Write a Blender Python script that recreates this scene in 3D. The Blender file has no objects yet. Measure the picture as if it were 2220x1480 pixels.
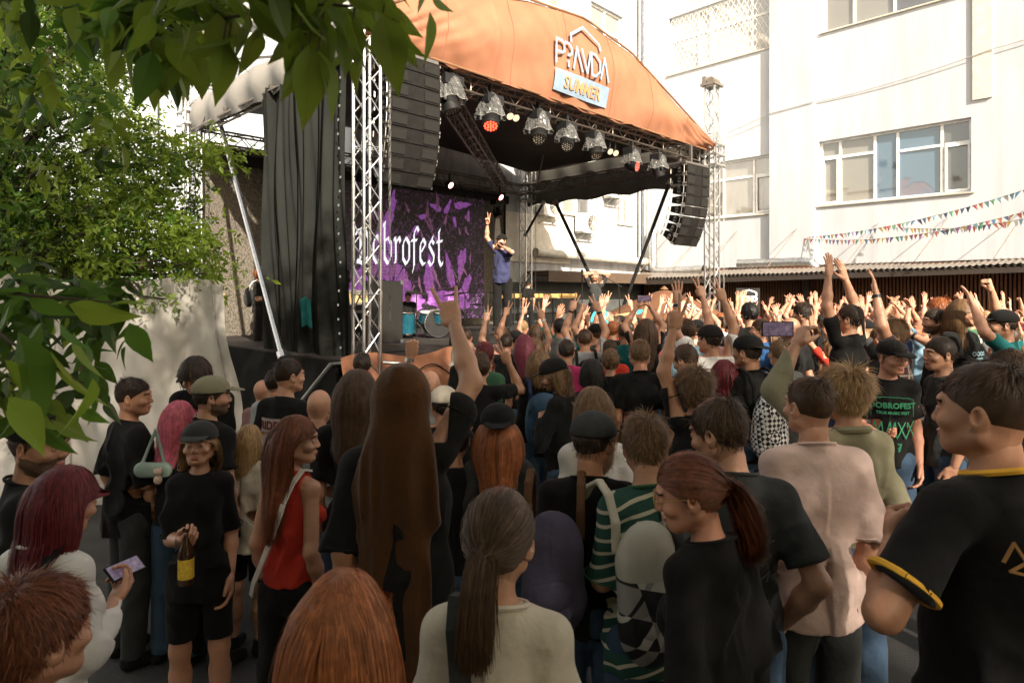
import bpy, math, random
import numpy as np
from mathutils import Vector, Matrix
# ---------------------------------------------------------------- camera, world, sun, exposure
R = math.radians
random.seed(7); rng = np.random.default_rng(7)
S = bpy.context.scene
S.render.resolution_x, S.render.resolution_y = 1024, 682
CH, HOR, FP = 2.15, 638.0, 1400.0          # camera height, horizon row and focal length in photo pixels
cam_d = bpy.data.cameras.new('camera'); cam = bpy.data.objects.new('camera', cam_d)
S.collection.objects.link(cam); S.camera = cam
cam.location = (0, 0, CH); cam.rotation_euler = (R(90), 0, 0)
cam_d.sensor_width = 36; cam_d.lens = FP/2220*36; cam_d.shift_y = -(740-HOR)/2220
cam_d.clip_start = .05; cam_d.clip_end = 3000
cam_d.dof.use_dof = True; cam_d.dof.focus_distance = 7.0; cam_d.dof.aperture_fstop = 7
SUN_AZ, SUN_EL = R(156), R(30)             # azimuth of the sun (clockwise from +Y), elevation
sdir = Vector((math.sin(SUN_AZ)*math.cos(SUN_EL), math.cos(SUN_AZ)*math.cos(SUN_EL), math.sin(SUN_EL)))
W = bpy.data.worlds.new('World'); S.world = W; W.use_nodes = True
wn = W.node_tree.nodes; wl = W.node_tree.links
bg = wn['Background']; sk = wn.new('ShaderNodeTexSky'); sk.sky_type = 'NISHITA'
sk.sun_disc = False; sk.sun_elevation = SUN_EL; sk.sun_rotation = SUN_AZ
sk.dust_density = 3.0; sk.air_density = 1.2
hs = wn.new('ShaderNodeHueSaturation'); hs.inputs['Saturation'].default_value = .55
tn = wn.new('ShaderNodeMix'); tn.data_type = 'RGBA'; tn.blend_type = 'MULTIPLY'; tn.inputs[0].default_value = 1
tn.inputs[7].default_value = (1.0, .88, .72, 1)
wl.new(sk.outputs[0], hs.inputs['Color']); wl.new(hs.outputs[0], tn.inputs[6]); wl.new(tn.outputs[2], bg.inputs[0])
bg.inputs[1].default_value = .125
ld = bpy.data.lights.new('sun', 'SUN'); lo = bpy.data.objects.new('sun', ld); S.collection.objects.link(lo)
ld.energy = 4.6; ld.angle = R(.8); ld.color = (1, .90, .77)
lo.rotation_euler = sdir.to_track_quat('Z', 'Y').to_euler()
S.view_settings.view_transform = 'Standard'; S.view_settings.look = 'None'
S.view_settings.gamma = 1; S.view_settings.exposure = 1.42
S.render.engine = 'CYCLES'
S.cycles.max_bounces = 6; S.cycles.diffuse_bounces = 3; S.cycles.transparent_max_bounces = 12

# ---------------------------------------------------------------- helpers
COL = S.collection
def at(x, y, Y): return Vector(((x-1110)/FP*Y, Y, CH+Y*(HOR-y)/FP))
def hit(O, ang, px, py):                   # where the sight line meets the upright plane through O along ang
    c, s = math.cos(ang), math.sin(ang); r = (px-1110)/FP
    t = (O[1]*r-O[0])/(c-s*r); Y = O[1]+s*t
    return t, CH+Y*(HOR-py)/FP
def link(o, parent=None):
    COL.objects.link(o)
    if parent is not None: o.parent = parent
    return o
def thing(name, label, cat, loc=(0,0,0), rz=0., group=None):
    o = link(bpy.data.objects.new(name, None)); o.location = loc; o.rotation_euler = (0,0,rz)
    o.empty_display_size = .2
    o['label'] = label; o['category'] = cat
    if group: o['group'] = group
    return o
def tag(o, label=None, cat=None, group=None, kind=None):
    if label: o['label'] = label
    if cat: o['category'] = cat
    if group: o['group'] = group
    if kind: o['kind'] = kind
    return o
def npmesh(name, V, Fq, mats, midx=None, smooth=True):
    me = bpy.data.meshes.new(name); V = np.asarray(V, np.float32); Fq = np.asarray(Fq, np.int32)
    n, k = Fq.shape
    me.vertices.add(len(V)); me.vertices.foreach_set('co', V.ravel())
    me.loops.add(n*k); me.loops.foreach_set('vertex_index', Fq.ravel())
    me.polygons.add(n); me.polygons.foreach_set('loop_start', np.arange(0, n*k, k, dtype=np.int32))
    try: me.polygons.foreach_set('loop_total', np.full(n, k, np.int32))
    except Exception: pass
    if midx is not None: me.polygons.foreach_set('material_index', np.asarray(midx, np.int32))
    me.polygons.foreach_set('use_smooth', np.full(n, smooth))
    for m in (mats if isinstance(mats, (list, tuple)) else [mats]): me.materials.append(m)
    me.update(calc_edges=True); me.validate()
    return me
class MB:                                  # collects simple shapes, built as ONE mesh
    def __init__(s): s.v = []; s.f = []; s.m = []; s.cm = 0
    def add(s, vs, fs):
        b = len(s.v); s.v += [tuple(v) for v in vs]; s.f += [tuple(b+i for i in f) for f in fs]; s.m += [s.cm]*len(fs); return s
    def box(s, a, b):
        x0,y0,z0 = a; x1,y1,z1 = b
        return s.add([(x0,y0,z0),(x1,y0,z0),(x1,y1,z0),(x0,y1,z0),(x0,y0,z1),(x1,y0,z1),(x1,y1,z1),(x0,y1,z1)],
            [(0,3,2,1),(4,5,6,7),(0,1,5,4),(1,2,6,5),(2,3,7,6),(3,0,4,7)])
    def obox(s, c, ax, hs_):               # oriented box: centre, 3 axes, half sizes
        c = Vector(c); A = [Vector(a).normalized()*h for a, h in zip(ax, hs_)]; vs = []
        for k in (-1,1):
            for i, j in ((-1,-1),(1,-1),(1,1),(-1,1)): vs.append(c+A[0]*i+A[1]*j+A[2]*k)
        return s.add(vs, [(0,3,2,1),(4,5,6,7),(0,1,5,4),(1,2,6,5),(2,3,7,6),(3,0,4,7)])
    def tube(s, pts, r, n=8, cap=True):
        pts = [Vector(p) for p in pts]; rs = r if isinstance(r, (list, tuple)) else [r]*len(pts)
        vs = []; fs = []; up = None
        for i, p in enumerate(pts):
            d = (pts[min(i+1, len(pts)-1)]-pts[max(i-1, 0)]).normalized()
            if up is None: up = Vector((0,0,1)) if abs(d.z) < .9 else Vector((1,0,0))
            a = d.cross(up).normalized(); b = a.cross(d).normalized(); up = b
            for k in range(n):
                t = 2*math.pi*k/n; vs.append(p+a*math.cos(t)*rs[i]+b*math.sin(t)*rs[i])
        for i in range(len(pts)-1):
            for k in range(n):
                fs.append((i*n+k, i*n+(k+1)%n, (i+1)*n+(k+1)%n, (i+1)*n+k))
        if cap: fs.append(tuple(range(n-1,-1,-1))); fs.append(tuple((len(pts)-1)*n+k for k in range(n)))
        return s.add(vs, fs)
    def lathe(s, prof, c=(0,0,0), n=24, ax=None):   # prof: [(r,z)...] about z through c (or along ax)
        c = Vector(c); q = Vector((0,0,1)).rotation_difference(Vector(ax)).to_matrix() if ax is not None else Matrix.Identity(3)
        vs = [c+q@Vector((r*math.cos(2*math.pi*k/n), r*math.sin(2*math.pi*k/n), z)) for r, z in prof for k in range(n)]
        fs = [(i*n+k, i*n+(k+1)%n, (i+1)*n+(k+1)%n, (i+1)*n+k) for i in range(len(prof)-1) for k in range(n)]
        return s.add(vs, fs)
    def grid(s, fn, nu, nv):
        vs = [fn(i/nu, j/nv) for j in range(nv+1) for i in range(nu+1)]
        return s.add(vs, [(j*(nu+1)+i, j*(nu+1)+i+1, (j+1)*(nu+1)+i+1, (j+1)*(nu+1)+i) for j in range(nv) for i in range(nu)])
    def prism(s, pts, d):                  # flat outline (3D points) pushed along d
        n = len(pts); d = Vector(d); vs = [Vector(p) for p in pts]+[Vector(p)+d for p in pts]
        return s.add(vs, [tuple(range(n-1,-1,-1)), tuple(range(n, 2*n))]+[(i,(i+1)%n,n+(i+1)%n,n+i) for i in range(n)])
    def build(s, name, mat, parent=None, smooth=False):
        me = bpy.data.meshes.new(name); me.from_pydata(s.v, [], s.f)
        for m in (mat if isinstance(mat, (list, tuple)) else [mat]): me.materials.append(m)
        me.polygons.foreach_set('material_index', s.m)
        if smooth: me.polygons.foreach_set('use_smooth', [True]*len(me.polygons))
        me.update()
        if smooth:
            try: me.set_sharp_from_angle(angle=R(40))
            except Exception: pass
        return link(bpy.data.objects.new(name, me), parent)
MATS = {}
def pm(name, col, rough=.7, metal=0., var=.12, scale=6., bump=0., bscale=30., stretch=(1,1,1), coat=0., trans=0., spec=.4, emit=None, es=1., sheen=0., alpha=None, tl=0.):
    if name in MATS: return MATS[name]
    m = bpy.data.materials.new(name); m.use_nodes = True; N = m.node_tree.nodes; L = m.node_tree.links
    b = N['Principled BSDF']; b.inputs['Roughness'].default_value = rough; b.inputs['Metallic'].default_value = metal
    b.inputs['Specular IOR Level'].default_value = spec
    tc = N.new('ShaderNodeTexCoord'); mp = N.new('ShaderNodeMapping'); mp.inputs['Scale'].default_value = stretch
    L.new(tc.outputs['Object'], mp.inputs[0])
    n1 = N.new('ShaderNodeTexNoise'); n1.inputs['Scale'].default_value = scale; n1.inputs['Detail'].default_value = 6
    L.new(mp.outputs[0], n1.inputs['Vector'])
    cr = N.new('ShaderNodeMix'); cr.data_type = 'RGBA'
    a = [max(0, c*(1-var)) for c in col[:3]]; d = [min(1, c*(1+var)) for c in col[:3]]
    cr.inputs[6].default_value = (*a, 1); cr.inputs[7].default_value = (*d, 1)
    mr = N.new('ShaderNodeMapRange'); mr.inputs[1].default_value = .3; mr.inputs[2].default_value = .7
    L.new(n1.outputs[0], mr.inputs[0]); L.new(mr.outputs[0], cr.inputs[0]); L.new(cr.outputs[2], b.inputs['Base Color'])
    m['out'] = 1
    if bump:
        n2 = N.new('ShaderNodeTexNoise'); n2.inputs['Scale'].default_value = bscale; n2.inputs['Detail'].default_value = 4
        L.new(mp.outputs[0], n2.inputs['Vector']); bp = N.new('ShaderNodeBump'); bp.inputs['Strength'].default_value = bump
        bp.inputs['Distance'].default_value = .02; L.new(n2.outputs[0], bp.inputs['Height']); L.new(bp.outputs[0], b.inputs['Normal'])
    if coat: b.inputs['Coat Weight'].default_value = coat
    if sheen: b.inputs['Sheen Weight'].default_value = sheen
    if trans: b.inputs['Transmission Weight'].default_value = trans
    if alpha is not None: b.inputs['Alpha'].default_value = alpha
    if emit: b.inputs['Emission Color'].default_value = (*emit, 1); b.inputs['Emission Strength'].default_value = es
    if tl:
        tr = N.new('ShaderNodeBsdfTranslucent'); L.new(cr.outputs[2], tr.inputs[0]); mx = N.new('ShaderNodeMixShader'); mx.inputs[0].default_value = tl
        L.new(b.outputs[0], mx.inputs[1]); L.new(tr.outputs[0], mx.inputs[2]); L.new(mx.outputs[0], N['Material Output'].inputs[0])
    MATS[name] = m; return m
alu = pm('aluminium', (.55,.55,.55), .32, 1, .15, 20)
blackm = pm('black_metal', (.018,.018,.018), .45, .3)
blackp = pm('black_paint', (.012,.0115,.011), .6, 0, .3, 9, .1, spec=.2)
whitep = pm('white_plastic', (.78,.77,.74), .45, 0, .05)
galv = pm('galvanised_steel', (.50,.50,.49), .38, 1, .25, 12)
# ---------------------------------------------------------------- setting and buildings
A45 = R(45.8)
def ground_mat():
    m = pm('asphalt', (.05,.047,.044), .85, 0, .3, 2.6, .5, 90)
    N = m.node_tree.nodes; L = m.node_tree.links; b = N['Principled BSDF']
    v = N.new('ShaderNodeTexVoronoi'); v.inputs['Scale'].default_value = 60; tc = N['Texture Coordinate']; L.new(tc.outputs['Object'], v.inputs['Vector'])
    mr = N.new('ShaderNodeMapRange'); mr.inputs[1].default_value = 0; mr.inputs[2].default_value = .25; mr.inputs[3].default_value = 1.5; mr.inputs[4].default_value = .8
    L.new(v.outputs['Distance'], mr.inputs[0]); mx = N.new('ShaderNodeMix'); mx.data_type = 'RGBA'; mx.blend_type = 'MULTIPLY'; mx.inputs[0].default_value = .6
    src = b.inputs['Base Color'].links[0].from_socket; L.new(src, mx.inputs[6]); L.new(mr.outputs[0], mx.inputs[7]); L.new(mx.outputs[2], b.inputs['Base Color'])
    return m
g = MB(); g.grid(lambda u, v: (-400+800*u, -400+800*v, 0), 8, 8)
tag(g.build('ground', ground_mat()), kind='structure')

def plaster(name, col, stain=.12):
    m = pm(name, col, .85, 0, .05, .35, .12, 14)
    N = m.node_tree.nodes; L = m.node_tree.links; b = N['Principled BSDF']; tc = N['Texture Coordinate']
    mp = N.new('ShaderNodeMapping'); mp.inputs['Scale'].default_value = (1.4,1.4,.18); L.new(tc.outputs['Object'], mp.inputs[0])
    n = N.new('ShaderNodeTexNoise'); n.inputs['Scale'].default_value = 1.6; n.inputs['Detail'].default_value = 8; n.inputs['Roughness'].default_value = .7; L.new(mp.outputs[0], n.inputs['Vector'])
    mr = N.new('ShaderNodeMapRange'); mr.inputs[1].default_value = .45; mr.inputs[2].default_value = .75; mr.inputs[3].default_value = 1; mr.inputs[4].default_value = 1-stain*1.6; L.new(n.outputs[0], mr.inputs[0])
    mx = N.new('ShaderNodeMix'); mx.data_type = 'RGBA'; mx.blend_type = 'MULTIPLY'; mx.inputs[0].default_value = 1
    src = b.inputs['Base Color'].links[0].from_socket; L.new(src, mx.inputs[6]); L.new(mr.outputs[0], mx.inputs[7]); L.new(mx.outputs[2], b.inputs['Base Color'])
    return m
wallm = plaster('white_plaster', (.50,.515,.54)); wall2m = plaster('old_white_plaster', (.43,.44,.45), .4)
reveal = pm('reveal_plaster', (.6,.56,.48), .8); framem = pm('window_frame_plastic', (.82,.82,.80), .4)
def glassm(name, col):
    m = pm(name, col, .03, 0, .0, 1, spec=1.0); b = m.node_tree.nodes['Principled BSDF']; b.inputs['IOR'].default_value = 1.9; return m
glass = glassm('window_glass', (.10,.16,.22)); glassb = glassm('curtained_glass', (.24,.23,.20)); glassn = glassm('netted_glass', (.10,.10,.10))

def wall_holes(mb, t0, t1, z0, z1, holes, y=0., th=.3):
    ts = sorted({t0, t1, *[h[0] for h in holes], *[h[1] for h in holes]}); zs = sorted({z0, z1, *[h[2] for h in holes], *[h[3] for h in holes]})
    def inh(a, b): return any(h[0] < a < h[1] and h[2] < b < h[3] for h in holes)
    for i in range(len(ts)-1):
        for j in range(len(zs)-1):
            if not inh((ts[i]+ts[i+1])/2, (zs[j]+zs[j+1])/2):
                mb.add([(ts[i],y,zs[j]),(ts[i+1],y,zs[j]),(ts[i+1],y,zs[j+1]),(ts[i],y,zs[j+1])], [(0,1,2,3)])
    for h in holes:                        # reveals
        a, b, c, d = h
        mb.add([(a,y,c),(a,y+th,c),(a,y+th,d),(a,y,d),(b,y,c),(b,y+th,c),(b,y+th,d),(b,y,d)], [(0,1,2,3),(4,7,6,5),(0,4,5,1),(3,2,6,7)])
def window(parent, t0, t1, z0, z1, y, cols, transoms, panes=None, sashes=(), sill=True):
    """cols: mullion positions; transoms: per column height (or None); panes: glass material per column; sashes: (column) with an inner opened sash"""
    w = MB(); fw = .07; xs = [t0]+list(cols)+[t1]
    w.box((t0,y,z0),(t1,y+.08,z0+fw)); w.box((t0,y,z1-fw),(t1,y+.08,z1))
    for i, x in enumerate(xs):
        a = x if i == 0 else (x-fw if i == len(xs)-1 else x-fw/2); w.box((a,y,z0+fw),(a+fw,y+.08,z1-fw))
    for i, tr in enumerate(transoms):
        if tr: w.box((xs[i]+fw,y+.004,tr-.04),(xs[i+1]-fw/2,y+.076,tr+.04))
    for i in sashes:
        a, b = xs[i]+fw, xs[i+1]-fw/2; c, d = z0+fw, (transoms[i] or z1)-.04
        w.box((a+.004,y-.03,c),(a+.064,y+.02,d)); w.box((b-.064,y-.03,c),(b-.004,y+.02,d)); w.box((a+.064,y-.03,c),(b-.064,y+.02,c+.05)); w.box((a+.064,y-.03,d-.05),(b-.064,y+.02,d))
    wo = w.build('window', framem, parent)
    for i in range(len(xs)-1):
        p = MB(); a, b = xs[i]+.02, xs[i+1]-.02
        k = .012*math.sin(i*2.3)
        p.add([(a,y+.05,z0+.03),(b,y+.05+k,z0+.03),(b,y+.05+k+.01,z1-.03),(a,y+.05-.01,z1-.03)], [(0,1,2,3)])
        p.build('pane', (panes[i] if panes else glass), wo)
    if sill:
        q = MB(); q.box((t0-.08,y-.2,z0-.05),(t1+.08,y-.002,z0-.012)); q.build('sill', pm('sill_metal', (.5,.46,.38), .5), wo)
    return wo
C0 = (5.38, 26.0)
fb = thing('apartment_building', 'tall white plastered building with wide white framed windows above the slatted terrace', 'building', (*C0,0), -A45)
holes = [(6.72,10.86,5.05,7.15),(2.0,5.12,4.97,7.0),(6.83,11.9,10.7,13.2),(1.07,5.12,10.7,12.9),(13.2,17,5.05,7.15),(13.2,17,10.7,13.2)]
w = MB(); wall_holes(w, -.4, 5.13, 0, 15, [h for h in holes if h[1] < 5.13]); wall_holes(w, 5.13, 6.62, 0, 15, [], -.14)
w.add([(5.13,0,0),(5.13,-.14,0),(5.13,-.14,15),(5.13,0,15)], [(0,1,2,3)]); w.add([(6.62,-.14,0),(6.62,0,0),(6.62,0,15),(6.62,-.14,15)], [(0,1,2,3)])
wall_holes(w, 6.62, 22, 0, 15, [h for h in holes if h[0] > 6.62])
w.box((-.4,.31,0),(22,8,14.9)); w.build('wall', wallm, fb)
w = MB(); w.box((10.9,-.06,7.6),(11.35,-.003,15)); w.build('plaster_strip', reveal, fb)
w = MB(); w.box((-.6,-.35,15),(22.2,8,15.35)); w.build('roof', reveal, fb)
window(fb, 6.72,10.86,5.05,7.15,.14, [7.33,8.35,8.98,10.13], [6.62,6.58,None,6.5,6.5], [glassb,glassb,glass,glass,glassn], (0,4))
window(fb, 2.0,5.12,4.97,7.0,.14, [3.3,4.45], [6.35,6.35,6.35], [glassb,glassb,glassb], (2,))
window(fb, 6.83,11.9,10.7,13.2,.14, [7.75,8.9,10.2], [12.2,None,None,None], [glassb,glassb,glassn,glass])
wd = window(fb, 1.07,5.12,10.7,12.9,.14, [2.3,2.8,4.4], [12.0]*4, [glassm('washed_glass', (.5,.48,.45))]*4)
w = MB()
for k in range(-12, 26):                  # diamond grille
    for sg in (1,-1):
        p = []
        for zz in (10.75, 12.85):
            p.append((1.07+k*.2+sg*(zz-10.75)*.55+(0 if sg > 0 else 1.1), .06, zz))
        a, b = p; n_ = 10; seg = [tuple(a[i]+(b[i]-a[i])*q/n_ for i in range(3)) for q in range(n_+1)]; seg = [s_ for s_ in seg if 1.1 < s_[0] < 5.1]
        if len(seg) > 1: w.tube([seg[0], seg[-1]], .008, 4, False)
w.build('window_grille', whitep, wd)
window(fb, 13.2,17,5.05,7.15,.14,[14.4,15.6],[6.5]*3,[glassb]*3); window(fb, 13.2,17,10.7,13.2,.14,[14.4,15.6],[12.2]*3,[glassb]*3)
def cable(mb, a, b, sag, r=.012, n=12, extra=None):
    a, b = Vector(a), Vector(b)
    mb.tube([a.lerp(b, i/n)-Vector((0,0,sag*4*(i/n)*(1-i/n))) for i in range(n+1)], r, 5, False)
w = MB(); cable(w, (0,-.03,7.5), (5.13,-.17,8.35), .15); cable(w, (5.13,-.17,8.35), (6.62,-.17,8.45), .0); cable(w, (6.62,-.03,8.45), (11.3,-.09,8.9), .1); cable(w, (11.3,-.09,8.9), (16,-.03,9.6), .1)
w.build('wall_cable', pm('cable_grey', (.35,.33,.3)), fb)
# wing behind the stage
bb = thing('courtyard_wing', 'stained off-white building wing behind the stage with grilled windows and drainpipes', 'building', (*C0,0), A45)
holes = [(-5.9,-3.5,4.95,6.9),(-1.95,-1.0,4.85,6.5),(-6.7,-5.1,10.4,12.8),(-3.6,-1.6,10.4,12.8)]
w = MB(); wall_holes(w, -13.5, 0, 0, 15, holes); w.box((-13.5,.31,0),(2,7,14.9)); w.add([(-13.5,0,0),(-13.5,0,15),(-13.5,.31,15),(-13.5,.31,0)], [(0,1,2,3)]); w.build('wall', wall2m, bb)
w = MB(); w.box((-13.7,-.35,15),(2,7,15.3)); w.build('roof', reveal, bb)
window(bb, -5.9,-3.5,4.95,6.9,.12,[-5.1,-4.3],[6.3]*3,[glassn,glassb,glassn])
wg = window(bb, -1.95,-1.0,4.85,6.5,.12,[-1.47],[6.0]*2,[glassb]*2)
w = MB()
for i in range(5): w.tube([(-1.9+i*.21,.05,4.88),(-1.9+i*.21,.05,6.47)], .01, 4)
for i in range(6): w.tube([(-1.93,.06,5.0+i*.27),(-1.02,.06,5.0+i*.27)], .01, 4)
w.build('window_grille', pm('rusty_white', (.55,.47,.36), .6), wg)
window(bb, -6.7,-5.1,10.4,12.8,.12,[-5.9],[12.0]*2,[glassb]*2); window(bb, -3.6,-1.6,10.4,12.8,.12,[-2.6],[12.0]*2,[glassb]*2)
w = MB(); w.box((-8.6,-.09,3.2),(-4.9,-.003,4.75)); w.build('cladding_panel', pm('cladding_panel', (.62,.58,.50), .6), bb)
w = MB()
for s_ in (-.28,-.62): w.tube([(s_,-.12,3.1),(s_,-.12,14.8)], .06 if s_ < -.4 else .09, 10)
for z in (4.2,6.5,9,11.5):
    w.tube([(-.28,-.12,z),(-.28,-.12,z+.08)], .105, 10)
w.build('drainpipe', galv, bb, True)
w = MB(); w.tube([(-7.0,-.35,3.5),(-1.2,-.35,3.42),(-.5,-.35,3.42),(-.3,-.33,3.55),(-.28,-.3,3.9)], .15, 14); w.build('heating_pipe', pm('wrapped_pipe', (.50,.48,.42), .6, .3, .2, 5, .3, 10), bb, True)
w = MB(); w.box((-7.1,-1.0,2.75),(-.1,-.004,2.9)); w.box((-7.1,-1.0,2.55),(-.1,-.96,2.749)); w.build('awning', pm('brown_awning', (.09,.06,.04), .6), bb)
w = MB(); w.box((-13.4,-.06,.02),(-.02,-.005,2.54)); w.build('lower_cladding', pm('dark_grey_cladding', (.07,.075,.07), .6, 0, .2, 3), bb)
# low wing on the far left
lb = thing('rear_building', 'pale blue-white building with one tall window behind the left stage tower', 'building', (-8.1,16,0), A45)
w = MB(); wall_holes(w, -14, 8, 0, 9.3, [(-.55,.9,6.0,7.5),(-6,-4.6,6.0,7.5),(-.3,.9,2.3,3.8)]); w.box((-14,.31,0),(8,7,9.25)); w.build('wall', plaster('bluish_plaster', (.36,.385,.42)), lb)
w = MB(); w.box((-14.2,-.3,9.3),(8.2,7,9.55)); w.build('roof', reveal, lb)
window(lb, -.55,.9,6.0,7.5,.1,[.38],[None]*2,[glassm('pale_glass',(.35,.40,.42))]*2); window(lb, -6,-4.6,6.0,7.5,.1,[-5.3],[None]*2); window(lb, -.3,.9,2.3,3.8,.1,[.3],[None]*2)
w = MB(); cable(w, (-.62,-.04,9.2), (-.62,-.04,5.4), 0, .025); cable(w, (-.62,-.04,5.95), (3,-.04,5.6), .1, .025); w.build('wall_cable', blackm, lb)
# block behind the camera that closes the yard; reflected in the windows
rb = thing('opposite_building', 'beige building across the yard seen only in window reflections', 'building', (0,-17,0), 0)
w = MB(); w.box((-30,-8,0),(12,0,9.0)); w.build('wall', plaster('beige_plaster', (.52,.42,.30)), rb)
w = MB(); w.box((-30.3,-8,9.0),(12.3,.3,9.3)); w.build('roof', reveal, rb)
for i in range(12):
    for k in range(2):
        w = MB(); w.box((-28+i*3.3,.004,1.4+k*3.6),(-26.3+i*3.3,.05,3.3+k*3.6)); w.build('window', framem, rb)
# slatted terrace with its corrugated awning
tr = thing('slatted_terrace', 'terrace front of vertical brown timber slats below a corrugated awning', 'terrace', (*C0,0), -A45)
random.seed(3); slat = pm('brown_timber_slat', (.16,.072,.034), .6, 0, .35, 2, .2, 20, (8,8,1))
w = MB(); t = .3
while t < 18:
    w.box((t,-.55-random.random()*.01,.1),(t+.055,-.50,3.05)); t += .095
w.build('slat_wall', slat, tr)
w = MB(); w.box((.2,-.42,.0),(18,-.38,3.1)); w.build('back_panel', pm('dark_back_panel', (.03,.02,.015), .8), tr)
for t in (.9,6.6,12.5,17.5): w = MB(); w.box((t-.08,-.74,0),(t+.08,-.562,2.95)); w.build('post', pm('dark_brown_steel', (.05,.035,.025), .5), tr)
w = MB()
def corr(u, v):
    t = .2+18*u; y = -.02-1.5*v; return (t, y, 3.12-.12*v+.02*math.sin(t*42)+.015*math.sin(t*1.7)-.25*(1-u)*v)
w.grid(corr, 900, 1); w.grid(lambda u, v: (lambda p: (p[0], p[1], p[2]-.05))(corr(u, v)), 900, 1)
w.build('awning_roof', pm('grey_corrugated_sheet', (.16,.14,.12), .55, .2), tr)
w = MB(); w.add([(.2,-1.5,2.68),(18.2,-1.5,2.93),(18.2,-1.5,2.80),(.2,-1.5,2.5),(.2,-1.45,2.68),(18.2,-1.45,2.93),(18.2,-1.45,2.80),(.2,-1.45,2.5)], [(0,1,2,3),(7,6,5,4),(3,2,6,7),(0,4,5,1)])
w.build('fascia', pm('dark_fascia', (.045,.035,.028), .5), tr)
for t, zz in ((2.0,4.35),(3.4,4.4),(5.6,4.35),(8.0,4.35),(9.8,4.35),(11.6,4.45),(13.4,4.5),(.6,4.4)):
    w = MB(); w.tube([(t+.5,-.18 if 5.1 < t+.5 < 6.7 else -.03,zz),(t,-1.38,2.95+.012*t)], .012, 5); w.build('stay_cable', pm('stay_steel', (.25,.2,.16), .6, .5), tr)
sgn = thing('vip_sign', 'square black VIP board with white house outline above the far crowd', 'sign', (0,0,0), 0)
def strokes(mb, lines, r, fr, depth=.012):
    """polylines in 2-D drawn as flat strips on the frame fr(x, z, offset)"""
    for ln in lines:
        for a, b in zip(ln[:-1], ln[1:]):
            d = Vector((b[0]-a[0], b[1]-a[1])); l = d.length
            if l < 1e-6: continue
            d /= l; n = Vector((-d.y, d.x))*r; d = d*r*.8; a2 = Vector(a)-d; b2 = Vector(b)+d
            q = [a2+n, a2-n, b2-n, b2+n]; f = [fr(p.x, p.y, 0) for p in q]; g_ = [fr(p.x, p.y, depth) for p in q]
            mb.add(f+g_, [(4,5,6,7),(3,2,1,0),(0,1,5,4),(1,2,6,5),(2,3,7,6),(3,0,4,7)])
fonts = {}
def text(name, body, size, mat, parent, mtx, align='CENTER', bold=0., shear=0., spacing=1.):
    c = bpy.data.curves.new(name, 'FONT'); c.body = body; c.size = size; c.align_x = align; c.align_y = 'CENTER'; c.offset = bold; c.extrude = .002; c.shear = shear; c.space_character = spacing
    c.resolution_u = 3
    o = bpy.data.objects.new('tmp', c); COL.objects.link(o); bpy.context.view_layer.update()
    me = bpy.data.meshes.new_from_object(o.evaluated_get(bpy.context.evaluated_depsgraph_get())); bpy.data.objects.remove(o)
    me.materials.clear(); me.materials.append(mat); me.transform(mtx)
    return link(bpy.data.objects.new(name, me), parent)
STAND = Matrix.Rotation(R(90), 4, 'X')
p = at(1622, 655, 17.5); sgn.location = (p.x, p.y, 0)
w = MB(); w.box((-.32,0,1.65),(.32,.04,2.32)); w.tube([(0,.06,0),(0,.06,1.8)], .025, 6); w.build('board', blackp, sgn)
w = MB(); fr = lambda x, z, o: (x, -.002-o, z); strokes(w, [[(-.2,2.16),(-.2,2.2),(.02,2.27),(.22,2.2),(.22,2.12)]], .018, fr); w.build('house_outline', whitep, sgn); w = MB(); strokes(w, [[(-.2,1.78),(0,1.72),(.2,1.78)]], .018, fr); w.build('house_outline', whitep, sgn)
text('lettering', 'VIP', .36, whitep, sgn, Matrix.Translation((0,-.004,1.96)) @ STAND, bold=.012)
# silver ducts on the facade
def duct(name, label, pts, r, cap=True):
    o = thing(name, label, 'duct', (*C0,0), -A45, None); m = MB(); m.tube(pts, r, 18, False); m.build('pipe', galv, o, True)
    for i in range(len(pts)-1):
        a, b = Vector(pts[i]), Vector(pts[i+1]); n = max(1, int((b-a).length/.8))
        for k in range(n):
            q = a.lerp(b, k/n); d = (b-a).normalized()*.02; m = MB(); m.tube([q-d, q+d], r*1.07, 18, False); m.build('joint_band', galv, o, True)
    a, d = Vector(pts[0]), (Vector(pts[0])-Vector(pts[1])).normalized()
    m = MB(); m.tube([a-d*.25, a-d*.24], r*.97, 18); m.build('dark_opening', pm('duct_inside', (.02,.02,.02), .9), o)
    return o
duct('ventilation_duct', 'fat silver duct with open end and downward elbow above the slatted terrace', [(4.2,-.5,3.2),(4.5,-.48,3.2),(6.3,-.4,3.2),(6.6,-.38,3.16),(6.75,-.37,3.0),(6.8,-.37,2.8)], .17)
duct('ventilation_duct', 'shorter silver duct ending open right beside the right stage tower', [(3.0,-.75,3.03),(2.6,-.7,3.03),(.9,-.5,3.0),(.62,-.45,3.15),(.6,-.4,3.5),(.6,-.4,4.5),(.6,-.3,4.65)], .17)
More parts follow.
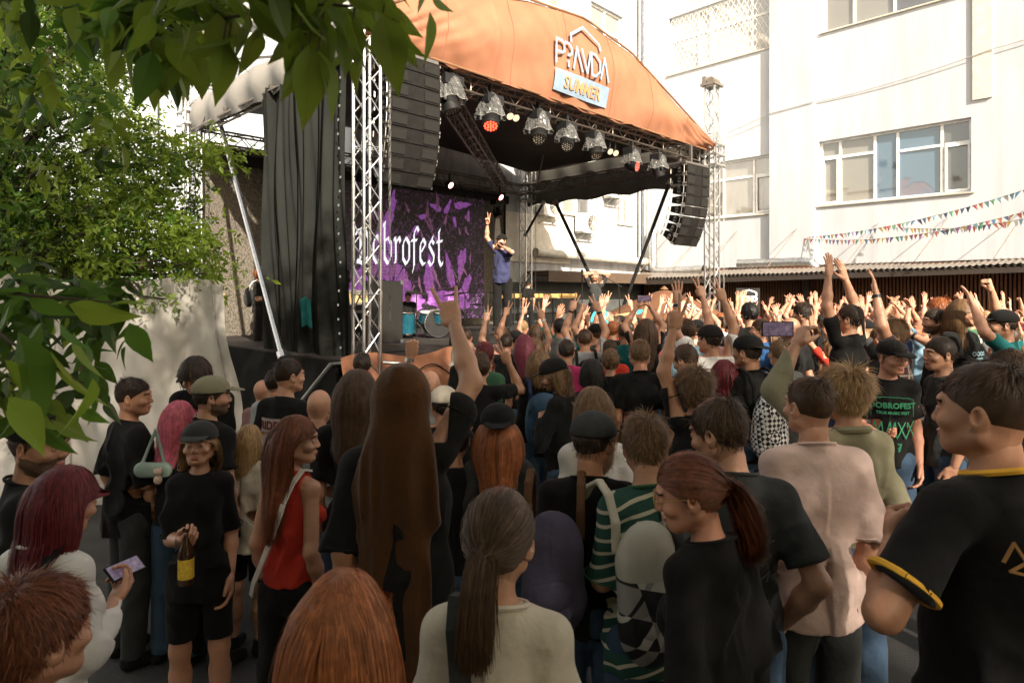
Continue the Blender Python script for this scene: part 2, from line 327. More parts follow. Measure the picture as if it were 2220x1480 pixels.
# air conditioners
acw = pm('aircon_white', (.74,.71,.64), .5); acd = pm('aircon_dark', (.06,.06,.055), .6)
def aircon(label, loc, rz, sc=1.):
    o = thing('air_conditioner', label, 'air conditioner', loc, rz, 'air conditioners on the wing and facade')
    m = MB(); m.box((-.42*sc,-.42,.0),(.42*sc,-.10,.6*sc)); m.build('casing', acw, o)
    m = MB(); m.lathe([(.0,0),(.25*sc,0),(.26*sc,.01)], (.12*sc,-.43,.3*sc), 24, (0,-1,0)); m.build('fan_opening', acd, o)
    m = MB()
    for k in range(6): r = .04+.036*k; m.lathe([(r*sc,.012),(r*sc+.008,.016)], (.12*sc,-.43,.3*sc), 24, (0,-1,0))
    for k in range(8):
        a = k*math.pi/4; m.tube([(.12*sc,-.445,.3*sc),(.12*sc+.25*sc*math.cos(a),-.445,.3*sc+.25*sc*math.sin(a))], .005, 4)
    for k in range(5): m.box((-.37*sc,-.425,.08+.09*k),(-.2*sc,-.421,.12+.09*k))
    m.build('fan_grille', acw, o)
    m = MB()
    for x in (-.3,.3): m.box((x-.02,-.5,-.05),(x+.02,-.01,-.005)); m.add([(x-.02,-.45,-.05),(x+.02,-.45,-.05),(x+.02,-.01,-.35),(x-.02,-.01,-.35),(x+.02,-.01,-.31),(x-.02,-.01,-.31)], [(0,1,2,3),(1,0,5,4)])
    m.box((-.45,-.5,-.055),(.45,-.46,-.01)); m.build('bracket', acw, o); return o
def onw(O, ang, t, z, off=0): return (O[0]+t*math.cos(ang)-off*math.sin(ang), O[1]+t*math.sin(ang)+off*math.cos(ang), z)
for lab, t, z, sc in (('white air conditioner high beside the small grilled window', -2.55, 5.75, 1.), ('white air conditioner low on the wing between the black stage braces', -4.2, 4.35, 1.05), ('white air conditioner just right of the rear stage tower', -6.25, 4.75, 1.0)):
    aircon(lab, onw(C0, A45, t, z), A45, sc)
aircon('beige air conditioner high on the facade beside the canopy roofline', onw(C0, -A45, .25, 8.9), -A45, 1.2)
w = MB(); w.tube([(.0,-.15,8.6),(.0,-.15,14)], .16, 8); w.build('wall_pipe', pm('beige_pipe', (.6,.5,.36), .6), fb)
# bunting
cols = [(.75,.12,.08),(.85,.65,.15),(.12,.35,.6),(.15,.5,.25),(.8,.8,.78),(.5,.2,.45),(.85,.35,.12),(.1,.15,.35),(.35,.65,.75)]
fm = [pm('flag_cloth_%d' % i, tuple(.25*.7+.75*q for q in c), .8, tl=.3) for i, c in enumerate(cols)]
def bunting(label, a, b, sag, n):
    o = thing('bunting', label, 'bunting', a, 0, 'strings of flags by the facade'); a, b = Vector(a), Vector(b); m = MB()
    P = lambda u: (b-a)*u-Vector((0,0,sag*4*u*(1-u)))
    m.tube([P(i/20) for i in range(21)], .008, 4, False); m.build('cord', whitep, o)
    for k in range(n):
        u = (k+.5)/n; p = P(u); d = (P(min(1,u+.01))-P(u-.01)).normalized(); hw = .06
        tw = random.uniform(-.6,.6); dn = Vector((math.sin(tw)*.10, random.uniform(-.1,.1), -.14-random.random()*.04)); m = MB()
        q1 = p-d*hw; q2 = p+d*hw; q3 = p+dn+d*.02; th = Vector((.004,-.004,0)); mid = (q1+q2)/2+dn*.5+Vector((0,.03*random.choice((-1,1)),0))
        m.add([q1,q2,q3,mid,q1+th,q2+th,q3+th,mid+th], [(0,1,3),(1,2,3),(2,0,3),(5,4,7),(6,5,7),(4,6,7)]); m.build('flag', fm[(k*4+random.randrange(3)) % 9], o)
pw = lambda t, z, off: Vector(onw(C0, -A45, t, z, off))
bunting('upper string of small multicoloured flags rising to the right edge', pw(6.27,4.05,-.1), at(2245,403,15.5), .22, 46)
bunting('middle string of multicoloured flags sagging below the upper one', pw(6.27,4.02,-.12), at(2245,452,15.0), .30, 48)
bunting('lowest string of multicoloured flags sagging in front of the terrace wall', pw(8.7,4.25,-.14), at(2245,468,14.8), .18, 34)
# ---------------------------------------------------------------- the stage (local x runs along its front to the right, y to the rear)
FL = (-2.13, 9.0)
def SW(u, v, z): c, s = math.cos(A45), math.sin(A45); return Vector((FL[0]+u*c-v*s, FL[1]+u*s+v*c, z))
def sthing(name, label, cat, u, v, z, rz=0., group=None): return thing(name, label, cat, SW(u,v,z), A45+rz, group)
DK = 1.25
st = sthing('stage', 'raised black concert stage deck with an orange cloth skirt at its front corner', 'stage', 0,0,0)
w = MB(); w.box((-.25,-.2,DK-.12),(10.6,6.4,DK))
for i in range(9): w.box((-.2+i*1.28,-.15,.0),(-.12+i*1.28,-.07,DK-.12)); w.box((-.2+i*1.28,5.9,.0),(-.12+i*1.28,6.0,DK-.12))
w.build('deck', pm('stage_ply', (.03,.025,.022), .8, 0, .3, 5, spec=.2), st)
w = MB(); w.box((2.4,-.24,.02),(10.55,-.205,DK-.02)); w.box((-.29,.1,.02),(-.255,6.3,DK-.02)); w.build('black_skirt', pm('black_cloth', (.009,.009,.008), .9, spec=.1), st)
org = pm('orange_canvas', (.38,.165,.09), .6, 0, .12, 2.2, .25, 3, tl=.25)
w = MB(); w.grid(lambda a, b: (-.45+2.8*a, -.26-.12*(1-b)*(1+.5*math.sin(a*9))-.03*math.sin(a*31+b*3)-.5*(1-b)**2*(1-a), .12+(DK-.06)*b+.05*math.sin(a*11)*b), 90, 20); w.build('orange_skirt', org, st, True)
def truss_mesh(p, q, wd=.29, r=.024, rb=.011, step=.29, roll=0., mb=None):
    """square box truss from p to q"""
    m = mb or MB(); p, q = Vector(p), Vector(q); d = (q-p).normalized(); L_ = (q-p).length
    a = d.cross(Vector((0,0,1))) if abs(d.z) < .9 else Vector((1,0,0)); a.normalize(); b = d.cross(a).normalized()
    if roll: qn = Matrix.Rotation(roll, 3, d); a = qn@a; b = qn@b
    cs = [(a*i+b*j)*wd/2 for i, j in ((-1,-1),(1,-1),(1,1),(-1,1))]
    for c in cs: m.tube([p+c, q+c], r, 8)
    n = max(2, int(L_/step)); 
    for k in range(n):
        s0, s1 = p+d*(L_*k/n), p+d*(L_*(k+1)/n)
        for i in range(4):
            c0, c1 = cs[i], cs[(i+1) % 4]
            if k % 2: c0, c1 = c1, c0
            m.tube([s0+c0, s1+c1], rb, 5, False)
    for s0 in [p, q]+[p+d*x for x in np.arange(2.0, L_-.3, 2.0)]:
        for i in range(4):
            m.tube([s0+cs[i], s0+cs[(i+1) % 4]], rb, 5, False); m.tube([s0+cs[i]-d*.05, s0+cs[i]+d*.05], r*1.35, 8)
    return m
trg = 'lifting towers at the stage corners'
def tower(label, u, v, top, sl, legs=True):
    o = sthing('truss_tower', label, 'truss tower', u, v, 0, 0, trg)
    truss_mesh((0,0,.15), (0,0,top), .26).build('mast', alu, o, True)
    m = MB()
    for i, j in ((-1,-1),(1,-1),(1,1),(-1,1)):
        m.box((i*.22-.015,j*.22-.015,sl-.28),(i*.22+.015,j*.22+.015,sl+.28))
    for z in (sl-.28, sl-.02, sl+.24): 
        m.box((-.25,-.25,z),(.25,-.2,z+.045)); m.box((-.25,.2,z),(.25,.25,z+.045)); m.box((-.25,-.199,z),(-.2,.199,z+.045)); m.box((.2,-.199,z),(.25,.199,z+.045))
    for s_ in (-1,1):
        m.tube([(s_*.27,-.1,sl+.2),(s_*.27,-.05,sl+.2)], .07, 10); m.tube([(s_*.27,.05,sl-.2),(s_*.27,.1,sl-.2)], .07, 10)
    m.build('sleeve_block', pm('cast_aluminium', (.6,.6,.58), .4, .9), o)
    m = MB(); m.box((-.24,-.2,top),(.24,.2,top+.06)); m.tube([(-.18,-.05,top+.12),(.18,-.05,top+.12)], .09, 12); m.box((-.2,.08,top+.06),(.16,.17,top+.24)); m.build('head_pulley', pm('worn_pulley', (.28,.24,.2), .5, .7), o)
    m = MB(); n = int((top-1.8)/.075)
    for k in range(n):
        z = top-.05-k*.075; r_ = .014
        if k % 2: m.tube([(.24,-.2-r_,z),(.24,-.2+r_,z),(.24,-.2+r_,z-.07),(.24,-.2-r_,z-.07),(.24,-.2-r_,z)], .005, 4, False)
        else: m.tube([(.24-r_,-.2,z),(.24+r_,-.2,z),(.24+r_,-.2,z-.07),(.24-r_,-.2,z-.07),(.24-r_,-.2,z)], .005, 4, False)
    m.build('hoist_chain', pm('chain_steel', (.25,.24,.23), .4, .9), o)
    if legs:
        for i, j in ((-1,-1),(1,-1),(1,1),(-1,1)):
            q = MB(); q.tube([(i*.16,j*.16,1.22),(i*.34,j*.34,1.2),(i*.95,j*.95,.12)], .03, 8); q.tube([(i*.95,j*.95,.02),(i*.95,j*.95,.14)], .07, 10); q.build('outrigger', alu, o, True)
        q = MB(); q.box((-.3,-.3,.05),(.3,.3,.15)); q.build('base_plate', alu, o)
    return o
tower('large front left aluminium truss tower with outriggers before the screen', -.02, -.22, 8.2, 6.25)
tower('right front aluminium truss tower standing clear beside the right loudspeaker column', 10.15, -.1, 7.35, 5.62)
tower('left rear aluminium truss tower next to the tree and the pale window', -.05, 6.1, 7.4, 5.85)
tower('rear right truss tower behind the singer, seen under the canopy', 9.95, 6.1, 6.2, 5.35)
# roof
prof = [(0,6.0),(.9,6.55),(1.8,6.92),(3.4,7.3),(5,7.45),(6.6,7.22),(8.3,6.62),(9.3,6.26),(10.05,5.98)]
def rz_(u):
    for (a, za), (b, zb) in zip(prof[:-1], prof[1:]):
        if u <= b: return za+(zb-za)*(u-a)/(b-a)
    return prof[-1][1]
rf = sthing('stage_roof', 'arched stage canopy with sun-faded orange front, grey side flaps and dark underside', 'canopy', 0,0,0)
w = MB(); w.grid(lambda a, b: (a*10.05, .0+b*6.2, rz_(a*10.05)+.02*math.sin(b*14)), 40, 12); w.build('roof_membrane', pm('grey_canvas', (.42,.40,.36), .7, 0, .1, 3, .2, 4), rf, True)
w = MB(); w.grid(lambda a, b: (.12+a*9.8, .25+b*5.8, 5.98+.25*math.sin(math.pi*a)+.02*math.sin(b*20)), 30, 12); w.build('inner_lining', pm('black_lining', (.035,.026,.02), .75, 0, .2, 2), rf, True)
random.seed(5)
def val(a, b):
    u = -.02+a*10.1; zt = rz_(max(0,min(10.05,u)))+.03; zb = 5.74+.05*math.sin(a*60)*(.4)-.14*math.sin(math.pi*a)*.3
    y = -.06-.03*math.sin(a*70+b*5)*(1-b)-.02*math.sin(a*23-b*9)-.16*math.sin(math.pi*b)
    fold = .035*abs(math.sin(a*17+b*3.0))*(1-b)+.05*max(0,1-a*4)*abs(math.sin(a*60-b*16))*math.sin(math.pi*b)+.05*max(0,a*4-3)*abs(math.sin(a*60+b*16))*math.sin(math.pi*b)+.012*math.sin(a*140+b*12)*(1-b)+(.012 if abs((a*6)%1-.5)<.012 else 0)
    return (u, y-fold, zb+(zt-zb)*b)
w = MB(); w.grid(val, 260, 26); w.build('front_valance', org, rf, True)
for k_ in range(1,7): w = MB(); w.tube([tuple(Vector(val(k_/7,b_/20))-Vector((0,.006,0))) for b_ in range(21)], .007, 5, False); w.build('canopy_seam', pm('canopy_seam', (.26,.11,.06), .8), rf, True)
w = MB(); w.tube([(u, -.08, rz_(max(0,min(10.05,u)))+.05) for u in np.linspace(-.02,10.07,60)], .022, 6); w.tube([(u,-.1,5.73) for u in np.linspace(0,10.05,20)], .018, 6); w.build('valance_piping', pm('brown_piping', (.2,.1,.05), .8), rf, True)
w = MB(); w.grid(lambda a, b: (-.1-.10*math.sin(b*3)-.03*math.sin(a*44), a*6.25, 5.42+.03*math.sin(a*39)+(6.05-5.42)*b+.12*(a>.0)*(1-a)*0), 90, 10); w.build('side_flap', pm('grey_flap', (.33,.31,.28), .7, 0, .1, 2, .4, 4, tl=.2), rf, True)
w = MB(); w.grid(lambda a, b: (10.15+.10*math.sin(b*3)-.03*math.sin(a*44), a*6.25, 4.95+.04*math.sin(a*29)+(6.05-4.95)*b), 90, 10); w.build('side_flap', pm('dark_flap', (.07,.065,.055), .7, tl=.1), rf, True)
w = MB(); cable(w, (4.4,3.0,7.9), (9.9,5.5,6.2), .0, .02, 6); w.build('guy_rope', pm('guy_rope', (.4,.3,.2), .8), rf)
dalu = pm('dark_aluminium', (.20,.17,.14), .4, .9)
for nm, a, b in (('front_beam',(.2,.25,5.62),(9.9,.25,5.62)),('rear_beam',(.2,6.0,5.4),(9.8,6.0,5.4)),('side_beam',(.0,.3,5.66),(.0,5.9,5.6)),('side_beam',(10.0,.3,5.5),(10.0,5.9,5.45)),('middle_beam',(2.0,.5,5.45),(8.6,5.8,5.4)),('rafter',(5,.3,7.1),(5,6.0,7.1)),('rafter',(2.4,.3,6.9),(2.4,6.0,6.9)),('rafter',(7.6,.3,6.8),(7.6,6,6.8))):
    truss_mesh(a, b, .27, .022, .01, .27).build(nm, dalu, rf, True)
m = MB()
for a, b in (((0,.3,5.6),(0,6,6.9)),((0,5.9,5.5),(2.4,3,6.9)),((0,3,5.5),(2.4,6,6.9)),((0,.5,5.5),(2.4,3.2,6.9)),((9.9,.4,5.4),(7.6,3,6.8)),((9.9,5.6,5.4),(7.6,3,6.8))): m.tube([a, b], .025, 6)
m.build('brace_tube', dalu, rf, True)
# logo on the valance: laid on the cloth at its slope
lp = thing('roof_logo_banner', 'pale blue roof-shaped logo lettered SUMMER on the orange canopy front', 'banner', SW(4.76,-.26,6.36), A45)
blue = pm('pale_blue_print', (.20,.27,.35), .8); orp = pm('orange_print', (.55,.24,.10), .7)
def fr(x, z, o):
    u = 4.76+x; zt = rz_(max(0,min(10.05,u)))+.03; zb = 5.70; b = max(0, min(1, (6.36+z-zb)/(zt-zb))); return (x, -.06-.16*math.sin(math.pi*b)-.02*math.sin(u/10.1*23-b*9)+.26-.075-o*.3, z)
m = MB()
strokes(m, [[(-.40,.47),(-.40,.60),(.02,.86),(.50,.66),(.50,.54)]], .028, fr)
L0 = .0
def letters(m, x0, z0, h, wd, r, fr, gap=1.22):
    G = {'P':[[(0,0),(0,1),(.55,1),(.75,.88),(.75,.6),(.55,.48),(0,.48)]], 'R':[[(.0,1),(.35,1),(.58,.85),(.58,.62),(.35,.48),(.25,.48)],[(.25,.2),(.25,.0)]], 'A':[[(0,0),(.42,1),(.84,0)]], 'V':[[(0,1),(.42,0),(.84,1)]], 'D':[[(0,0),(0,1),(.4,1),(.78,.72),(.78,.28),(.4,0),(0,0)]]}
    x = x0
    for ch in 'PRAVDA':
        strokes(m, [[(x+a*wd, z0+b*h) for a, b in ln] for ln in G[ch]], r, fr); x += wd*{'P':.88,'R':.72,'A':.92,'V':.92,'D':.95}[ch]
letters(m, -.84, -.02, .42, .30, .026, fr, 1.0)
m.build('wordmark', blue, lp)
m = MB(); m.grid(lambda a, b: fr(-.84+1.66*a, -.50+.38*b, -.04), 24, 6); m.build('blue_panel', blue, lp)
SUMTXT = (lp, fr)
# moving heads in rain covers
clearp = pm('clear_rain_cover', (.20,.20,.19), .28, 0, .0, 1, 0, 20, spec=.6, alpha=.34)
lamp_gl = pm('lamp_lens', (.06,.05,.05), .1, 0, spec=1.); redl = pm('red_led', (.9,.1,.05), .3, emit=(1,.045,.02), es=3.2)
hg = 'covered moving head lamps along the canopy edge'
def mover(label, u, z, pitch, yaw, lit=None, rv=True):
    o = sthing('moving_head_lamp', label, 'stage lamp', u, .12, z, 0, hg)
    m = MB(); m.box((-.17,-.12,.06),(.17,.12,.2)); m.box((-.03,-.03,.2),(.03,.03,.36)); m.build('base', blackm, o)
    q = Matrix.Rotation(yaw, 3, 'Z')@Matrix.Rotation(pitch, 3, 'X'); ax = q@Vector((0,0,-1)); c = Vector((0,0,-.17))
    m = MB(); 
    for s_ in (-1,1): e = q@Vector((s_,0,0))*.16; m.tube([Vector((e.x,e.y,.05)), c+e], .028, 6)
    m.build('yoke', blackm, o)
    m = MB(); m.lathe([(0,-.15),(.08,-.14),(.125,-.06),(.135,.05),(.13,.13),(.118,.14),(.118,.12)], c, 20, ax); hd = m.build('head', blackp, o, True)
    m = MB(); m.lathe([(0,.122),(.117,.12)], c, 20, ax); m.build('lens', lamp_gl, hd)
    m = MB(); t1 = ax.orthogonal().normalized(); t2 = ax.cross(t1)
    for k in range(19):
        rr, aa = (0,0) if k == 0 else ((.045, k) if k < 7 else (.09, k*.5236)); aa = aa*1.0472 if k < 7 else aa
        p = c+ax*.126+t1*rr*math.cos(aa)+t2*rr*math.sin(aa); m.lathe([(.017,-.003),(.015,.008),(0,.012)], p, 8, ax)
    m.build('led_cluster', lit or pm('dark_led', (.25,.22,.18), .15, spec=1.), hd, True)
    if rv:
        m = MB(); sd = random.random()*9
        def cov(a, b):
            t = 2*math.pi*a; r_ = .08+.17*b**.7+.008*math.sin(t*11+sd+b*4)*b+.014*math.sin(t*3+sd); k_ = random.Random(int((a%1)*44+.5)*97+int(b*9+.5)*13+int(sd*100)); r_ += k_.uniform(-.012,.012)*(b > .05); return (r_*math.cos(t), r_*math.sin(t)*.95, .23-.36*b+.02*math.sin(t*5+sd)*b)
        m.grid(cov, 44, 9); m.build('rain_cover', clearp, o, False)
        m = MB(); m.tube([cov(i/44, 1) for i in range(45)], .004, 5, False); m.build('cover_hem', pm('cover_hem', (.25,.24,.22), .4), o)
    return o
for i, (lab, px, py, pi_, ya, lit) in enumerate((('leftmost covered moving head lamp, unlit and turned away','',195,-20,30,0),('moving head lamp glowing red under its clear cover','',238,-30,-45,1),('dark covered lamp third from the left along the canopy','',268,-38,-45,0),('dark covered lamp fourth from the left along the canopy','',285,-42,-50,0),('dark covered lamp in the middle right pair of spotlights','',305,-34,-30,0),('covered lamp with dim red segment near the right loudspeaker','',338,-75,10,2),('rightmost covered lamp just above the right loudspeaker column','',353,-15,60,0))):
    u, z, _ = [(1.74,5.42,0),(2.66,5.32,0),(3.88,5.3,0),(4.7,5.27,0),(5.59,5.24,0),(6.92,5.14,0),(7.99,5.17,0)][i]
    o = mover(lab, u, z-.02, R(pi_), R(ya), redl if lit == 1 else (pm('dim_red_led', (.4,.04,.03), .3, emit=(1,.08,.05), es=1.2) if lit == 2 else None))
    if i == 0: o.scale = (1.15,)*3
    if i in (1,2): o.scale = (1.1,)*3
gl = bpy.data.lights.new('red_lamp_glow', 'SPOT'); gl.energy = 40; gl.color = (1,.12,.06); gl.spot_size = R(60); gl.shadow_soft_size = .1; glo = link(bpy.data.objects.new('red_lamp_glow', gl)); glo.location = SW(2.66,-.1,5.0); glo.rotation_euler = Vector((-.2,.9,.5)).to_track_quat('Z','Y').to_euler()
o = mover('small dark moving head hanging from the rear beam beside the screen', 8.6, 5.0, R(-20), R(20), None, False); o.location = SW(8.35,5.75,4.72)
for k, (u, v, z) in enumerate(((4.6,5.2,5.15),(6.3,5.5,5.1),(8.2,5.5,4.98))):
    o = sthing('par_lamp', ('left','middle','right')[k]+' one of three small pink-lit round lamps under the rear beam', 'stage lamp', u, v, z, 0, 'pink lamps under the rear beam')
    m = MB(); m.lathe([(0,-.12),(.07,-.1),(.09,.05),(.1,.08),(.09,.07)], (0,0,0), 14, (.1,-.85,-.5)); m.box((-.02,-.02,.02),(.02,.02,.3)); m.build('can', blackm, o, True)
    m = MB(); m.lathe([(0,.055),(.085,.06)], (0,0,0), 14, (.1,-.85,-.5)); m.build('lens', pm('pink_lens', (.9,.4,.35), .4, emit=(1,.35,.28), es=5), o)
for k, (u, z) in enumerate(((3.3,5.35),(3.45,5.35),(6.35,5.2),(6.55,5.2))):
    o = sthing('blinder_lamp', ['first','second','third','fourth'][k]+' small round amber lens of the pairs between the covered lamps', 'stage lamp', u, .3, z, 0, 'small round lamps on the front truss')
    m = MB(); m.lathe([(0,-.08),(.06,-.06),(.075,.03),(.07,.04)], (0,0,0), 14, (-.3,-.8,-.5)); m.box((-.015,-.015,.02),(.015,.015,.2)); m.build('can', blackm, o, True)
    m = MB(); m.lathe([(0,.035),(.066,.035)], (0,0,0), 14, (-.3,-.8,-.5)); m.build('lens', pm('amber_lens', (.6,.5,.36), .2, spec=1.), o)
# line arrays
cab = pm('speaker_cabinet', (.014,.013,.012), .5, 0, .2, 12, .15, 60, spec=.08); grl = pm('speaker_grille', (.020,.019,.017), .7, .0, .2, 60, spec=.08)
def line_array(label, u, v, ztop, n, face, tilt0, dt, wd, hh=.255):
    o = sthing('line_array', label, 'loudspeaker column', u, v, ztop, face, 'flown loudspeaker columns')
    m = MB(); m.box((-wd/2,-.25,.0),(wd/2,.3,.05)); m.box((-.03,-.1,.05),(.03,-.04,.5)); m.box((-.03,.2,.05),(.03,.26,.5)); m.build('rigging_frame', pm('rig_steel', (.22,.2,.18), .45, .8), o)
    P = Vector((0,-.28,-.02)); tl_ = tilt0
    for k in range(n):
        tl_ += dt[k]; dn = Vector((0, math.sin(tl_), -math.cos(tl_))); bk = Vector((0, math.cos(tl_), math.sin(tl_)))   # dn along the front face
        c = P+dn*hh/2+bk*.24
        X = Vector((1,0,0)); m = MB()
        f0 = P; fr_ = [P-X*wd/2, P+X*wd/2, P+X*wd/2+dn*(hh-.008), P-X*wd/2+dn*(hh-.008)]
        th = .05
        bk_ = [P+bk*.46-X*wd*.36+dn*th, P+bk*.46+X*wd*.36+dn*th, P+bk*.46+X*wd*.36+dn*(hh-th), P+bk*.46-X*wd*.36+dn*(hh-th)]
        m.add(fr_+bk_, [(3,2,1,0),(4,5,6,7),(0,1,5,4),(1,2,6,5),(2,3,7,6),(3,0,4,7)]); cb = m.build('cabinet', cab, o)
        m = MB()
        for s_ in (-1,1):
            q = P-bk*.012; a = s_*wd*.17; b = s_*wd*.47
            m = MB(); m.add([q+X*a+dn*.03, q+X*b+dn*.03, q+X*b+dn*(hh-.035), q+X*a+dn*(hh-.035)], [(0,1,2,3)]); m.build('grille', grl, cb)
        m = MB()
        for s_ in (-1,1):
            for e in (-1,1):
                cc = P+X*s_*(wd*.455+.004)+dn*(hh*.5+e*.012)+bk*.22
                m.add([cc+bk*.05*math.cos(t*math.pi/6)+dn*e*.06*math.sin(t*math.pi/6) for t in range(7)], [tuple(range(7))])
        m.build('side_port', pm('horn_grey', (.10,.095,.085), .5), cb)
        for s_ in (-1,1):
            m = MB()
            for e in (.02, hh-.03): m.obox(P+X*s_*(wd/2+.008)+dn*e+bk*.05, (X,dn,bk), (.008,.02,.05))
            m.tube([P+X*s_*(wd*.44)+dn*.06+bk*.475, P+X*s_*(wd*.44)+dn*(hh-.06)+bk*.475], .012, 6)
            m.tube([P+X*s_*(wd/2+.012)+dn*.03+bk*.06, P+X*s_*(wd/2+.012)+dn*(hh-.03)+bk*.06], .008, 6)
            m.build('rigging_hardware', pm('rig_bolt', (.45,.42,.38), .4, .9), cb)
        P = P+dn*(hh+.008)
    return o
line_array('left flown column of black loudspeakers behind the big front tower', .88, .15, 5.66, 9, R(0), R(-2), [0,R(1),R(1),R(2),R(2),R(3),R(4),R(5),R(6)], .92, .205)
line_array('right flown column of black loudspeakers curving inward under the canopy corner', 9.05, -.05, 5.2, 8, R(-4), R(0), [0,R(2),R(2),R(3),R(4),R(5),R(6),R(7)], .98, .235)
# drapes and backdrop
cloth = pm('grey_drape', (.020,.021,.019), 1.0, 0, .2, 3, .5, 9, (1,1,.4), spec=.02)
dr = sthing('stage_drape', 'tall grey side curtain hanging in folds at the left of the stage', 'curtain', 0,0,0)
def drape(a, b):
    v = .25+2.5*a; env = .5+.5*b; x = -.12+.085*math.sin(a*24+.8*math.sin(b*2))*(.5+.5*(1-b))+.03*math.sin(a*57+b*3)+.02*math.sin(a*101-b*5)+.03*math.sin(a*9+b*7)+.3*(1-b)**3*.3; z = .75+(5.55-.75)*b+.12*math.sin(a*4)*(1-b)
    return (x, v+.16*(1-b)**2*math.sin(a*5), z)
w = MB(); w.grid(drape, 240, 70); w.build('cloth', cloth, dr, True)
m = MB()
for k in range(22): m.lathe([(.018,-.004),(.018,.004),(.008,.004)], (-.15+.02*math.sin(k),.27,1.0+k*.2), 8, (-1,0,0))
m.build('eyelet', alu, dr)
nt = sthing('backdrop_mesh', 'dark woven windbreak mesh hung across the rear of the stage', 'backdrop', 0,0,0)
mesh_m = pm('woven_mesh', (.10,.085,.065), .8, 0, .75, 45, .5, 120, (1,1,.45))
w = MB(); w.grid(lambda a, b: (.25+9.0*a, 6.35+.05*math.sin(a*34)*(1-b*.5), .3+5.05*b), 120, 8); w.build('cloth', mesh_m, nt, True)
m = MB(); m.tube([(.25,6.33,.3),(.25,6.33,5.35)], .03, 6); m.tube([(9.25,6.33,.3),(9.25,6.33,5.35)], .03, 6); m.build('edge_binding', blackp, nt)
m = MB(); m.box((.8,6.2,4.95),(9.3,6.28,5.18)); m.build('valance_strip', blackp, nt)
# LED screen with the festival artwork
scr = sthing('festival_screen', 'large black and violet stage banner reading Dobrofest in white blackletter', 'banner', 0,0,0)
sm = bpy.data.materials.new('screen_art'); sm.use_nodes = True; N = sm.node_tree.nodes; L = sm.node_tree.links; b = N['Principled BSDF']; b.inputs['Roughness'].default_value = .5
tc = N.new('ShaderNodeTexCoord'); n1 = N.new('ShaderNodeTexNoise'); n1.inputs['Scale'].default_value = 9; n1.inputs['Detail'].default_value = 8; n1.inputs['Distortion'].default_value = 1.5; L.new(tc.outputs['Object'], n1.inputs[0])
cr = N.new('ShaderNodeValToRGB'); cr.color_ramp.elements[0].color = (.012,.008,.012,1); cr.color_ramp.elements[0].position = .52; cr.color_ramp.elements[1].color = (.20,.075,.28,1); cr.color_ramp.elements[1].position = .66
L.new(n1.outputs[0], cr.inputs[0]); L.new(cr.outputs[0], b.inputs['Base Color'])
w = MB(); w.box((2.35,5.55,1.5),(7.62,5.6,4.82)); w.build('panel', sm, scr)
vio = pm('violet_print', (.26,.085,.34), .6, 0, .55, 14, 0, stretch=(1,1,1), emit=(.30,.09,.42), es=.16); viol = pm('light_violet_print', (.42,.2,.50), .6, 0, .4, 18)
random.seed(11); w = MB()
def blob(m, c, rx, rz, rot, y, n=26, jag=.25, tail=0):
    ps = []; f1 = random.random()*6; f2 = random.random()*6
    for k in range(n):
        t = 2*math.pi*k/n; r_ = 1+jag*math.sin(3*t+f1)*.6+jag*math.sin(7*t+f2)*.4+random.uniform(-jag,jag)*.35
        x, z = rx*r_*math.cos(t), rz*r_*math.sin(t); ps.append((c[0]+x*math.cos(rot)-z*math.sin(rot), y, c[1]+x*math.sin(rot)+z*math.cos(rot)))
    m.add(ps, [tuple(range(n))])
def px2s(px, py): O = SW(0,5.55,0); return hit((O.x,O.y), A45, px, py)
for (px, py, rx, rz, ro) in ((835,490,.16,.62,-.45),(850,440,.07,.3,-.2),(915,470,.12,.07,.3),(1000,445,.3,.09,.15),(945,450,.2,.08,-.3),(970,450,.07,.22,-.5),(900,500,.09,.11,.2),(985,480,.06,.15,.3),(700,400,.1,.2,.2),(870,620,.28,.5,.1),(890,655,.45,.22,0),(960,650,.5,.25,0),(930,600,.16,.5,.0),(1000,570,.14,.42,-.2),(975,590,.12,.45,.25),(1010,620,.12,.35,-.4),(950,640,.3,.12,.1),(1015,470,.05,.16,0),(830,580,.3,.35,.2),(780,620,.3,.4,0),(1000,650,.3,.3,.2),(720,630,.1,.15,0),(845,530,.1,.25,.4)):
    s_, z_ = px2s(px, py)
    if 2.4 < s_ < 7.55: z_ = max(1.56+rz*.5, min(z_, 4.6)); w = MB(); blob(w, (s_, z_), rx, rz, ro, 5.543-.0003*px/100); w.build('violet_shape', vio, scr)
w = MB()
for k in range(46):
    px = random.uniform(800, 1022); py = random.choice((random.uniform(560, 668), random.uniform(430, 540))); s_, z_ = px2s(px, py)
    if 2.5 < s_ < 7.5 and 1.6 < z_ < 4.6: w = MB(); blob(w, (s_, z_), random.uniform(.02,.06), random.uniform(.08,.26), random.uniform(-.7,.7), 5.538, 12, .5); w.build('violet_highlight', viol, scr)
w = MB()
for k in range(11):
    for a in range(2):
        s0, z0 = px2s(826, 560); x = s0-.3+k*.07
        if a: w.add([(x,5.53,z0-.45),(x+.02,5.53,z0-.45),(x+.12,5.53,z0+.35),(x+.10,5.53,z0+.35)], [(0,1,2,3)])
        else: w.add([(s0-.3,5.532,z0-.45+k*.08),(s0+.5,5.532,z0-.42+k*.08),(s0+.5,5.532,z0-.40+k*.08),(s0-.3,5.532,z0-.43+k*.08)], [(0,1,2,3)])
w.build('net_pattern', viol, scr)
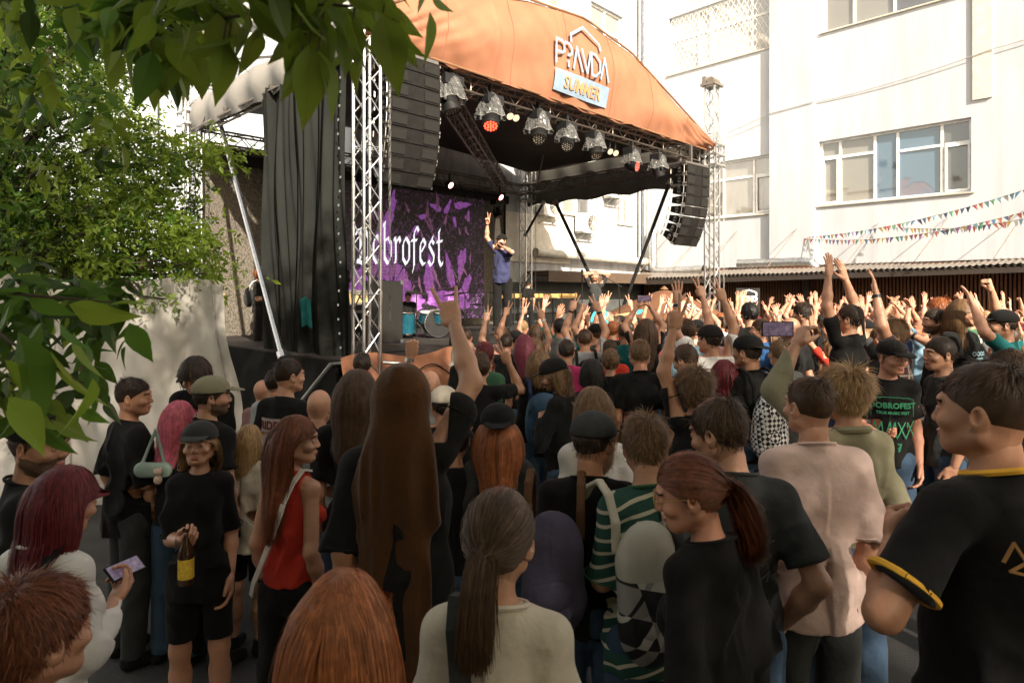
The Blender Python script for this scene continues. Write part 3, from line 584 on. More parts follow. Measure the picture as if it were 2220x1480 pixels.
# blackletter lettering drawn with a broad nib held at 40 degrees
BL = {'D': [[(.0,.0),(.55,.0),(.9,.25),(.9,.95),(.5,1.35),(.1,1.2)],[(.25,.1),(.25,1.2)],[(.1,1.25),(-.15,1.0)],[(.42,.2),(.42,1.1)],[(-.1,.1),(.5,-.08)]],
 'o': [[(.12,.2),(.12,.8),(.4,1.05),(.68,.82),(.68,.22),(.4,-.02),(.12,.2)]], 'b': [[(.15,1.55),(.15,.2),(.42,-.02),(.7,.22),(.7,.8),(.42,1.0),(.2,.85)],[(.0,1.45),(.25,1.6)]],
 'r': [[(.0,.9),(.15,1.02),(.2,.8),(.2,.1),(.1,0)],[(.2,.8),(.5,1.05),(.6,.85)]], 'f': [[(.05,-.35),(.22,-.1),(.22,1.25),(.5,1.52),(.66,1.35)],[(-.05,.95),(.5,.98)]],
 'e': [[(.6,.1),(.4,-.02),(.12,.2),(.12,.8),(.4,1.05),(.62,.85),(.2,.5)]], 's': [[(.62,.88),(.36,1.04),(.12,.8),(.6,.38),(.56,.14),(.3,-.04),(.05,.16)],[(.36,1.04),(.55,1.2)]],
 't': [[(.25,1.45),(.25,.2),(.45,-.02),(.66,.12)],[(.0,.96),(.6,1.02)],[(.25,1.4),(.4,1.5)]]}
w = MB(); nib = Vector((math.cos(R(42)), math.sin(R(42))))*.105
s0, z0 = px2s(757, 556); s1, _ = px2s(952, 556); wr = 'Dobrofest'; adv = {'D':1.2,'o':.9,'b':.92,'r':.72,'f':.68,'e':.82,'s':.84,'t':.7}; tot = sum(adv[c] for c in wr)
s0 = 3.45; s1 = px2s(957,560)[0]
sc = (s1-s0)/tot; x = 0; yy = 5.5
for ch in wr:
    for ln in BL[ch]:
        for a, b_ in zip(ln[:-1], ln[1:]):
            A_ = Vector((x+a[0], a[1]*1.12)); B_ = Vector((x+b_[0], b_[1]*1.12)); yy -= .0006
            d_ = (B_-A_).normalized(); nb = nib if abs(d_.cross(nib.normalized())) > .35 else nib*.6+Vector((-d_.y,d_.x))*.05
            w.add([(s0+p.x*sc, yy, 2.92+p.y*sc*1.65) for p in (A_-nb, A_+nb, B_+nb, B_-nb)], [(0,1,2,3)])
    x += adv[ch]
w.build('lettering', pm('white_print', (.8,.79,.83), .6, 0, .03, emit=(.8,.8,.9), es=.35), scr)
m = MB()
for k in range(10): m.tube([(2.5+k*.56,5.58,4.82),(2.5+k*.56,5.9,5.28)], .015, 5); m.tube([(2.5+k*.56,5.58,4.82),(2.5+k*.56,5.58,4.88)], .04, 6)
m.build('hanging_strap', blackm, scr)
# braces
def pole(label, a, b, r, mt, ends=True):
    o = thing('brace_pole', label, 'brace', a, 0, 'diagonal stage braces'); m = MB(); m.tube([Vector((0,0,0)), Vector(b)-Vector(a)], r, 8); m.build('tube', mt, o, True)
    m = MB(); d = (Vector(b)-Vector(a)); L_ = d.length; d.normalize()
    for q in (0, L_): m.tube([d*(q-.06), d*(q+.06)], r*1.7, 8)
    m.build('clamp', alu, o); return o
pole('long silver diagonal pole from the left rear tower down across the drape', at(476,262,12.9), at(612,770,9.6), .045, alu)
pole('long black brace slanting down to the right behind the guitarist', at(1205,440,18.4), at(1300,640,17.5), .05, blackm)
pole('long black brace slanting down to the left below the right loudspeaker', at(1452,395,15.9), at(1350,668,16.5), .045, blackm)
pole('short black brace beside the rear right tower', at(1178,440,19.4), at(1140,508,19.8), .04, blackm)
# stairs at the left
sx = sthing('stage_stairs', 'dark metal stairs with handrails climbing to the left side of the stage', 'stairs', -1.0,3.9,0)
for k in range(5):
    m = MB(); m.box((-.8+.28*k-.5,-.5,.2+.21*k),(-.8+.28*k-.22,.6,.24+.21*k)); m.build('tread', pm('green_grey_tread', (.12,.14,.12), .5, .4), sx)
for y in (-.5,.6):
    m = MB(); 
    for dz in (.0,.45,.9): m.tube([(-1.3,y,.35+dz),(.15,y,1.3+dz)], .02 if dz else .035, 6)
    for k in range(3): m.tube([(-1.3+.6*k,y,.2+.42*k),(-1.3+.6*k,y,1.2+.42*k)], .018, 6)
    m.build('handrail', pm('pale_green_steel', (.25,.33,.28), .4, .6), sx)
for lab, a, b in (('long orange wooden rail behind the singer', (8.1,5.3), (11.5,5.9)), ('orange wooden rail end at the left of the backdrop', (-.9,5.9), (.5,6.2))):
    o = sthing('wooden_rail', lab, 'rail', a[0],a[1],DK); m = MB(); m.box((0,-.03,.78),(b[0]-a[0],.03,.92)); m.build('board', pm('yellow_wood', (.55,.34,.12), .6), o)
    m = MB()
    for k in range(4): x = .05+(b[0]-a[0]-.1)*k/3; m.box((x-.02,-.02,-.2),(x+.02,.02,.78))
    m.box((.0,-.015,.3),(b[0]-a[0],.015,.34)); m.build('post', blackm, o)
# ---------------------------------------------------------------- people: signed-distance bodies turned into one continuous surface
_lat = np.random.default_rng(3).random((32,32,32)).astype(np.float32)
def vn(P, f=1.):
    q = P*f; i = np.floor(q).astype(int); t = q-i; t = t*t*(3-2*t); r = 0
    for a in (0,1):
        for b in (0,1):
            for c in (0,1):
                w = (t[...,0] if a else 1-t[...,0])*(t[...,1] if b else 1-t[...,1])*(t[...,2] if c else 1-t[...,2])
                r = r+w*_lat[(i[...,0]+a) & 31, (i[...,1]+b) & 31, (i[...,2]+c) & 31]
    return r-.5
V3 = lambda *a: np.array(a, np.float32)
def rotz(a): c, s = math.cos(a), math.sin(a); return np.array([[c,-s,0],[s,c,0],[0,0,1]], np.float32)
def rotx(a): c, s = math.cos(a), math.sin(a); return np.array([[1,0,0],[0,c,-s],[0,s,c]], np.float32)
def roty(a): c, s = math.cos(a), math.sin(a); return np.array([[c,0,s],[0,1,0],[-s,0,c]], np.float32)
class Vol:
    def __init__(s, lo, hi, h, F=None, o=None):
        """F: frame rotation (local to body), o: its origin; primitives are given in local coordinates"""
        s.h = h; s.lo = np.array(lo, np.float32); n = np.ceil((np.array(hi)-s.lo)/h).astype(int)+1; s.n = n
        s.f = np.full(n, .5, np.float32)
        s.F = np.eye(3, dtype=np.float32) if F is None else F; s.o = np.zeros(3, np.float32) if o is None else o
    def reg(s, a, b, m):
        i0 = np.maximum(0, np.floor((np.array(a)-m-s.lo)/s.h).astype(int)); i1 = np.minimum(s.n, np.ceil((np.array(b)+m-s.lo)/s.h).astype(int)+1)
        if (i1 <= i0).any(): return None, None
        g = np.meshgrid(*[s.lo[k]+s.h*np.arange(i0[k], i1[k], dtype=np.float32) for k in range(3)], indexing='ij')
        return (slice(i0[0],i1[0]), slice(i0[1],i1[1]), slice(i0[2],i1[2])), np.stack(g, -1)
    def put(s, sl, d, k, op='+'):
        f = s.f[sl]
        if op == '-': d = -d; hh = np.maximum(k-np.abs(f-d), 0)/max(k, 1e-6); s.f[sl] = np.maximum(f, d)+hh*hh*k*.25
        else: hh = np.maximum(k-np.abs(f-d), 0)/max(k, 1e-6); s.f[sl] = np.minimum(f, d)-hh*hh*k*.25
    def cone(s, a, b, ra, rb, k=.02, sy=1., op='+'):
        a = np.array(a, np.float32); b = np.array(b, np.float32); R_ = max(ra, rb)*max(1, sy)
        sl, P = s.reg(np.minimum(a, b)-R_, np.maximum(a, b)+R_, k+s.h*2.5)
        if sl is None: return s
        sc = np.array([1,1/sy,1], np.float32); A = a*sc; B = b*sc; P = P*sc; ab = B-A; t = np.clip(((P-A)@ab)/max(ab@ab, 1e-9), 0, 1)
        d = (np.linalg.norm(P-A-t[...,None]*ab, axis=-1)-(ra+(rb-ra)*t))*min(1, sy); s.put(sl, d, k, op); return s
    def ell(s, c, r, k=.02, Rm=None, op='+'):
        c = np.array(c, np.float32); r = np.array(r, np.float32); m = r.max() if Rm is not None else r
        sl, P = s.reg(c-m, c+m, k+s.h*2.5)
        if sl is None: return s
        q = P-c
        if Rm is not None: q = q@Rm
        k0 = np.linalg.norm(q/r, axis=-1); k1 = np.linalg.norm(q/(r*r), axis=-1)+1e-9; s.put(sl, k0*(k0-1)/k1, k, op); return s
    def fn(s, f, a=None, b=None):
        if a is None: a = s.lo; b = s.lo+s.h*s.n
        sl, P = s.reg(a, b, 0)
        if sl is not None: s.f[sl] = f(P, s.f[sl])
        return s
    def mesh(s):
        F = s.f; I = F < 0
        def cs(A): return [A[i:A.shape[0]-1+i or None, j:A.shape[1]-1+j or None, k:A.shape[2]-1+k or None] for i in (0,1) for j in (0,1) for k in (0,1)]
        c = cs(I); any_ = np.zeros(c[0].shape, bool); all_ = np.ones(c[0].shape, bool)
        for q in c: any_ |= q; all_ &= q
        act = any_ & ~all_; idx = np.full(act.shape, -1, np.int32); ii = np.argwhere(act); idx[act] = np.arange(len(ii))
        val = np.stack([q[act] for q in cs(F)], -1); off = np.array([(i,j,k) for i in (0,1) for j in (0,1) for k in (0,1)], np.float32)
        acc = np.zeros((len(ii),3), np.float32); cnt = np.zeros(len(ii), np.float32)
        for a in range(8):
            for b in range(a+1, 8):
                if abs(off[a]-off[b]).sum() == 1:
                    va, vb = val[:,a], val[:,b]; m = (va < 0) != (vb < 0); t = np.where(m, va/(np.where(va == vb, 1, va-vb)), 0)
                    acc += (off[a]+(off[b]-off[a])*t[:,None])*m[:,None]; cnt += m
        V = s.lo+(ii+acc/np.maximum(cnt, 1)[:,None])*s.h; fs = []
        for ax in range(3):
            A = I.take(range(0, I.shape[ax]-1), ax); B = I.take(range(1, I.shape[ax]), ax); e = np.argwhere(A != B)
            o1, o2 = [(1,2),(2,0),(0,1)][ax]; ok = (e[:,o1] > 0) & (e[:,o2] > 0) & (e[:,o1] < I.shape[o1]-1) & (e[:,o2] < I.shape[o2]-1); e = e[ok]
            sg = A[tuple(e.T)]; d1 = np.zeros(3, int); d1[o1] = 1; d2 = np.zeros(3, int); d2[o2] = 1
            q = np.stack([idx[tuple((e-d1-d2).T)], idx[tuple((e-d2).T)], idx[tuple(e.T)], idx[tuple((e-d1).T)]], -1)
            q[~sg] = q[~sg][:, ::-1]; fs.append(q)
        Fq = np.concatenate(fs); Fq = Fq[(Fq >= 0).all(1)]
        return V@s.F.T+s.o, Fq
def join(parts):
    Vs, Fs, Ms, n = [], [], [], 0
    for p in parts:
        V, Fq = p[0], p[1]; Vs.append(V); Fs.append(Fq+n); n += len(V); Ms.append(p[2] if len(p) > 2 and p[2] is not None else np.zeros(len(Fq), np.int32))
    return np.concatenate(Vs), np.concatenate(Fs), np.concatenate(Ms)
# ---- hand in its own frame: x = finger direction, y = palm normal (out of the palm), z = thumb side
GEST = {'open':([6,8,8,10],[9,3,-3,-9],'out'), 'flat':([4,4,4,6],[3,1,-1,-3],'mid'), 'V':([3,5,82,85],[11,-8,0,0],'in'), 'horns':([2,86,86,4],[10,0,0,-14],'in'), 'fist':([84,86,86,84],[0,0,0,0],'in'),
        'relax':([26,30,34,38],[3,1,-1,-3],'mid'), 'grip':([52,55,58,60],[2,0,0,-2],'grip'), 'point':([3,84,86,84],[0,0,0,0],'in')}
def hand(wrist, X, Yp, left, gest, h=.0045, tw=.027):
    X = X/np.linalg.norm(X); Yp = Yp-X*(Yp@X); Yp /= np.linalg.norm(Yp)
    Z = np.cross(X, Yp)
    if left: Z = -Z                        # thumb side; palm towards Yp
    Fm = np.stack([X, Yp, Z], 1).astype(np.float32)
    v = Vol((-.05,-.055,-.075), (.215,.105,.12), h, Fm, np.array(wrist, np.float32))
    v.cone((-.04,0,0), (.006,0,0), tw*1.0, tw*.93, .01, .82)
    for z, l in ((.029,.088),(.010,.092),(-.010,.088),(-.028,.080)): v.cone((.008,0,z*.55), (l,-.001,z), .0145, .0115, .012)
    v.ell((.045,.002,0), (.045,.0135,.036), .012); v.cone((.015,.006,.024), (.055,.006,.034), .017, .013, .014)
    curls, spr, th = GEST[gest]; ln = ((.045,.027,.022),(.050,.031,.023),(.046,.029,.022),(.036,.022,.019)); zb = (.031,.0105,-.0105,-.030)
    for i in range(4):
        p = np.array([(.088,.092,.087,.079)[i], -.002, zb[i]]); a = 0; sp = R(spr[i]); r0 = (.0098,.0100,.0095,.0085)[i]
        for j in range(3):
            a += R(curls[i])*(1.0 if j < 2 else .75)
            q = p+ln[i][j]*np.array([math.cos(a)*math.cos(sp), math.sin(a), math.cos(a)*math.sin(sp)]); v.cone(p, q, r0-j*.0007, r0-.0009-j*.0008, .0035 if j == 0 else .003); 
            v.ell(q, (r0*.93-j*.0006,)*3, .002); p = q
    T = {'out':((.022,.004,.034),(.058,.012,.064),(.088,.016,.082)), 'mid':((.022,.006,.034),(.062,.018,.050),(.090,.024,.055)), 'in':((.022,.010,.033),(.060,.034,.034),(.078,.045,.008)), 'grip':((.022,.010,.033),(.055,.036,.046),(.082,.054,.040))}[th]
    v.cone(T[0], T[1], .0155, .0115, .010); v.cone(T[1], T[2], .0112, .0090, .003)
    v.fn(lambda P, f: np.maximum(f, -.036-P[...,0]))
    V, Fq = v.mesh(); return V, Fq
# ---- head in its own frame: origin skull centre, +y forward
def head(vol, fat=1., fem=False, near=False):
    v = vol; j = .94 if fem else 1.
    v.ell((0,-.012,.022), (.074,.093,.092), .01)                         # cranium
    v.ell((0,.030,-.030), (.060*fat*j,.060,.075), .03)                  # face
    v.ell((0,.055,-.088), (.030*fat*j,.030,.024), .03)                  # chin
    for s_ in (-1,1): v.cone((s_*.054*fat*j,-.008,-.055), (s_*.022,.058,-.088), .020*fat, .018, .02)   # jaw
    v.ell((0,.078,.022), (.050,.016,.014), .015)                        # brow
    for s_ in (-1,1):
        v.ell((s_*.031,.096,-.001), (.016,.014,.011), .010, None, '-')   # eye sockets
        v.ell((s_*.031,.079,-.002), (.0125,.0125,.0115), .003)
        v.ell((s_*.046,.062,-.030), (.020,.022,.018), .018)             # cheekbones
    v.cone((0,.084,.010), (0,.100,-.028), .0068, .0095, .008); v.ell((0,.096,-.032), (.0155,.011,.0085), .008)
    for s_ in (-1,1): v.ell((s_*.012,.094,-.034), (.0075,.008,.0065), .004)
    v.ell((0,.086,-.060), (.023,.011,.0055), .004); v.ell((0,.085,-.0705), (.019,.011,.006), .004); v.ell((0,.099,-.0650), (.024,.006,.0016), .002, None, '-')
    v.ell((0,.085,-.079), (.016,.010,.006), .008, None, '-')
    for s_ in (-1,1):                                                   # ears
        Rm = rotz(s_*R(-22)); v.ell((s_*.077,-.012,-.012), (.008,.020,.032), .004, Rm); v.ell((s_*.083,-.008,-.006), (.006,.010,.017), .004, Rm, '-'); v.ell((s_*.075,-.002,-.036), (.007,.009,.010), .004)
def head_mats(V, Fq, Rh, oh, beard=None):
    """material slot per face of the head: 0 skin, 1 eye white, 2 iris, 3 lips, 4 brow, 5 beard"""
    c = (V[Fq].mean(1)-oh)@Rh; m = np.zeros(len(Fq), np.int32)
    x, y, z = np.abs(c[:,0]), c[:,1], c[:,2]; ex = x-.031; ez = z+.002
    fr_ = y > .080
    m[fr_ & (ex**2/.0105**2+ez**2/.0042**2 < 1)] = 1; m[fr_ & (ex**2+ez**2 < .0046**2)] = 2
    m[(y > .083) & ((x/.023)**2+((z+.0655)/.0115)**2 < 1)] = 3
    m[(y > .070) & (np.abs(z-.0225+.2*np.abs(x-.032)) < .0040) & (x > .013) & (x < .050)] = 4
    if beard: m[(m == 0) & (z < -.040-.35*np.maximum(0, x-.03)+.5*np.maximum(0, .045-y)) & (y > -.01) & (y < .12) & ~((y > .09) & (z > -.050) & (x < .012))] = 5
    return m
NECK = V3(0,-.005,1.475)
def headframe(yaw=0, pitch=0, roll=0):
    Rh = (rotz(R(yaw))@rotx(R(pitch))@roty(R(roll))).astype(np.float32); return Rh, NECK+Rh@V3(0,.028,.155)
def ik(sh, wr, l1, l2, pole):
    d = wr-sh; L_ = np.linalg.norm(d); L2 = min(L_, (l1+l2)*.998); d = d/L_; a = (l1*l1-l2*l2+L2*L2)/(2*L2); hh = math.sqrt(max(l1*l1-a*a, 1e-6))
    p = pole-d*(pole@d); p /= np.linalg.norm(p); return sh+d*a+p*hh, sh+d*L2
ARMS = {  # wrist position relative to the shoulder (x outwards), palm normal, elbow pole
 'down':((.045,.03,-.52),(-1,0,0),(.2,-1,0),'relax'), 'front':((-.05,.28,-.28),(-.3,0,1),(.3,-.5,-.8),'relax'), 'pocket':((.02,.05,-.46),(-1,0,0),(1,-1,0),'fist'),
 'V':((.02,.10,.50),(0,1,0),(1,.2,0),'V'), 'V2':((.14,.12,.45),(0,1,.1),(1,0,-.5),'V'), 'open':((.05,.12,.49),(0,1,0),(1,.2,0),'open'), 'open2':((.16,.18,.40),(0,1,0),(1,0,-.5),'open'), 'clap':((-.10,.16,.44),(-1,.3,0),(1,.3,0),'flat'),
 'fist':((.04,.12,.47),(0,1,0),(1,.1,0),'fist'), 'horns':((.04,.06,.51),(0,1,0),(1,.1,0),'horns'), 'point':((-.05,.38,.22),(0,-.2,-1),(1,0,-1),'point'), 'bentV':((.02,.22,.20),(0,1,.2),(.7,.3,-1),'V'),
 'head':((-.10,.06,.26),(-1,-.3,0),(1,.1,.2),'relax'), 'phone':((-.02,.32,.30),(-.9,.2,.2),(1,0,-1),'grip'), 'chest':((-.12,.18,-.16),(0,-1,.1),(1,-.1,-1),'fist'), 'hold':((-.08,.26,-.22),(-.5,0,1),(.3,-.4,-1),'grip'), 'mic':((-.13,.17,.11),(-.8,-.3,0),(.9,.1,-.6),'grip'), 'hip':((.10,.10,-.44),(-1,0,0),(1,-.5,0),'relax')}
SKEL = {}
def skeleton(arms, fem=False, wid=1.):
    J = {}; sw = (.126 if fem else .152)*(.5+.5*wid)
    for s_, key in ((-1,'L'),(1,'R')):
        a = arms[0 if s_ < 0 else 1]
        if isinstance(a, str): a = (a,)
        w, pn, po, ge = ARMS[a[0]]
        if len(a) > 1 and a[1] is not None: w = a[1]
        if len(a) > 2 and a[2] is not None: pn = a[2]
        if len(a) > 3 and a[3] is not None: ge = a[3]
        up = max(0, w[2])/.5; sh = V3(s_*(sw-.025*up), -.01+.01*up, 1.405+.055*up)
        w_ = V3(s_*w[0], w[1], w[2]); pn_ = V3(s_*pn[0], pn[1], pn[2]); po_ = V3(s_*po[0], po[1], po[2])
        el, wr = ik(sh, sh+w_, .285, .255, po_); J[key] = (sh, el, wr, pn_, ge)
    J['sw'] = sw; return J
def body_mesh(J, fem, wid, head_yaw, head_pitch, head_roll=0, h=.014, hh=.007, hd=.005, legs=True, beard=None, fat=1., lean=0):
    P = []; sw = J['sw']
    v = Vol((-1.0,-.45,.02 if legs else .7), (1.0,.75,2.2), h)
    allp = np.stack([J[k][i] for k in 'LR' for i in range(3)]); lo = np.minimum(allp.min(0)-.1, [-.27,-.22,0.0 if legs else .75]); hi = np.maximum(allp.max(0)+.1, [.27,.24,1.62]); v = Vol(lo, hi, h)
    b = .9 if fem else 1.
    v.ell((0,0,1.28), (.130*b*wid,.090*wid,.20), .05); v.ell((0,.0,1.05), (.115*b*wid,.085*wid,.15), .06); v.ell((0,-.01,.92), (.138*wid,.100*wid,.12), .05)
    for s_ in (-1,1):
        v.cone((0,-.01,1.44), J['L' if s_ < 0 else 'R'][0], .050, .044, .03)
        if legs: v.cone((s_*.085,-.005,.90), (s_*.10,.0,.50), .085*wid, .055, .03); v.cone((s_*.10,0,.50), (s_*.105,-.02,.10), .055, .036, .02); v.cone((s_*.10,-.02,.36), (s_*.10,-.02,.3), .058, .054, .03)
    for k in 'LR':
        sh, el, wr, pn, ge = J[k]; g = .9 if fem else 1.; d = (wr-el)/np.linalg.norm(wr-el); ww = wr-d*.012
        v.cone(sh, el, .045*g*wid, .040*g, .02); v.cone(el, el+(wr-el)*.35, .041*g, .040*g, .02); v.cone(el+(wr-el)*.35, ww, .040*g, .0255*g, .02)
    Rh, oh = headframe(head_yaw, head_pitch, head_roll)
    v.cone((0,-.015,1.42), NECK+Rh@V3(0,.0,.07), .058*(.85 if fem else 1.)*(.5+.5*wid), .052*(.85 if fem else 1.), .03)
    P.append(v.mesh())
    hv = Vol((-.11,-.125,-.14), (.11,.14,.135), hh, Rh, oh); head(hv, fat, fem)
    q = (NECK+Rh@V3(0,.0,.03)-oh)@Rh; hv.cone(q, (0,-.02,-.04), .050*(.85 if fem else 1.), .055*(.85 if fem else 1.), .03)
    Vh, Fh = hv.mesh(); P.append((Vh, Fh, head_mats(Vh, Fh, Rh, oh, beard)))
    for k in 'LR':
        sh, el, wr, pn, ge = J[k]; P.append(hand(wr, wr-el, pn, k == 'L', ge, hd, .0275*(.9 if fem else 1.)))
    return join(P)
def folds(P, f, amp, seed=0):
    sx = P[...,0]*(1 if seed % 2 else -1); Q = np.stack([P[...,0]+.35*P[...,2]*np.sign(sx), P[...,1], P[...,2]*.55-.25*np.abs(P[...,0])], -1)
    n = (np.abs(vn(Q+seed*3.7, 9.))-.2)*2.1+vn(P+seed, 19.)*.18
    return f+n*amp*np.clip((1.42-P[...,2])/.14, .2, 1)
def shirt_mesh(J, fem, wid, h=.014, kind='tee', seed=0, legs=False):
    sw = J['sw']; b = .9 if fem else 1.; pad = .012
    hem = {'tee':.86,'long':.84,'tank':.95,'over':.80}[kind]
    pts = np.stack([J[k][i] for k in 'LR' for i in range(3)]); lo = np.minimum(pts.min(0)-.12, [-.36,-.28,hem-.03]); hi = np.maximum(pts.max(0)+.12, [.36,.3,1.56])
    v = Vol(lo, hi, h); lz = .010 if kind != 'over' else .028
    v.ell((0,-.002,1.29), ((.142*b)*wid+lz,.104*wid+lz,.20), .05); v.ell((0,.004,1.08), (.134*b*wid+lz,.100*wid+lz,.17), .06)
    if fem and kind != 'over': [v.ell((s_*.065,.085,1.25), (.06,.055,.062), .03) for s_ in (-1,1)]
    v.cone((0,0,1.02), (0,-.004,hem-.03), .144*b*wid+lz, .160*wid+lz, .04, .78)
    for s_, k in ((-1,'L'),(1,'R')):
        sh, el, wr, pn, ge = J[k]
        v.cone((s_*.05,-.012,1.435), sh, .054+pad*.4, .055+pad*.3, .035)
        if kind != 'tank':
            e = sh+(el-sh)*({'tee':.72,'over':.98,'long':1.}[kind] if kind == 'long' or el[2] < sh[2]+.05 else .55); g = (.9 if fem else 1.)*(.5+.5*wid)
            v.cone(sh, e, .057*g+.004, (.056 if kind != 'over' else .068)*g+.006, .03)
            if kind == 'long': v.cone(el, wr-(wr-el)*.08, .058, .040, .03)
            elif el[2] < sh[2]+.1:         # cut the sleeve end clean
                d = (e-sh)/np.linalg.norm(e-sh); v.fn(lambda P, f: np.maximum(f, np.where((P-e)@d > 0, np.where(np.linalg.norm(P-e, axis=-1) < .13, (P-e)@d, f), f)))
    v.cone((0,-.012,1.43), (0,-.012,1.47), .080, .070, .025); neck = True
    if kind == 'tank': [v.ell((s_*(sw+.03),0,1.40), (.075,.09,.13), .015, None, '-') for s_ in (-1,1)]
    v.fn(lambda P, f: folds(P, f, .038 if kind != 'over' else .044, seed)); v.fn(lambda P, f: np.maximum(np.maximum(f, hem+.006*np.sin(P[...,0]*31+seed)-P[...,2]), np.where(np.abs(P[...,0]) < .16, P[...,2]-1.486+.30*(P[...,1]+.012), -1)))
    return v.mesh()
def trousers_mesh(wid, h=.016, kind='long', seed=0):
    z0 = {'long':.07,'shorts':.56}[kind]; v = Vol((-.3,-.25,z0-.02), (.3,.25,1.06), h)
    v.ell((0,-.01,.92), (.148*wid+.006,.104*wid+.006,.13), .04)
    for s_ in (-1,1):
        v.cone((s_*.085,-.005,.90), (s_*.10,.0,.48), .097*wid, .072, .03)
        if kind == 'long': v.cone((s_*.10,0,.5), (s_*.105,-.02,.08), .080, .062, .03)
    v.fn(lambda P, f: folds(P, f, .012, seed+5)); v.fn(lambda P, f: np.maximum(f, z0-P[...,2])); return v.mesh()
def shoes_mesh(s_, h=.009):
    v = Vol((-.2,-.14,0), (.2,.22,.13), h)
    if 1: v.cone((s_*.11,-.05,.045), (s_*.13,.13,.035), .045, .038, .03); v.cone((s_*.107,-.03,.05), (s_*.107,-.025,.11), .045, .046, .03)
    v.fn(lambda P, f: np.maximum(f, .004-P[...,2])); return v.mesh()
# ---- hair
CAPC = V3(0,-.012,.022)
def hair_shell(Rh, oh, off, h, cut='short', seed=0, rough=.5, front=.0, capped=False):
    v = Vol((-.15,-.18,-.2), (.15,.15,.18), h, Rh, oh)
    if cut == 'long' or cut == 'bob': v.ell((0,-.030,-.005), (.079+off*.5,.090+off*.5,.112), .02)
    v.ell(CAPC, (.074+off,.093+off,.092+off), .02)
    def f(P, d):
        x, y, z = P[...,0], P[...,1], P[...,2]
        nz = vn(P*np.array([1,1,.8], np.float32)+seed, 26)*off*rough+vn(P+seed*2, 60)*off*rough*.5
        A = (y*.62-(z-.005)*.72)-.018-front+.5*np.maximum(0, -.02-z)         # keep above the line forehead-ear
        Bk = np.maximum(y+.022+(.0 if cut != 'bob' else -.03), (-.075 if cut in ('short','fade') else -.16)-z)
        d = d+.003*(1-np.clip((z-.02)/.05,0,1)) if cut == 'fade' else d
        return np.maximum(np.maximum(d+nz, np.minimum(A, Bk)), (z-.02) if capped else -1)
    v.fn(f); return v.mesh()
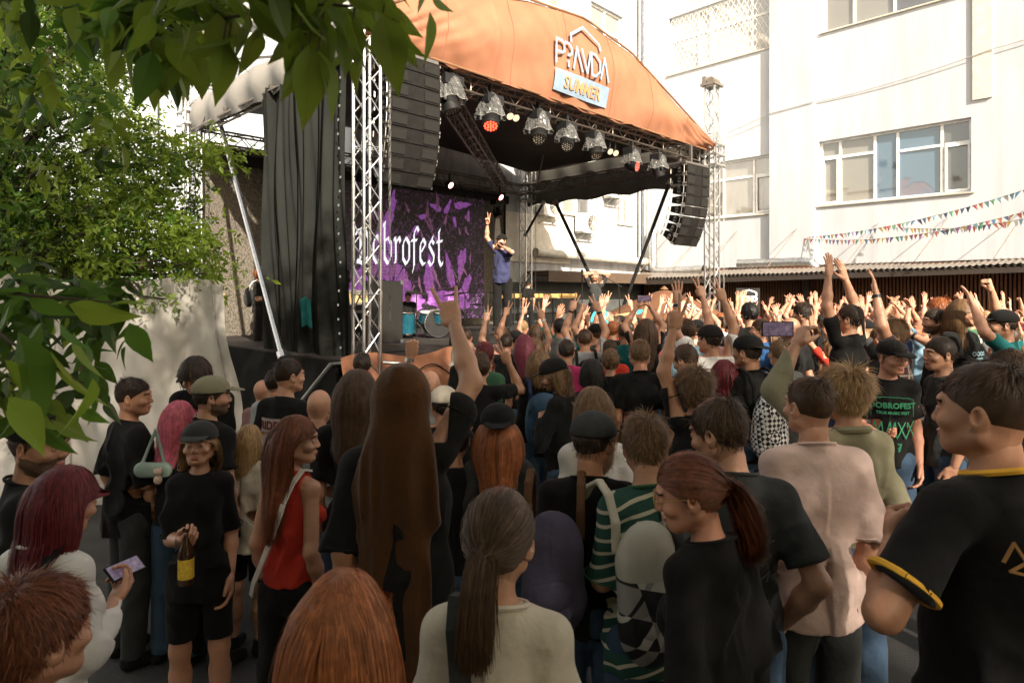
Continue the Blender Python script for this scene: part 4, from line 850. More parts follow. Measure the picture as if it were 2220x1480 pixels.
def strands(Rh, oh, style, n, seed=0, length=.3, wd=.0022, curl=0., vol=.012, body=True, wid=1., capped=False, spread=.07):
    """hair as many thin ribbons that leave the scalp, lie on the head and fall under gravity, pushed off head, neck and back"""
    g = np.random.default_rng(seed); k = n*3
    d = g.normal(size=(k,3)); d /= np.linalg.norm(d, axis=1)[:,None]; r = np.array([.074,.093,.092]); p = d*r+CAPC
    A = (p[:,1]*.62-(p[:,2]-.005)*.72) < .016; B = (p[:,1] < -.02) & (p[:,2] > -.075); ok = (A | B) & ((p[:,2] < .03) | (not capped)); p = p[ok][:n]; d = d[ok][:n]
    if style == 'fade': p = p[p[:,2] > .045]
    if style == 'long': w0 = int(len(p)*.18); p[:w0,0] *= .12; p[:w0,2] = np.abs(p[:w0,2]-.022)+.022; p = CAPC+(p-CAPC)/np.linalg.norm((p-CAPC)/r, axis=1)[:,None]; p = p[(p[:,2] < .03) | (not capped)]
    n = len(p)
    up = V3(0,0,1)
    if style in ('short','messy','curly','buzz','top','fade'):
        ns = 5 if style != 'curly' else 8; cr = V3(.01,-.045,.11)         # crown whorl
        dr = p-cr; dr /= np.linalg.norm(dr, axis=1)[:,None]; nn = (p-CAPC)/(r*r); nn /= np.linalg.norm(nn, axis=1)[:,None]
        dr = dr-nn*(dr*nn).sum(1)[:,None]; dr /= (np.linalg.norm(dr, axis=1)[:,None]+1e-6)
        top = np.clip((p[:,2]-.02)/.08, 0, 1)[:,None]
        fr = V3(.25,1,.2)*top; dr = dr*(1-.5*top)+fr*.5
        jit = g.normal(size=(n,3))*(.25 if style != 'messy' else .5); lift = {'short':.75,'messy':1.0,'curly':1.0,'buzz':.9,'top':1.0,'fade':.8}[style]
        cl = vn(p.astype(np.float32)+seed, 38)[:,None]*1.2
        D = dr+nn*lift+jit*.5+np.cross(nn, dr)*cl; D /= np.linalg.norm(D, axis=1)[:,None]
        L_ = (length*((.5+.5*top[:,0]) if style != 'fade' else (.14+.86*np.clip(top[:,0]*1.6-.45,0,1)))*g.uniform(.6,1.1,n))[:,None]; Pn = [p]; q = p.copy(); ph = g.uniform(0,6.28,n)[:,None]
        for s_ in range(ns-1):
            D = D+V3(0,0,-.28)+( -nn*.22 if style != 'messy' else -nn*.1)
            if style == 'curly': a = ph+s_*1.9; D = D+(np.cross(nn, V3(0,0,1))*np.cos(a)+nn*np.sin(a))*1.4
            D /= np.linalg.norm(D, axis=1)[:,None]; q = q+D*L_/(ns-1)
            e = (q-CAPC)/(r+.004); le = np.linalg.norm(e, axis=1)[:,None]; q = np.where(le < 1, CAPC+e/np.maximum(le,1e-6)*(r+.004), q); Pn.append(q)
        pts = np.stack(Pn, 1)@Rh.T+oh
    else:
        ns = 18 if length > .2 else 12; pts0 = p@Rh.T+oh; q = pts0.copy(); nn = (p-CAPC)/(r*r); nn /= np.linalg.norm(nn, axis=1)[:,None]; nn = nn@Rh.T
        side = np.sign(p[:,0]+g.normal(size=n)*.004)[:,None]; outd = (np.stack([side[:,0]*g.uniform(.25,1,n), -g.uniform(.15,1.1,n), np.zeros(n)], 1))@Rh.T
        L_ = (length*g.uniform(.82,1.05,n)+.13*np.clip((p[:,2]+.05)/.16,0,1))[:,None]; st_ = L_/(ns-1); D = outd*.5+nn*.35; Pn = [q]
        off = g.uniform(.2,1,n)[:,None]*vol; ph = g.uniform(0,6.28,n)[:,None]; ph2 = (vn(p.astype(np.float32)+seed, 30)*14)[:,None]
        tie = None
        if style == 'pony': tie = (V3(0,-.125,-.01)@Rh.T)+oh; tie2 = (V3(0,-.16,-.03)@Rh.T)+oh
        for s_ in range(ns-1):
            if tie is not None:
                if s_ < 8:
                    D = (tie-q); dl = np.linalg.norm(D, axis=1)[:,None]; D = D/np.maximum(dl, 1e-5); stp = np.minimum(dl/np.maximum(8-s_,1)*1.02, .05)
                    q = q+D*stp
                    if s_ == 7: q = tie+g.normal(size=(n,3))*.009
                else:
                    t_ = (s_-8)/9; D = (tie2-tie)/np.linalg.norm(tie2-tie)*(1-t_)*.7+V3(0,0,-1)*(.7+t_)+g.normal(size=(n,3))*spread+(g.normal(size=(n,3))*.25 if s_ == 8 else 0)
                    D /= np.linalg.norm(D, axis=1)[:,None]; q = q+D*length*.1*g.uniform(.8,1.1,n)[:,None]
            else:
                D = D*.62+V3(0,0,-1)*.40+np.stack([np.where(q[:,2] < oh[2]-.09, -q[:,0]*1.6, 0), np.where(q[:,2] < oh[2]-.09, -.06, 0), np.zeros(n)], 1)+(np.sin(ph2+s_*.9)*curl)*outd*.3+(np.sin(ph+s_*1.3)*curl)*nn*.3
                D /= np.linalg.norm(D, axis=1)[:,None]; q = q+D*st_
            ql = (q-oh)@Rh; rr = r+off+.003; e = (ql-CAPC)/rr; le = np.linalg.norm(e, axis=1)[:,None]; ql = np.where(le < 1, CAPC+e/np.maximum(le,1e-6)*rr, ql); 
            e = (ql-V3(0,.03,-.03))/(np.array([.066,.066,.085])+off*.6); le = np.linalg.norm(e, axis=1)[:,None]
            if style != 'pony': ql = np.where(le < 1, V3(0,.03,-.03)+e/np.maximum(le,1e-6)*(np.array([.066,.066,.085])+off*.6), ql)
            fz = ql[:,1] > .02
            if style != 'pony': fc = (ql[:,1] > .0) & (ql[:,2] < .035) & (np.abs(ql[:,0]) < .076); ql[:,0] = np.where(fc, np.sign(ql[:,0]+1e-5)*.078, ql[:,0]); bk = (ql[:,1] > -.01) & (ql[:,2] < .03); ql[:,1] = np.where(bk, ql[:,1]*(.35 if not capped else .75)-.008, ql[:,1])
            q = ql@Rh.T+oh
            for c_, rr_ in ((V3(0,-.01,1.46),np.array([.078,.078,.10])),(V3(0,-.01,1.30),np.array([.175,.128,.20])*wid),(V3(0,0,1.06),np.array([.165,.125,.22])*wid),(V3(-.12,-.01,1.40),np.array([.10,.08,.08])),(V3(.12,-.01,1.40),np.array([.10,.08,.08]))):
                rr2 = rr_+off*.5; e = (q-c_)/rr2; le = np.linalg.norm(e, axis=1)[:,None]; q = np.where(le < 1, c_+e/np.maximum(le,1e-6)*rr2, q)
            Pn.append(q)
        pts = np.stack(Pn, 1)
    n, m = pts.shape[:2]; tg = np.gradient(pts, axis=1); out = pts-(oh+V3(0,0,-.1)); out[...,2] *= .3
    sd = np.cross(tg, out)+g.normal(size=(n,1,3))*1e-4; sd /= (np.linalg.norm(sd, axis=2)[...,None]+1e-9)
    tap = np.interp(np.linspace(0,1,m), [0,.1,.75,1], [.7,1,.9,.25])[None,:,None]; w_ = wd*g.uniform(.6,1.3,n)[:,None,None]*tap
    fa = (g.random(n) < .10)[:,None,None]; pts = pts+fa*g.normal(size=(n,1,3))*.014*np.linspace(0,1,m)[None,:,None]
    V = np.concatenate([pts-sd*w_, pts+sd*w_], 1).reshape(-1,3); b = (np.arange(n)*2*m)[:,None]; i = np.arange(m-1)[None]
    Fq = np.stack([b+i, b+i+1, b+m+i+1, b+m+i], -1).reshape(-1,4); return V.astype(np.float32), Fq.astype(np.int32), np.repeat(g.integers(0,3,n).astype(np.int32), m-1)
# ---- materials
SK = [pm('skin_light', (.46,.235,.145), .44, 0, .16, 7, .15, 60, spec=.5), pm('skin_warm', (.39,.19,.11), .5, 0, .10, 14, .08, 90, spec=.35), pm('skin_rosy', (.48,.225,.145), .5, 0, .12, 14, .08, 90, spec=.35)]
for m_ in SK:
    b_ = m_.node_tree.nodes['Principled BSDF']; b_.inputs['Subsurface Weight'].default_value = .12; b_.inputs['Subsurface Radius'].default_value = (.02,.008,.004); b_.inputs['Subsurface Scale'].default_value = .5
eyew = pm('eye_white', (.40,.36,.33), .25); iris = pm('iris', (.05,.035,.025), .15); lipm = pm('lips', (.42,.15,.12), .4, 0, .1); browm = pm('brow_hair', (.07,.04,.025), .8); beardm = pm('beard_stubble', (.13,.075,.045), .85, 0, .5, 260, .6, 300)
def hairmats(name, c):
    out = []
    for i, k in enumerate((.78, 1., 1.35)):
        m = pm('hair_%s_%s' % (name, ('dark','mid','light')[i]), tuple(min(1, x*k) for x in c), .5, 0, .25, 40, spec=.35, tl=.12); out.append(m)
    return out
HC = {'black':(.012,.010,.009),'dark':(.035,.020,.012),'brown':(.075,.040,.020),'light':(.17,.095,.045),'blond':(.36,.22,.10),'ginger':(.30,.095,.03),'auburn':(.15,.045,.018),'red':(.22,.035,.012),'wine':(.14,.015,.02),'pink':(.62,.14,.20),'grey':(.25,.22,.19),'magenta':(.17,.03,.05)}
def hm(c):
    if 'hair_%s_dark' % c not in MATS: hairmats(c, HC[c])
    return [MATS['hair_%s_%s' % (c, k)] for k in ('dark','mid','light')]
TC = {'black':(.010,.0095,.009),'charcoal':(.035,.036,.035),'grey':(.13,.13,.125),'lightgrey':(.30,.31,.32),'white':(.66,.63,.60),'beige':(.50,.44,.35),'pinkish':(.58,.42,.37),'red':(.42,.035,.02),'magenta':(.36,.03,.11),'navy':(.02,.03,.07),'blue':(.045,.13,.32),'lightblue':(.25,.40,.50),'denim':(.045,.075,.12),'teal':(.01,.10,.10),'olive':(.06,.07,.035),'green':(.045,.11,.06),'mauve':(.22,.12,.11),'brown':(.10,.05,.025),'khaki':(.22,.20,.13),'violetgrey':(.075,.065,.10),'purpleblue':(.035,.038,.085),'rust':(.075,.026,.006)}
def cm(c): return pm('cloth_'+c, TC[c], .9, 0, .10, 3, .9, 8, sheen=.04, spec=.12)
def ring(mb, c, ax, rx, ry, th, n=28, X=None):
    ax = Vector(ax).normalized(); X = Vector(X).normalized() if X is not None else ax.orthogonal().normalized(); Y = ax.cross(X)
    mb.tube([Vector(c)+X*rx*math.cos(2*math.pi*k/n)+Y*ry*math.sin(2*math.pi*k/n) for k in range(n+1)], th, 6, False)
def mobj(name, VF, mats, parent, mi=None, smooth=True):
    o = bpy.data.objects.new(name, npmesh(name, VF[0], VF[1], mats, mi if mi is not None else (VF[2] if len(VF) > 2 else None), smooth)); return link(o, parent)
def hair_parts(Rh, oh, style, lod, seed=0, length=None, wid=1., curl=None, capped=False, spread=.07):
    """base shell + ribbons for a hair style"""
    hs_ = {0:.0045,1:.006,2:.009}[lod]; nn = {0:13500,1:2400,2:420}[lod]; ww = {0:.00095,1:.0025,2:.0048}[lod]
    if style == 'buzz': return join([hair_shell(Rh, oh, .004, hs_, 'short', seed, .4)[:2]]+([strands(Rh, oh, 'buzz', nn, seed, .010, ww)] if lod < 1 else []))
    if style == 'fade': return join([hair_shell(Rh, oh, .006, hs_, 'fade', seed, .1), strands(Rh, oh, 'fade', nn, seed, length or .05, ww)])
    if style in ('short','messy','top','curly'):
        off = {'short':.006,'messy':.009,'top':.005,'curly':.014}[style]; ln = length or {'short':.040,'messy':.060,'top':.055,'curly':.085}[style]
        return join([hair_shell(Rh, oh, off, hs_, 'short', seed, .8, .0 if style != 'curly' else .006, capped), strands(Rh, oh, style, nn//(2 if capped else 1), seed, ln*(.6 if capped else 1), ww*(1 if style != 'curly' else 1.6), capped=capped)])
    if style == 'bob': return join([hair_shell(Rh, oh, .012, hs_, 'bob', seed, .4, 0, capped), strands(Rh, oh, 'long', nn, seed, length or .16, ww*1.3, curl if curl is not None else .2, .014, wid=wid, capped=capped)])
    if style == 'long': return join([hair_shell(Rh, oh, .008, hs_, 'long', seed, .4, 0, capped), strands(Rh, oh, 'long', int(nn*1.25), seed, length or .38, ww*1.4, curl if curl is not None else .15, .009 if not capped else .005, wid=wid, capped=capped)])
    if style == 'pony': return join([hair_shell(Rh, oh, .007, hs_, 'short', seed, .4), strands(Rh, oh, 'pony', nn, seed, length or .26, ww*1.2, .1, .008, spread=spread)])
def cap_mesh(Rh, oh, back=False, h=.006, snap=False):
    v = Vol((-.13,-.22,-.06), (.13,.24,.16), h, Rh, oh); q = -1 if back else 1
    v.ell((0,-.010,.040), (.094,.110,.088 if not snap else .096), .01)
    v.fn(lambda P, f: np.maximum(f, -(P[...,2]-.028)))
    Rm = rotx(R(-9*q)); v.ell((0,q*.112,.040), (.074,.074,.0055), .006, Rm)
    if not back: pass
    return v.mesh()
def figure(root, J, fem=False, wid=1., hy=0, hp=0, hr=0, skin=0, hair=('short','brown'), top=('tee','black'), bottom=('long','denim'), lod=1, cap=None, beard=None, seed=0, legs=True, fat=1., hlen=None, curl=None, mats=None, shoes='black', spread=.07):
    h = {0:.010,1:.013,2:.020}[lod]; hh = {0:.0036,1:.0055,2:.009}[lod]; hd = {0:.0035,1:.0048,2:.0065}[lod]
    Rh, oh = headframe(hy, hp, hr)
    V, Fq, mi = body_mesh(J, fem, wid, hy, hp, hr, h, hh, hd, legs and bottom[0] != 'none', beard, fat)
    hmz = hm(hair[1]); bm = {'brown':hm('brown'),'ginger':hm('ginger')}
    mobj('body', (V, Fq), [SK[skin], eyew, iris, lipm, hm('dark')[1] if hair[1] not in ('blond','ginger','light') else hm('light')[0], beardm if hair[1] in ('dark','brown','black') else pm('ginger_beard', (.22,.10,.045), .85, 0, .5, 260, .6, 300)], root, mi)
    if hair[0] != 'bald': mobj('hair', hair_parts(Rh, oh, hair[0], lod, seed, hlen, wid, curl, bool(cap), spread), hmz, root)
    if cap:
        c = cap if isinstance(cap, tuple) else (cap, False); mobj('cap', cap_mesh(Rh, oh, c[1], .005 if lod < 2 else .009, len(c) > 2), cm(c[0]), root)
    tm = top[2] if len(top) > 2 else cm(top[1])
    mobj('top' if top[0] in ('long','tank') else 't_shirt', shirt_mesh(J, fem, wid, {0:.0085,1:.012,2:.018}[lod], top[0], seed), tm, root)
    if lod == 0 and top[0] != 'tank' and not mats:
        m_ = MB(); ring(m_, (0,-.012,1.485), (0,.30,1), .0755, .0745, .0065, X=(1,0,0)); m_.build('collar', tm, root, True)
        if top[0] in ('tee','over'):
            for s_ in 'LR':
                sh, el = Vector(J[s_][0].tolist()), Vector(J[s_][1].tolist()); g_ = (.9 if fem else 1.)*(.5+.5*wid); up_ = el.z > sh.z+.05
                e_ = sh+(el-sh)*((.55 if up_ else {'tee':.72,'over':.98}[top[0]])-.045); m_ = MB(); ring(m_, e_, el-sh, *(((.056 if top[0] == 'tee' else .068)*g_+.0065,)*2), .0032); m_.build('sleeve_hem', tm, root, True)
    if bottom[0] != 'none' and legs:
        mobj('trousers' if bottom[0] == 'long' else 'shorts', trousers_mesh(wid, .016 if lod else .012, bottom[0], seed), cm(bottom[1]), root)
        if lod < 2: [mobj('shoe', shoes_mesh(q_), cm(shoes), root) for q_ in (-1,1)]
    return Rh, oh
PEOPLE = []
def person(label, px, py, Y, yaw=0, arms=('down','down'), zt=None, base=0., group='people in the concert crowd', **k):
    """a person whose crown is seen at pixel (px, py) at distance Y; base = height of what they stand on"""
    p = at(px, py, Y); hgt = p.z-base; s = hgt/1.765; hy, hp, hr = k.get('hy',0), k.get('hp',0), k.get('hr',0)
    Rh, oh = headframe(hy, hp, hr); tip = oh+Rh@V3(0,-.01,.12); s = hgt/float(tip[2])
    a = R(yaw); c = rotz(a)@V3(tip[0]*s, tip[1]*s, 0)
    r = thing('person', label, 'person', (p.x-c[0], p.y-c[1], base), a, group); r.scale = (s,)*3
    fem = k.get('fem', False); wid = k['wid'] = k.get('wid', 1.)*.92; J = skeleton(arms, fem, wid); k.setdefault('seed', len(PEOPLE)+1)
    figure(r, J, **k); r['_J'] = 0; del r['_J']; PEOPLE.append((r, J, s)); return r, J, Rh, oh
def toworld(r, p): return Vector(r.location)+Vector(rotz(r.rotation_euler.z)@(np.array(p, np.float32)*r.scale[0]))
# ---------------------------------------------------------------- the crowd: near people one by one
def item(name, label, cat, loc, rz=0., group=None): return thing(name, label, cat, loc, rz, group)
def bagobj(r, name, label, VFs, mats, partnames, cat='backpack'):
    """a worn bag: top-level thing at the wearer's place; VFs in the wearer's body frame"""
    o = item(name, label, cat, r.location, r.rotation_euler.z); o.scale = r.scale
    for VF, m, pn in zip(VFs, mats, partnames): mobj(pn, VF, m, o)
    return o
def pack_vol(w=.15, d=.075, z0=1.0, z1=1.40, y=-.19, h=.009, seed=0, taper=.8):
    v = Vol((-w-.05,y-d-.06,z0-.05), (w+.05,y+d+.06,z1+.06), h); n = 5
    for i in range(n):
        z = z0+.06+(z1-z0-.12)*i/(n-1); ww = w*(1-(1-taper)*abs(i/(n-1)-.3)); v.ell((0,y,z), (ww,d,.11), .05)
    v.fn(lambda P, f: folds(P, f, .018, seed)); return v.mesh()
def strap_vol(J, y=-.13, h=.009, w=.020, both=True, pad=.105):
    v = Vol((-.26,-.26,.95), (.26,.22,1.58), h)
    for s_, k in ((-1,'L'),(1,'R')):
        if not both and s_ < 0: continue
        sh = J[k][0]; x = s_*.105; pts = [(x,-.17,1.30),(x,-.165,1.40),(x,-.11,1.485),(x,-.03,1.515),(x,.05,1.475),(x*1.05,.125,1.38),(x*1.15,.145,1.22),(x*1.4,.10,1.08)]
        for a, b in zip(pts[:-1], pts[1:]):
            for e in (-.5,0,.5): v.cone((a[0]+e*w,a[1],a[2]), (b[0]+e*w,b[1],b[2]), .009, .009, .006)
    return v.mesh()
N = lambda **k: k
# --- front row
person('person seen from behind with smooth copper red hair, at the bottom edge', 742, 1240, 1.24, 0, fem=True, hair=('long','ginger'), top=('tee','black'), lod=0, legs=False, hy=-5, hlen=.40, curl=.05, wid=.95)
person('person from behind with low brown ponytail in an off-white t-shirt', 1082, 1060, 1.52, -6, fem=True, hair=('pony','brown'), top=('over','beige'), lod=0, legs=False, hy=-12, hlen=.24)
ponyW = PEOPLE[-1]
gl_r, gl_J, gl_R, gl_o = person('person in profile with round glasses and a fluffy ginger ponytail, dark jacket', 1478, 982, 1.92, 34, fem=True, hair=('pony','auburn'), top=('long','black'), lod=0, legs=False, hy=42, hp=-14, hlen=.26, skin=2, spread=.26)
big = person('tall broad person with side-shaved hair in a black jersey with yellow trim, right edge', 2140, 785, 1.78, 18, (('chest',(.0,.15,-.12)),'down'), hair=('fade','brown'), top=('tee','black'), lod=0, legs=False, hy=22, wid=1.22, fat=1.12, skin=1)
strp = person('person with wavy light brown hair in a green and white striped shirt', 1395, 900, 2.5, 18, ('front','front'), hair=('messy','light'), top=('over','green'), lod=0, hy=-18, hp=-12)
kiss = person('tall person with thick brown hair leaning in profile in a faded black t-shirt', 1548, 862, 2.35, -8, ('down','pocket'), hair=('short','brown'), top=('tee','charcoal'), lod=0, hy=52, hp=-12, hlen=.055)
pink = person('person from behind with cropped hair in a plain pale pink t-shirt', 1757, 815, 2.66, 0, hair=('fade','brown'), top=('over','pinkish'), bottom=('long','charcoal'), lod=0, wid=1.08, hy=14)
den = person('blond person from behind in a pale denim jacket filming with a phone', 1832, 800, 3.0, 10, (('phone',(-.02,.22,.40)),'down'), hair=('messy','blond'), top=('long','khaki'), lod=0, hlen=.10, hy=8)
capm = person('person in dark cap seen from behind carrying a violet backpack', 1288, 893, 2.6, -8, cap=('charcoal',False), hair=('short','dark'), top=('tee','black'), lod=0, hy=-28, hp=-5, skin=1)
person('person with shoulder-length light brown hair in a white t-shirt, behind the dark cap', 1285, 838, 3.2, 5, fem=True, hair=('long','light'), top=('over','white'), lod=0, hlen=.26, hy=10)
hood = person('hooded person in a brown cape raising a horned hand above the crowd', 872, 795, 2.45, 0, ('down',('horns',(.035,.25,.44))), hair=('short','dark'), top=('over','black'), bottom=('long','black'), lod=0, wid=1.05)
redt = person('red-haired person in a sleeveless red top looking right in profile', 640, 900, 2.9, -20, ('down','down'), fem=True, hair=('long','auburn'), top=('tank','red'), bottom=('long','black'), lod=0, hy=-62, hlen=.42, skin=0)
wcap = person('blond person in a dark cap and loose black t-shirt facing the camera', 435, 913, 3.15, 196, ('down','hold'), fem=True, hair=('long','blond'), top=('over','black'), bottom=('shorts','black'), cap=('charcoal',False), lod=0, hlen=.24, hy=-5, hp=6, curl=.3, wid=.92)
burg = person('person with burgundy hair in a sheer white blouse looking at a phone', 158, 1008, 2.1, -12, ('down','hold'), fem=True, hair=('long','wine'), top=('long','white'), lod=0, legs=False, wid=.92, hlen=.30, hy=-10, hp=-16)
person('person with messy auburn hair in the bottom left corner', 70, 1255, 1.25, -20, fem=True, hair=('messy','auburn'), top=('tank','black'), lod=0, legs=False, hy=-5)
person('smiling bearded person with a backward cap at the left edge', 88, 893, 2.4, -60, hair=('short','brown'), cap=('black',True), top=('tee','black'), lod=0, beard=True, hy=-35, hp=-5, skin=1, legs=False, fat=1.1)
person('person with quiff and grin in profile, black t-shirt, near the white tent', 287, 818, 3.8, -40, ('down','front'), hair=('fade','dark'), top=('over','black'), bottom=('long','charcoal'), lod=0, hy=-38, fat=1.08, skin=1)
mk = person('person with wavy dark hair looking down, black t-shirt with small white print', 416, 780, 4.3, 185, ('front','front'), hair=('bob','dark'), top=('tee','black'), lod=1, hp=-32, hlen=.10)
pinkh = person('person with long bright pink hair standing behind the blond in the cap', 388, 868, 3.8, -10, fem=True, hair=('long','pink'), top=('tank','black'), lod=0, hlen=.30)
person('bearded person in a faded grey cap and black t-shirt looking right', 457, 816, 3.75, -25, ('down','pocket'), hair=('short','dark'), cap=('khaki',False), top=('tee','black'), bottom=('long','black'), lod=0, beard=True, hy=-38)
person('small person with long blond hair in a pale lace blouse and dark skirt', 540, 920, 3.9, -8, fem=True, hair=('long','blond'), top=('over','beige'), bottom=('shorts','black'), lod=1, hlen=.22)
person('bald person in a mauve t-shirt beside the tent', 570, 822, 5.2, -20, hair=('bald','brown'), top=('tee','mauve'), lod=1, fat=1.1)
person('dark-haired person half hidden left of the one in the printed shirt', 598, 798, 4.9, -15, hair=('short','dark'), top=('tee','lightgrey'), lod=1)
rid = person('person with cropped dark hair in a black t-shirt with a printed back panel', 625, 776, 4.35, -18, hair=('fade','dark'), top=('tee','black'), lod=1, hy=-28)
person('bald person from behind in a light grey t-shirt, right of the printed shirt', 692, 843, 3.9, 0, hair=('bald','brown'), top=('over','lightgrey'), lod=0, hy=-5)
person('long-haired person from behind in black, just left of the brown hood', 775, 800, 3.3, -5, hair=('long','brown'), top=('tee','black'), lod=0, hlen=.32, hy=-8)
person('curly dark-haired person in a checked shirt by the big truss tower', 785, 765, 5.9, 5, hair=('curly','dark'), top=('tee','lightgrey'), lod=1)
person('bare-shouldered person squeezed right of the brown cape', 985, 905, 3.1, 5, fem=True, hair=('short','dark'), top=('tank','black'), lod=1)
person('person with very long straight ginger hair under a black backward cap', 1080, 876, 3.1, 0, fem=True, hair=('long','ginger'), cap=('black',True), top=('tee','charcoal'), lod=0, hlen=.52, curl=0)
person('shaved-headed person from behind between hood and raised fist', 933, 802, 4.6, 0, hair=('bald','brown'), top=('tee','grey'), lod=1)
person('person in a pale cap raising a tattooed arm with a clenched fist', 962, 838, 3.9, 5, (('fist',(.10,.02,.50)),'down'), hair=('short','dark'), cap=('beige',False), top=('tee','black'), lod=1)
person('curly brown-haired person bending an arm to show two fingers', 1040, 764, 5.1, 0, ('down',('bentV',(.10,.20,.22))), hair=('curly','brown'), top=('tee','black'), lod=1)
person('person with shiny black cap and long curls looking down to the left', 1192, 778, 4.7, 62, ('chest','down'), hair=('long','light'), cap=('black',False), top=('long','black'), lod=0, hp=-18, hy=18, hlen=.16, curl=.8, beard=True)
bp = person('person with a blond bob in a black jacket wearing a blue backpack', 1168, 757, 5.4, 8, fem=True, hair=('bob','light'), top=('long','black'), lod=1)
person('person with long magenta-brown hair in a black t-shirt', 1137, 725, 6.6, 0, fem=True, hair=('long','magenta'), top=('tee','black'), lod=1, hlen=.28)
person('person with dark cropped hair in a magenta polo shirt', 1228, 735, 6.3, 3, hair=('short','dark'), top=('tee','magenta'), lod=1, wid=1.08)
person('person with a glossy black bowl haircut in a dark top', 1283, 778, 5.2, 2, fem=True, hair=('bob','black'), top=('tee','black'), lod=1, hlen=.08)
person('person with loose ginger-brown curls in a sleeveless top', 1323, 757, 5.9, 4, fem=True, hair=('curly','light'), top=('tank','black'), lod=1)
person('broad person with ginger-brown hair in a black polo and green shorts', 1387, 735, 5.3, 3, hair=('short','light'), top=('tee','black'), bottom=('shorts','olive'), lod=0, wid=1.3, fat=1.1, skin=2)
person('person with both arms up making V signs, wearing a white and blue shirt and backpack', 1268, 712, 7.2, 0, ('V',('V',(.04,.1,.49))), hair=('short','brown'), top=('tee','lightgrey'), lod=1)
person('person with tousled brown hair raising a slim tattooed arm in a V sign', 1507, 800, 3.6, 2, (('V',(.02,.04,.52)),'down'), fem=True, hair=('messy','light'), top=('tee','black'), lod=0, hlen=.10)
person('person with short brown hair and glasses looking down, black t-shirt', 1478, 746, 5.0, 10, hair=('short','brown'), top=('tee','black'), lod=1, hy=30, hp=-20)
person('large person in a black cap and white t-shirt stretching both arms up', 1540, 705, 5.7, 8, (('open',(.12,.12,.48)),'V'), hair=('short','dark'), cap=('black',False), top=('over','white'), lod=1, wid=1.15, hy=25)
person('person with long dark red hair from behind', 1570, 779, 4.9, 0, fem=True, hair=('long','wine'), top=('tee','red'), lod=1, hlen=.27, curl=.5)
chk = person('person in a backward black cap and black t-shirt looking left', 1622, 726, 4.9, 20, hair=('short','dark'), cap=('black',True), top=('tee','black'), bottom=('long','denim'), lod=0, hy=20, skin=1)
person('person in a loose charcoal t-shirt with light brown hair behind the raised phone', 1690, 735, 5.6, 5, hair=('short','light'), top=('over','grey'), lod=1)
person('person with a fully shaved head in profile, black shirt', 1714, 687, 7.2, 25, hair=('bald','brown'), top=('tee','black'), lod=1, hy=35, fat=1.1)
person('person with a mop of dark brown hair looking left, dark t-shirt', 1742, 655, 8.2, 15, hair=('messy','dark'), top=('tee','black'), lod=1, hy=30)
person('person in a big black hood below the VIP board', 1625, 656, 8.0, 5, hair=('curly','black'), top=('tee','black'), lod=1)
person('person in a bright blue sleeveless top, shouting in profile', 1650, 690, 7.4, 35, hair=('short','brown'), top=('tank','blue'), lod=1, hy=40)
person('person in black stretching both arms high overhead, looking up to the left', 1850, 660, 6.2, 30, (('open',(.05,.05,.52)),('open',(.0,.10,.50))), hair=('short','dark'), top=('tee','black'), lod=0, hy=18, hp=12, wid=1.12)
person('person with combed ginger hair in profile and a plaid shirt', 1937, 692, 5.4, 58, ('open','down'), hair=('messy','light'), top=('tee','mauve'), lod=0, hy=20)
dob = person('person in dark cap and black festival t-shirt grimacing to the right', 1935, 737, 4.7, 160, ('down','front'), hair=('fade','light'), cap=('black',False), top=('tee','black'), bottom=('long','denim'), lod=0, hy=32, hp=-6, skin=2)
person('person with brown hair in strict profile to the left, dark blue t-shirt and jeans', 2040, 729, 4.7, 80, ('down','down'), hair=('short','dark'), top=('tee','charcoal'), bottom=('long','denim'), lod=0, hy=8)
lh = person('person with very long straight brown hair and printed black t-shirt looking right', 2086, 648, 6.6, 205, ('down','down'), hair=('long','light'), top=('over','black'), lod=0, hy=35, hlen=.38, curl=0)
person('bearded person with cropped dark hair in profile, one watch arm up', 2028, 668, 6.8, 60, (('fist',(.18,.22,.10)),'down'), hair=('short','dark'), top=('tee','black'), lod=1, hy=22, beard=True)
person('person with wavy ginger hair in profile, far right rows', 2038, 645, 7.8, 62, hair=('messy','ginger'), top=('tee','black'), lod=1, hy=20)
person('person with brown dreadlocks above the shaved-sided person', 2190, 764, 3.6, 5, hair=('curly','brown'), top=('tee','black'), lod=0, hlen=.12)
person('person with tattooed forearms clapping by the right edge', 2175, 672, 6.0, 50, (('open',(.1,.2,.35)),('fist',(.02,.1,.46))), hair=('short','dark'), cap=('black',False), top=('tee','teal'), lod=1, hy=20)
person('person with long light brown hair raising a phone in both hands', 1400, 690, 7.2, 0, (('phone',(-.05,.2,.42)),('phone',(-.02,.2,.42))), fem=True, hair=('long','brown'), top=('tee','black'), lod=1)
person('person in a bright red top half hidden behind the bowl haircut', 1322, 735, 6.9, 0, hair=('short','brown'), top=('tee','red'), lod=1)
person('person in a light blue t-shirt raising one bare arm with a V sign', 1490, 690, 6.6, 5, (('down'),('V',(.06,.10,.50))), hair=('short','brown'), top=('tee','lightblue'), lod=1)
person('person with dark hair right below the singer', 1098, 722, 7.7, 0, ('V2','down'), hair=('short','dark'), top=('tee','black'), lod=1)
person('person in a flat dark cap below the singer, beside the dark-haired one', 1118, 716, 8.3, 0, ('V','down'), hair=('short','dark'), cap=('charcoal',False), top=('tee','grey'), lod=1)
person('bald person at the foot of the stage left of the singer', 1015, 738, 7.0, 0, hair=('bald','brown'), top=('tee','black'), lod=1)
person('person with a checkered wristband raising an arm in front of the stage', 1160, 730, 7.3, 0, ('down',('V',(.0,.10,.51))), fem=True, hair=('long','light'), top=('tee','pinkish'), lod=1)
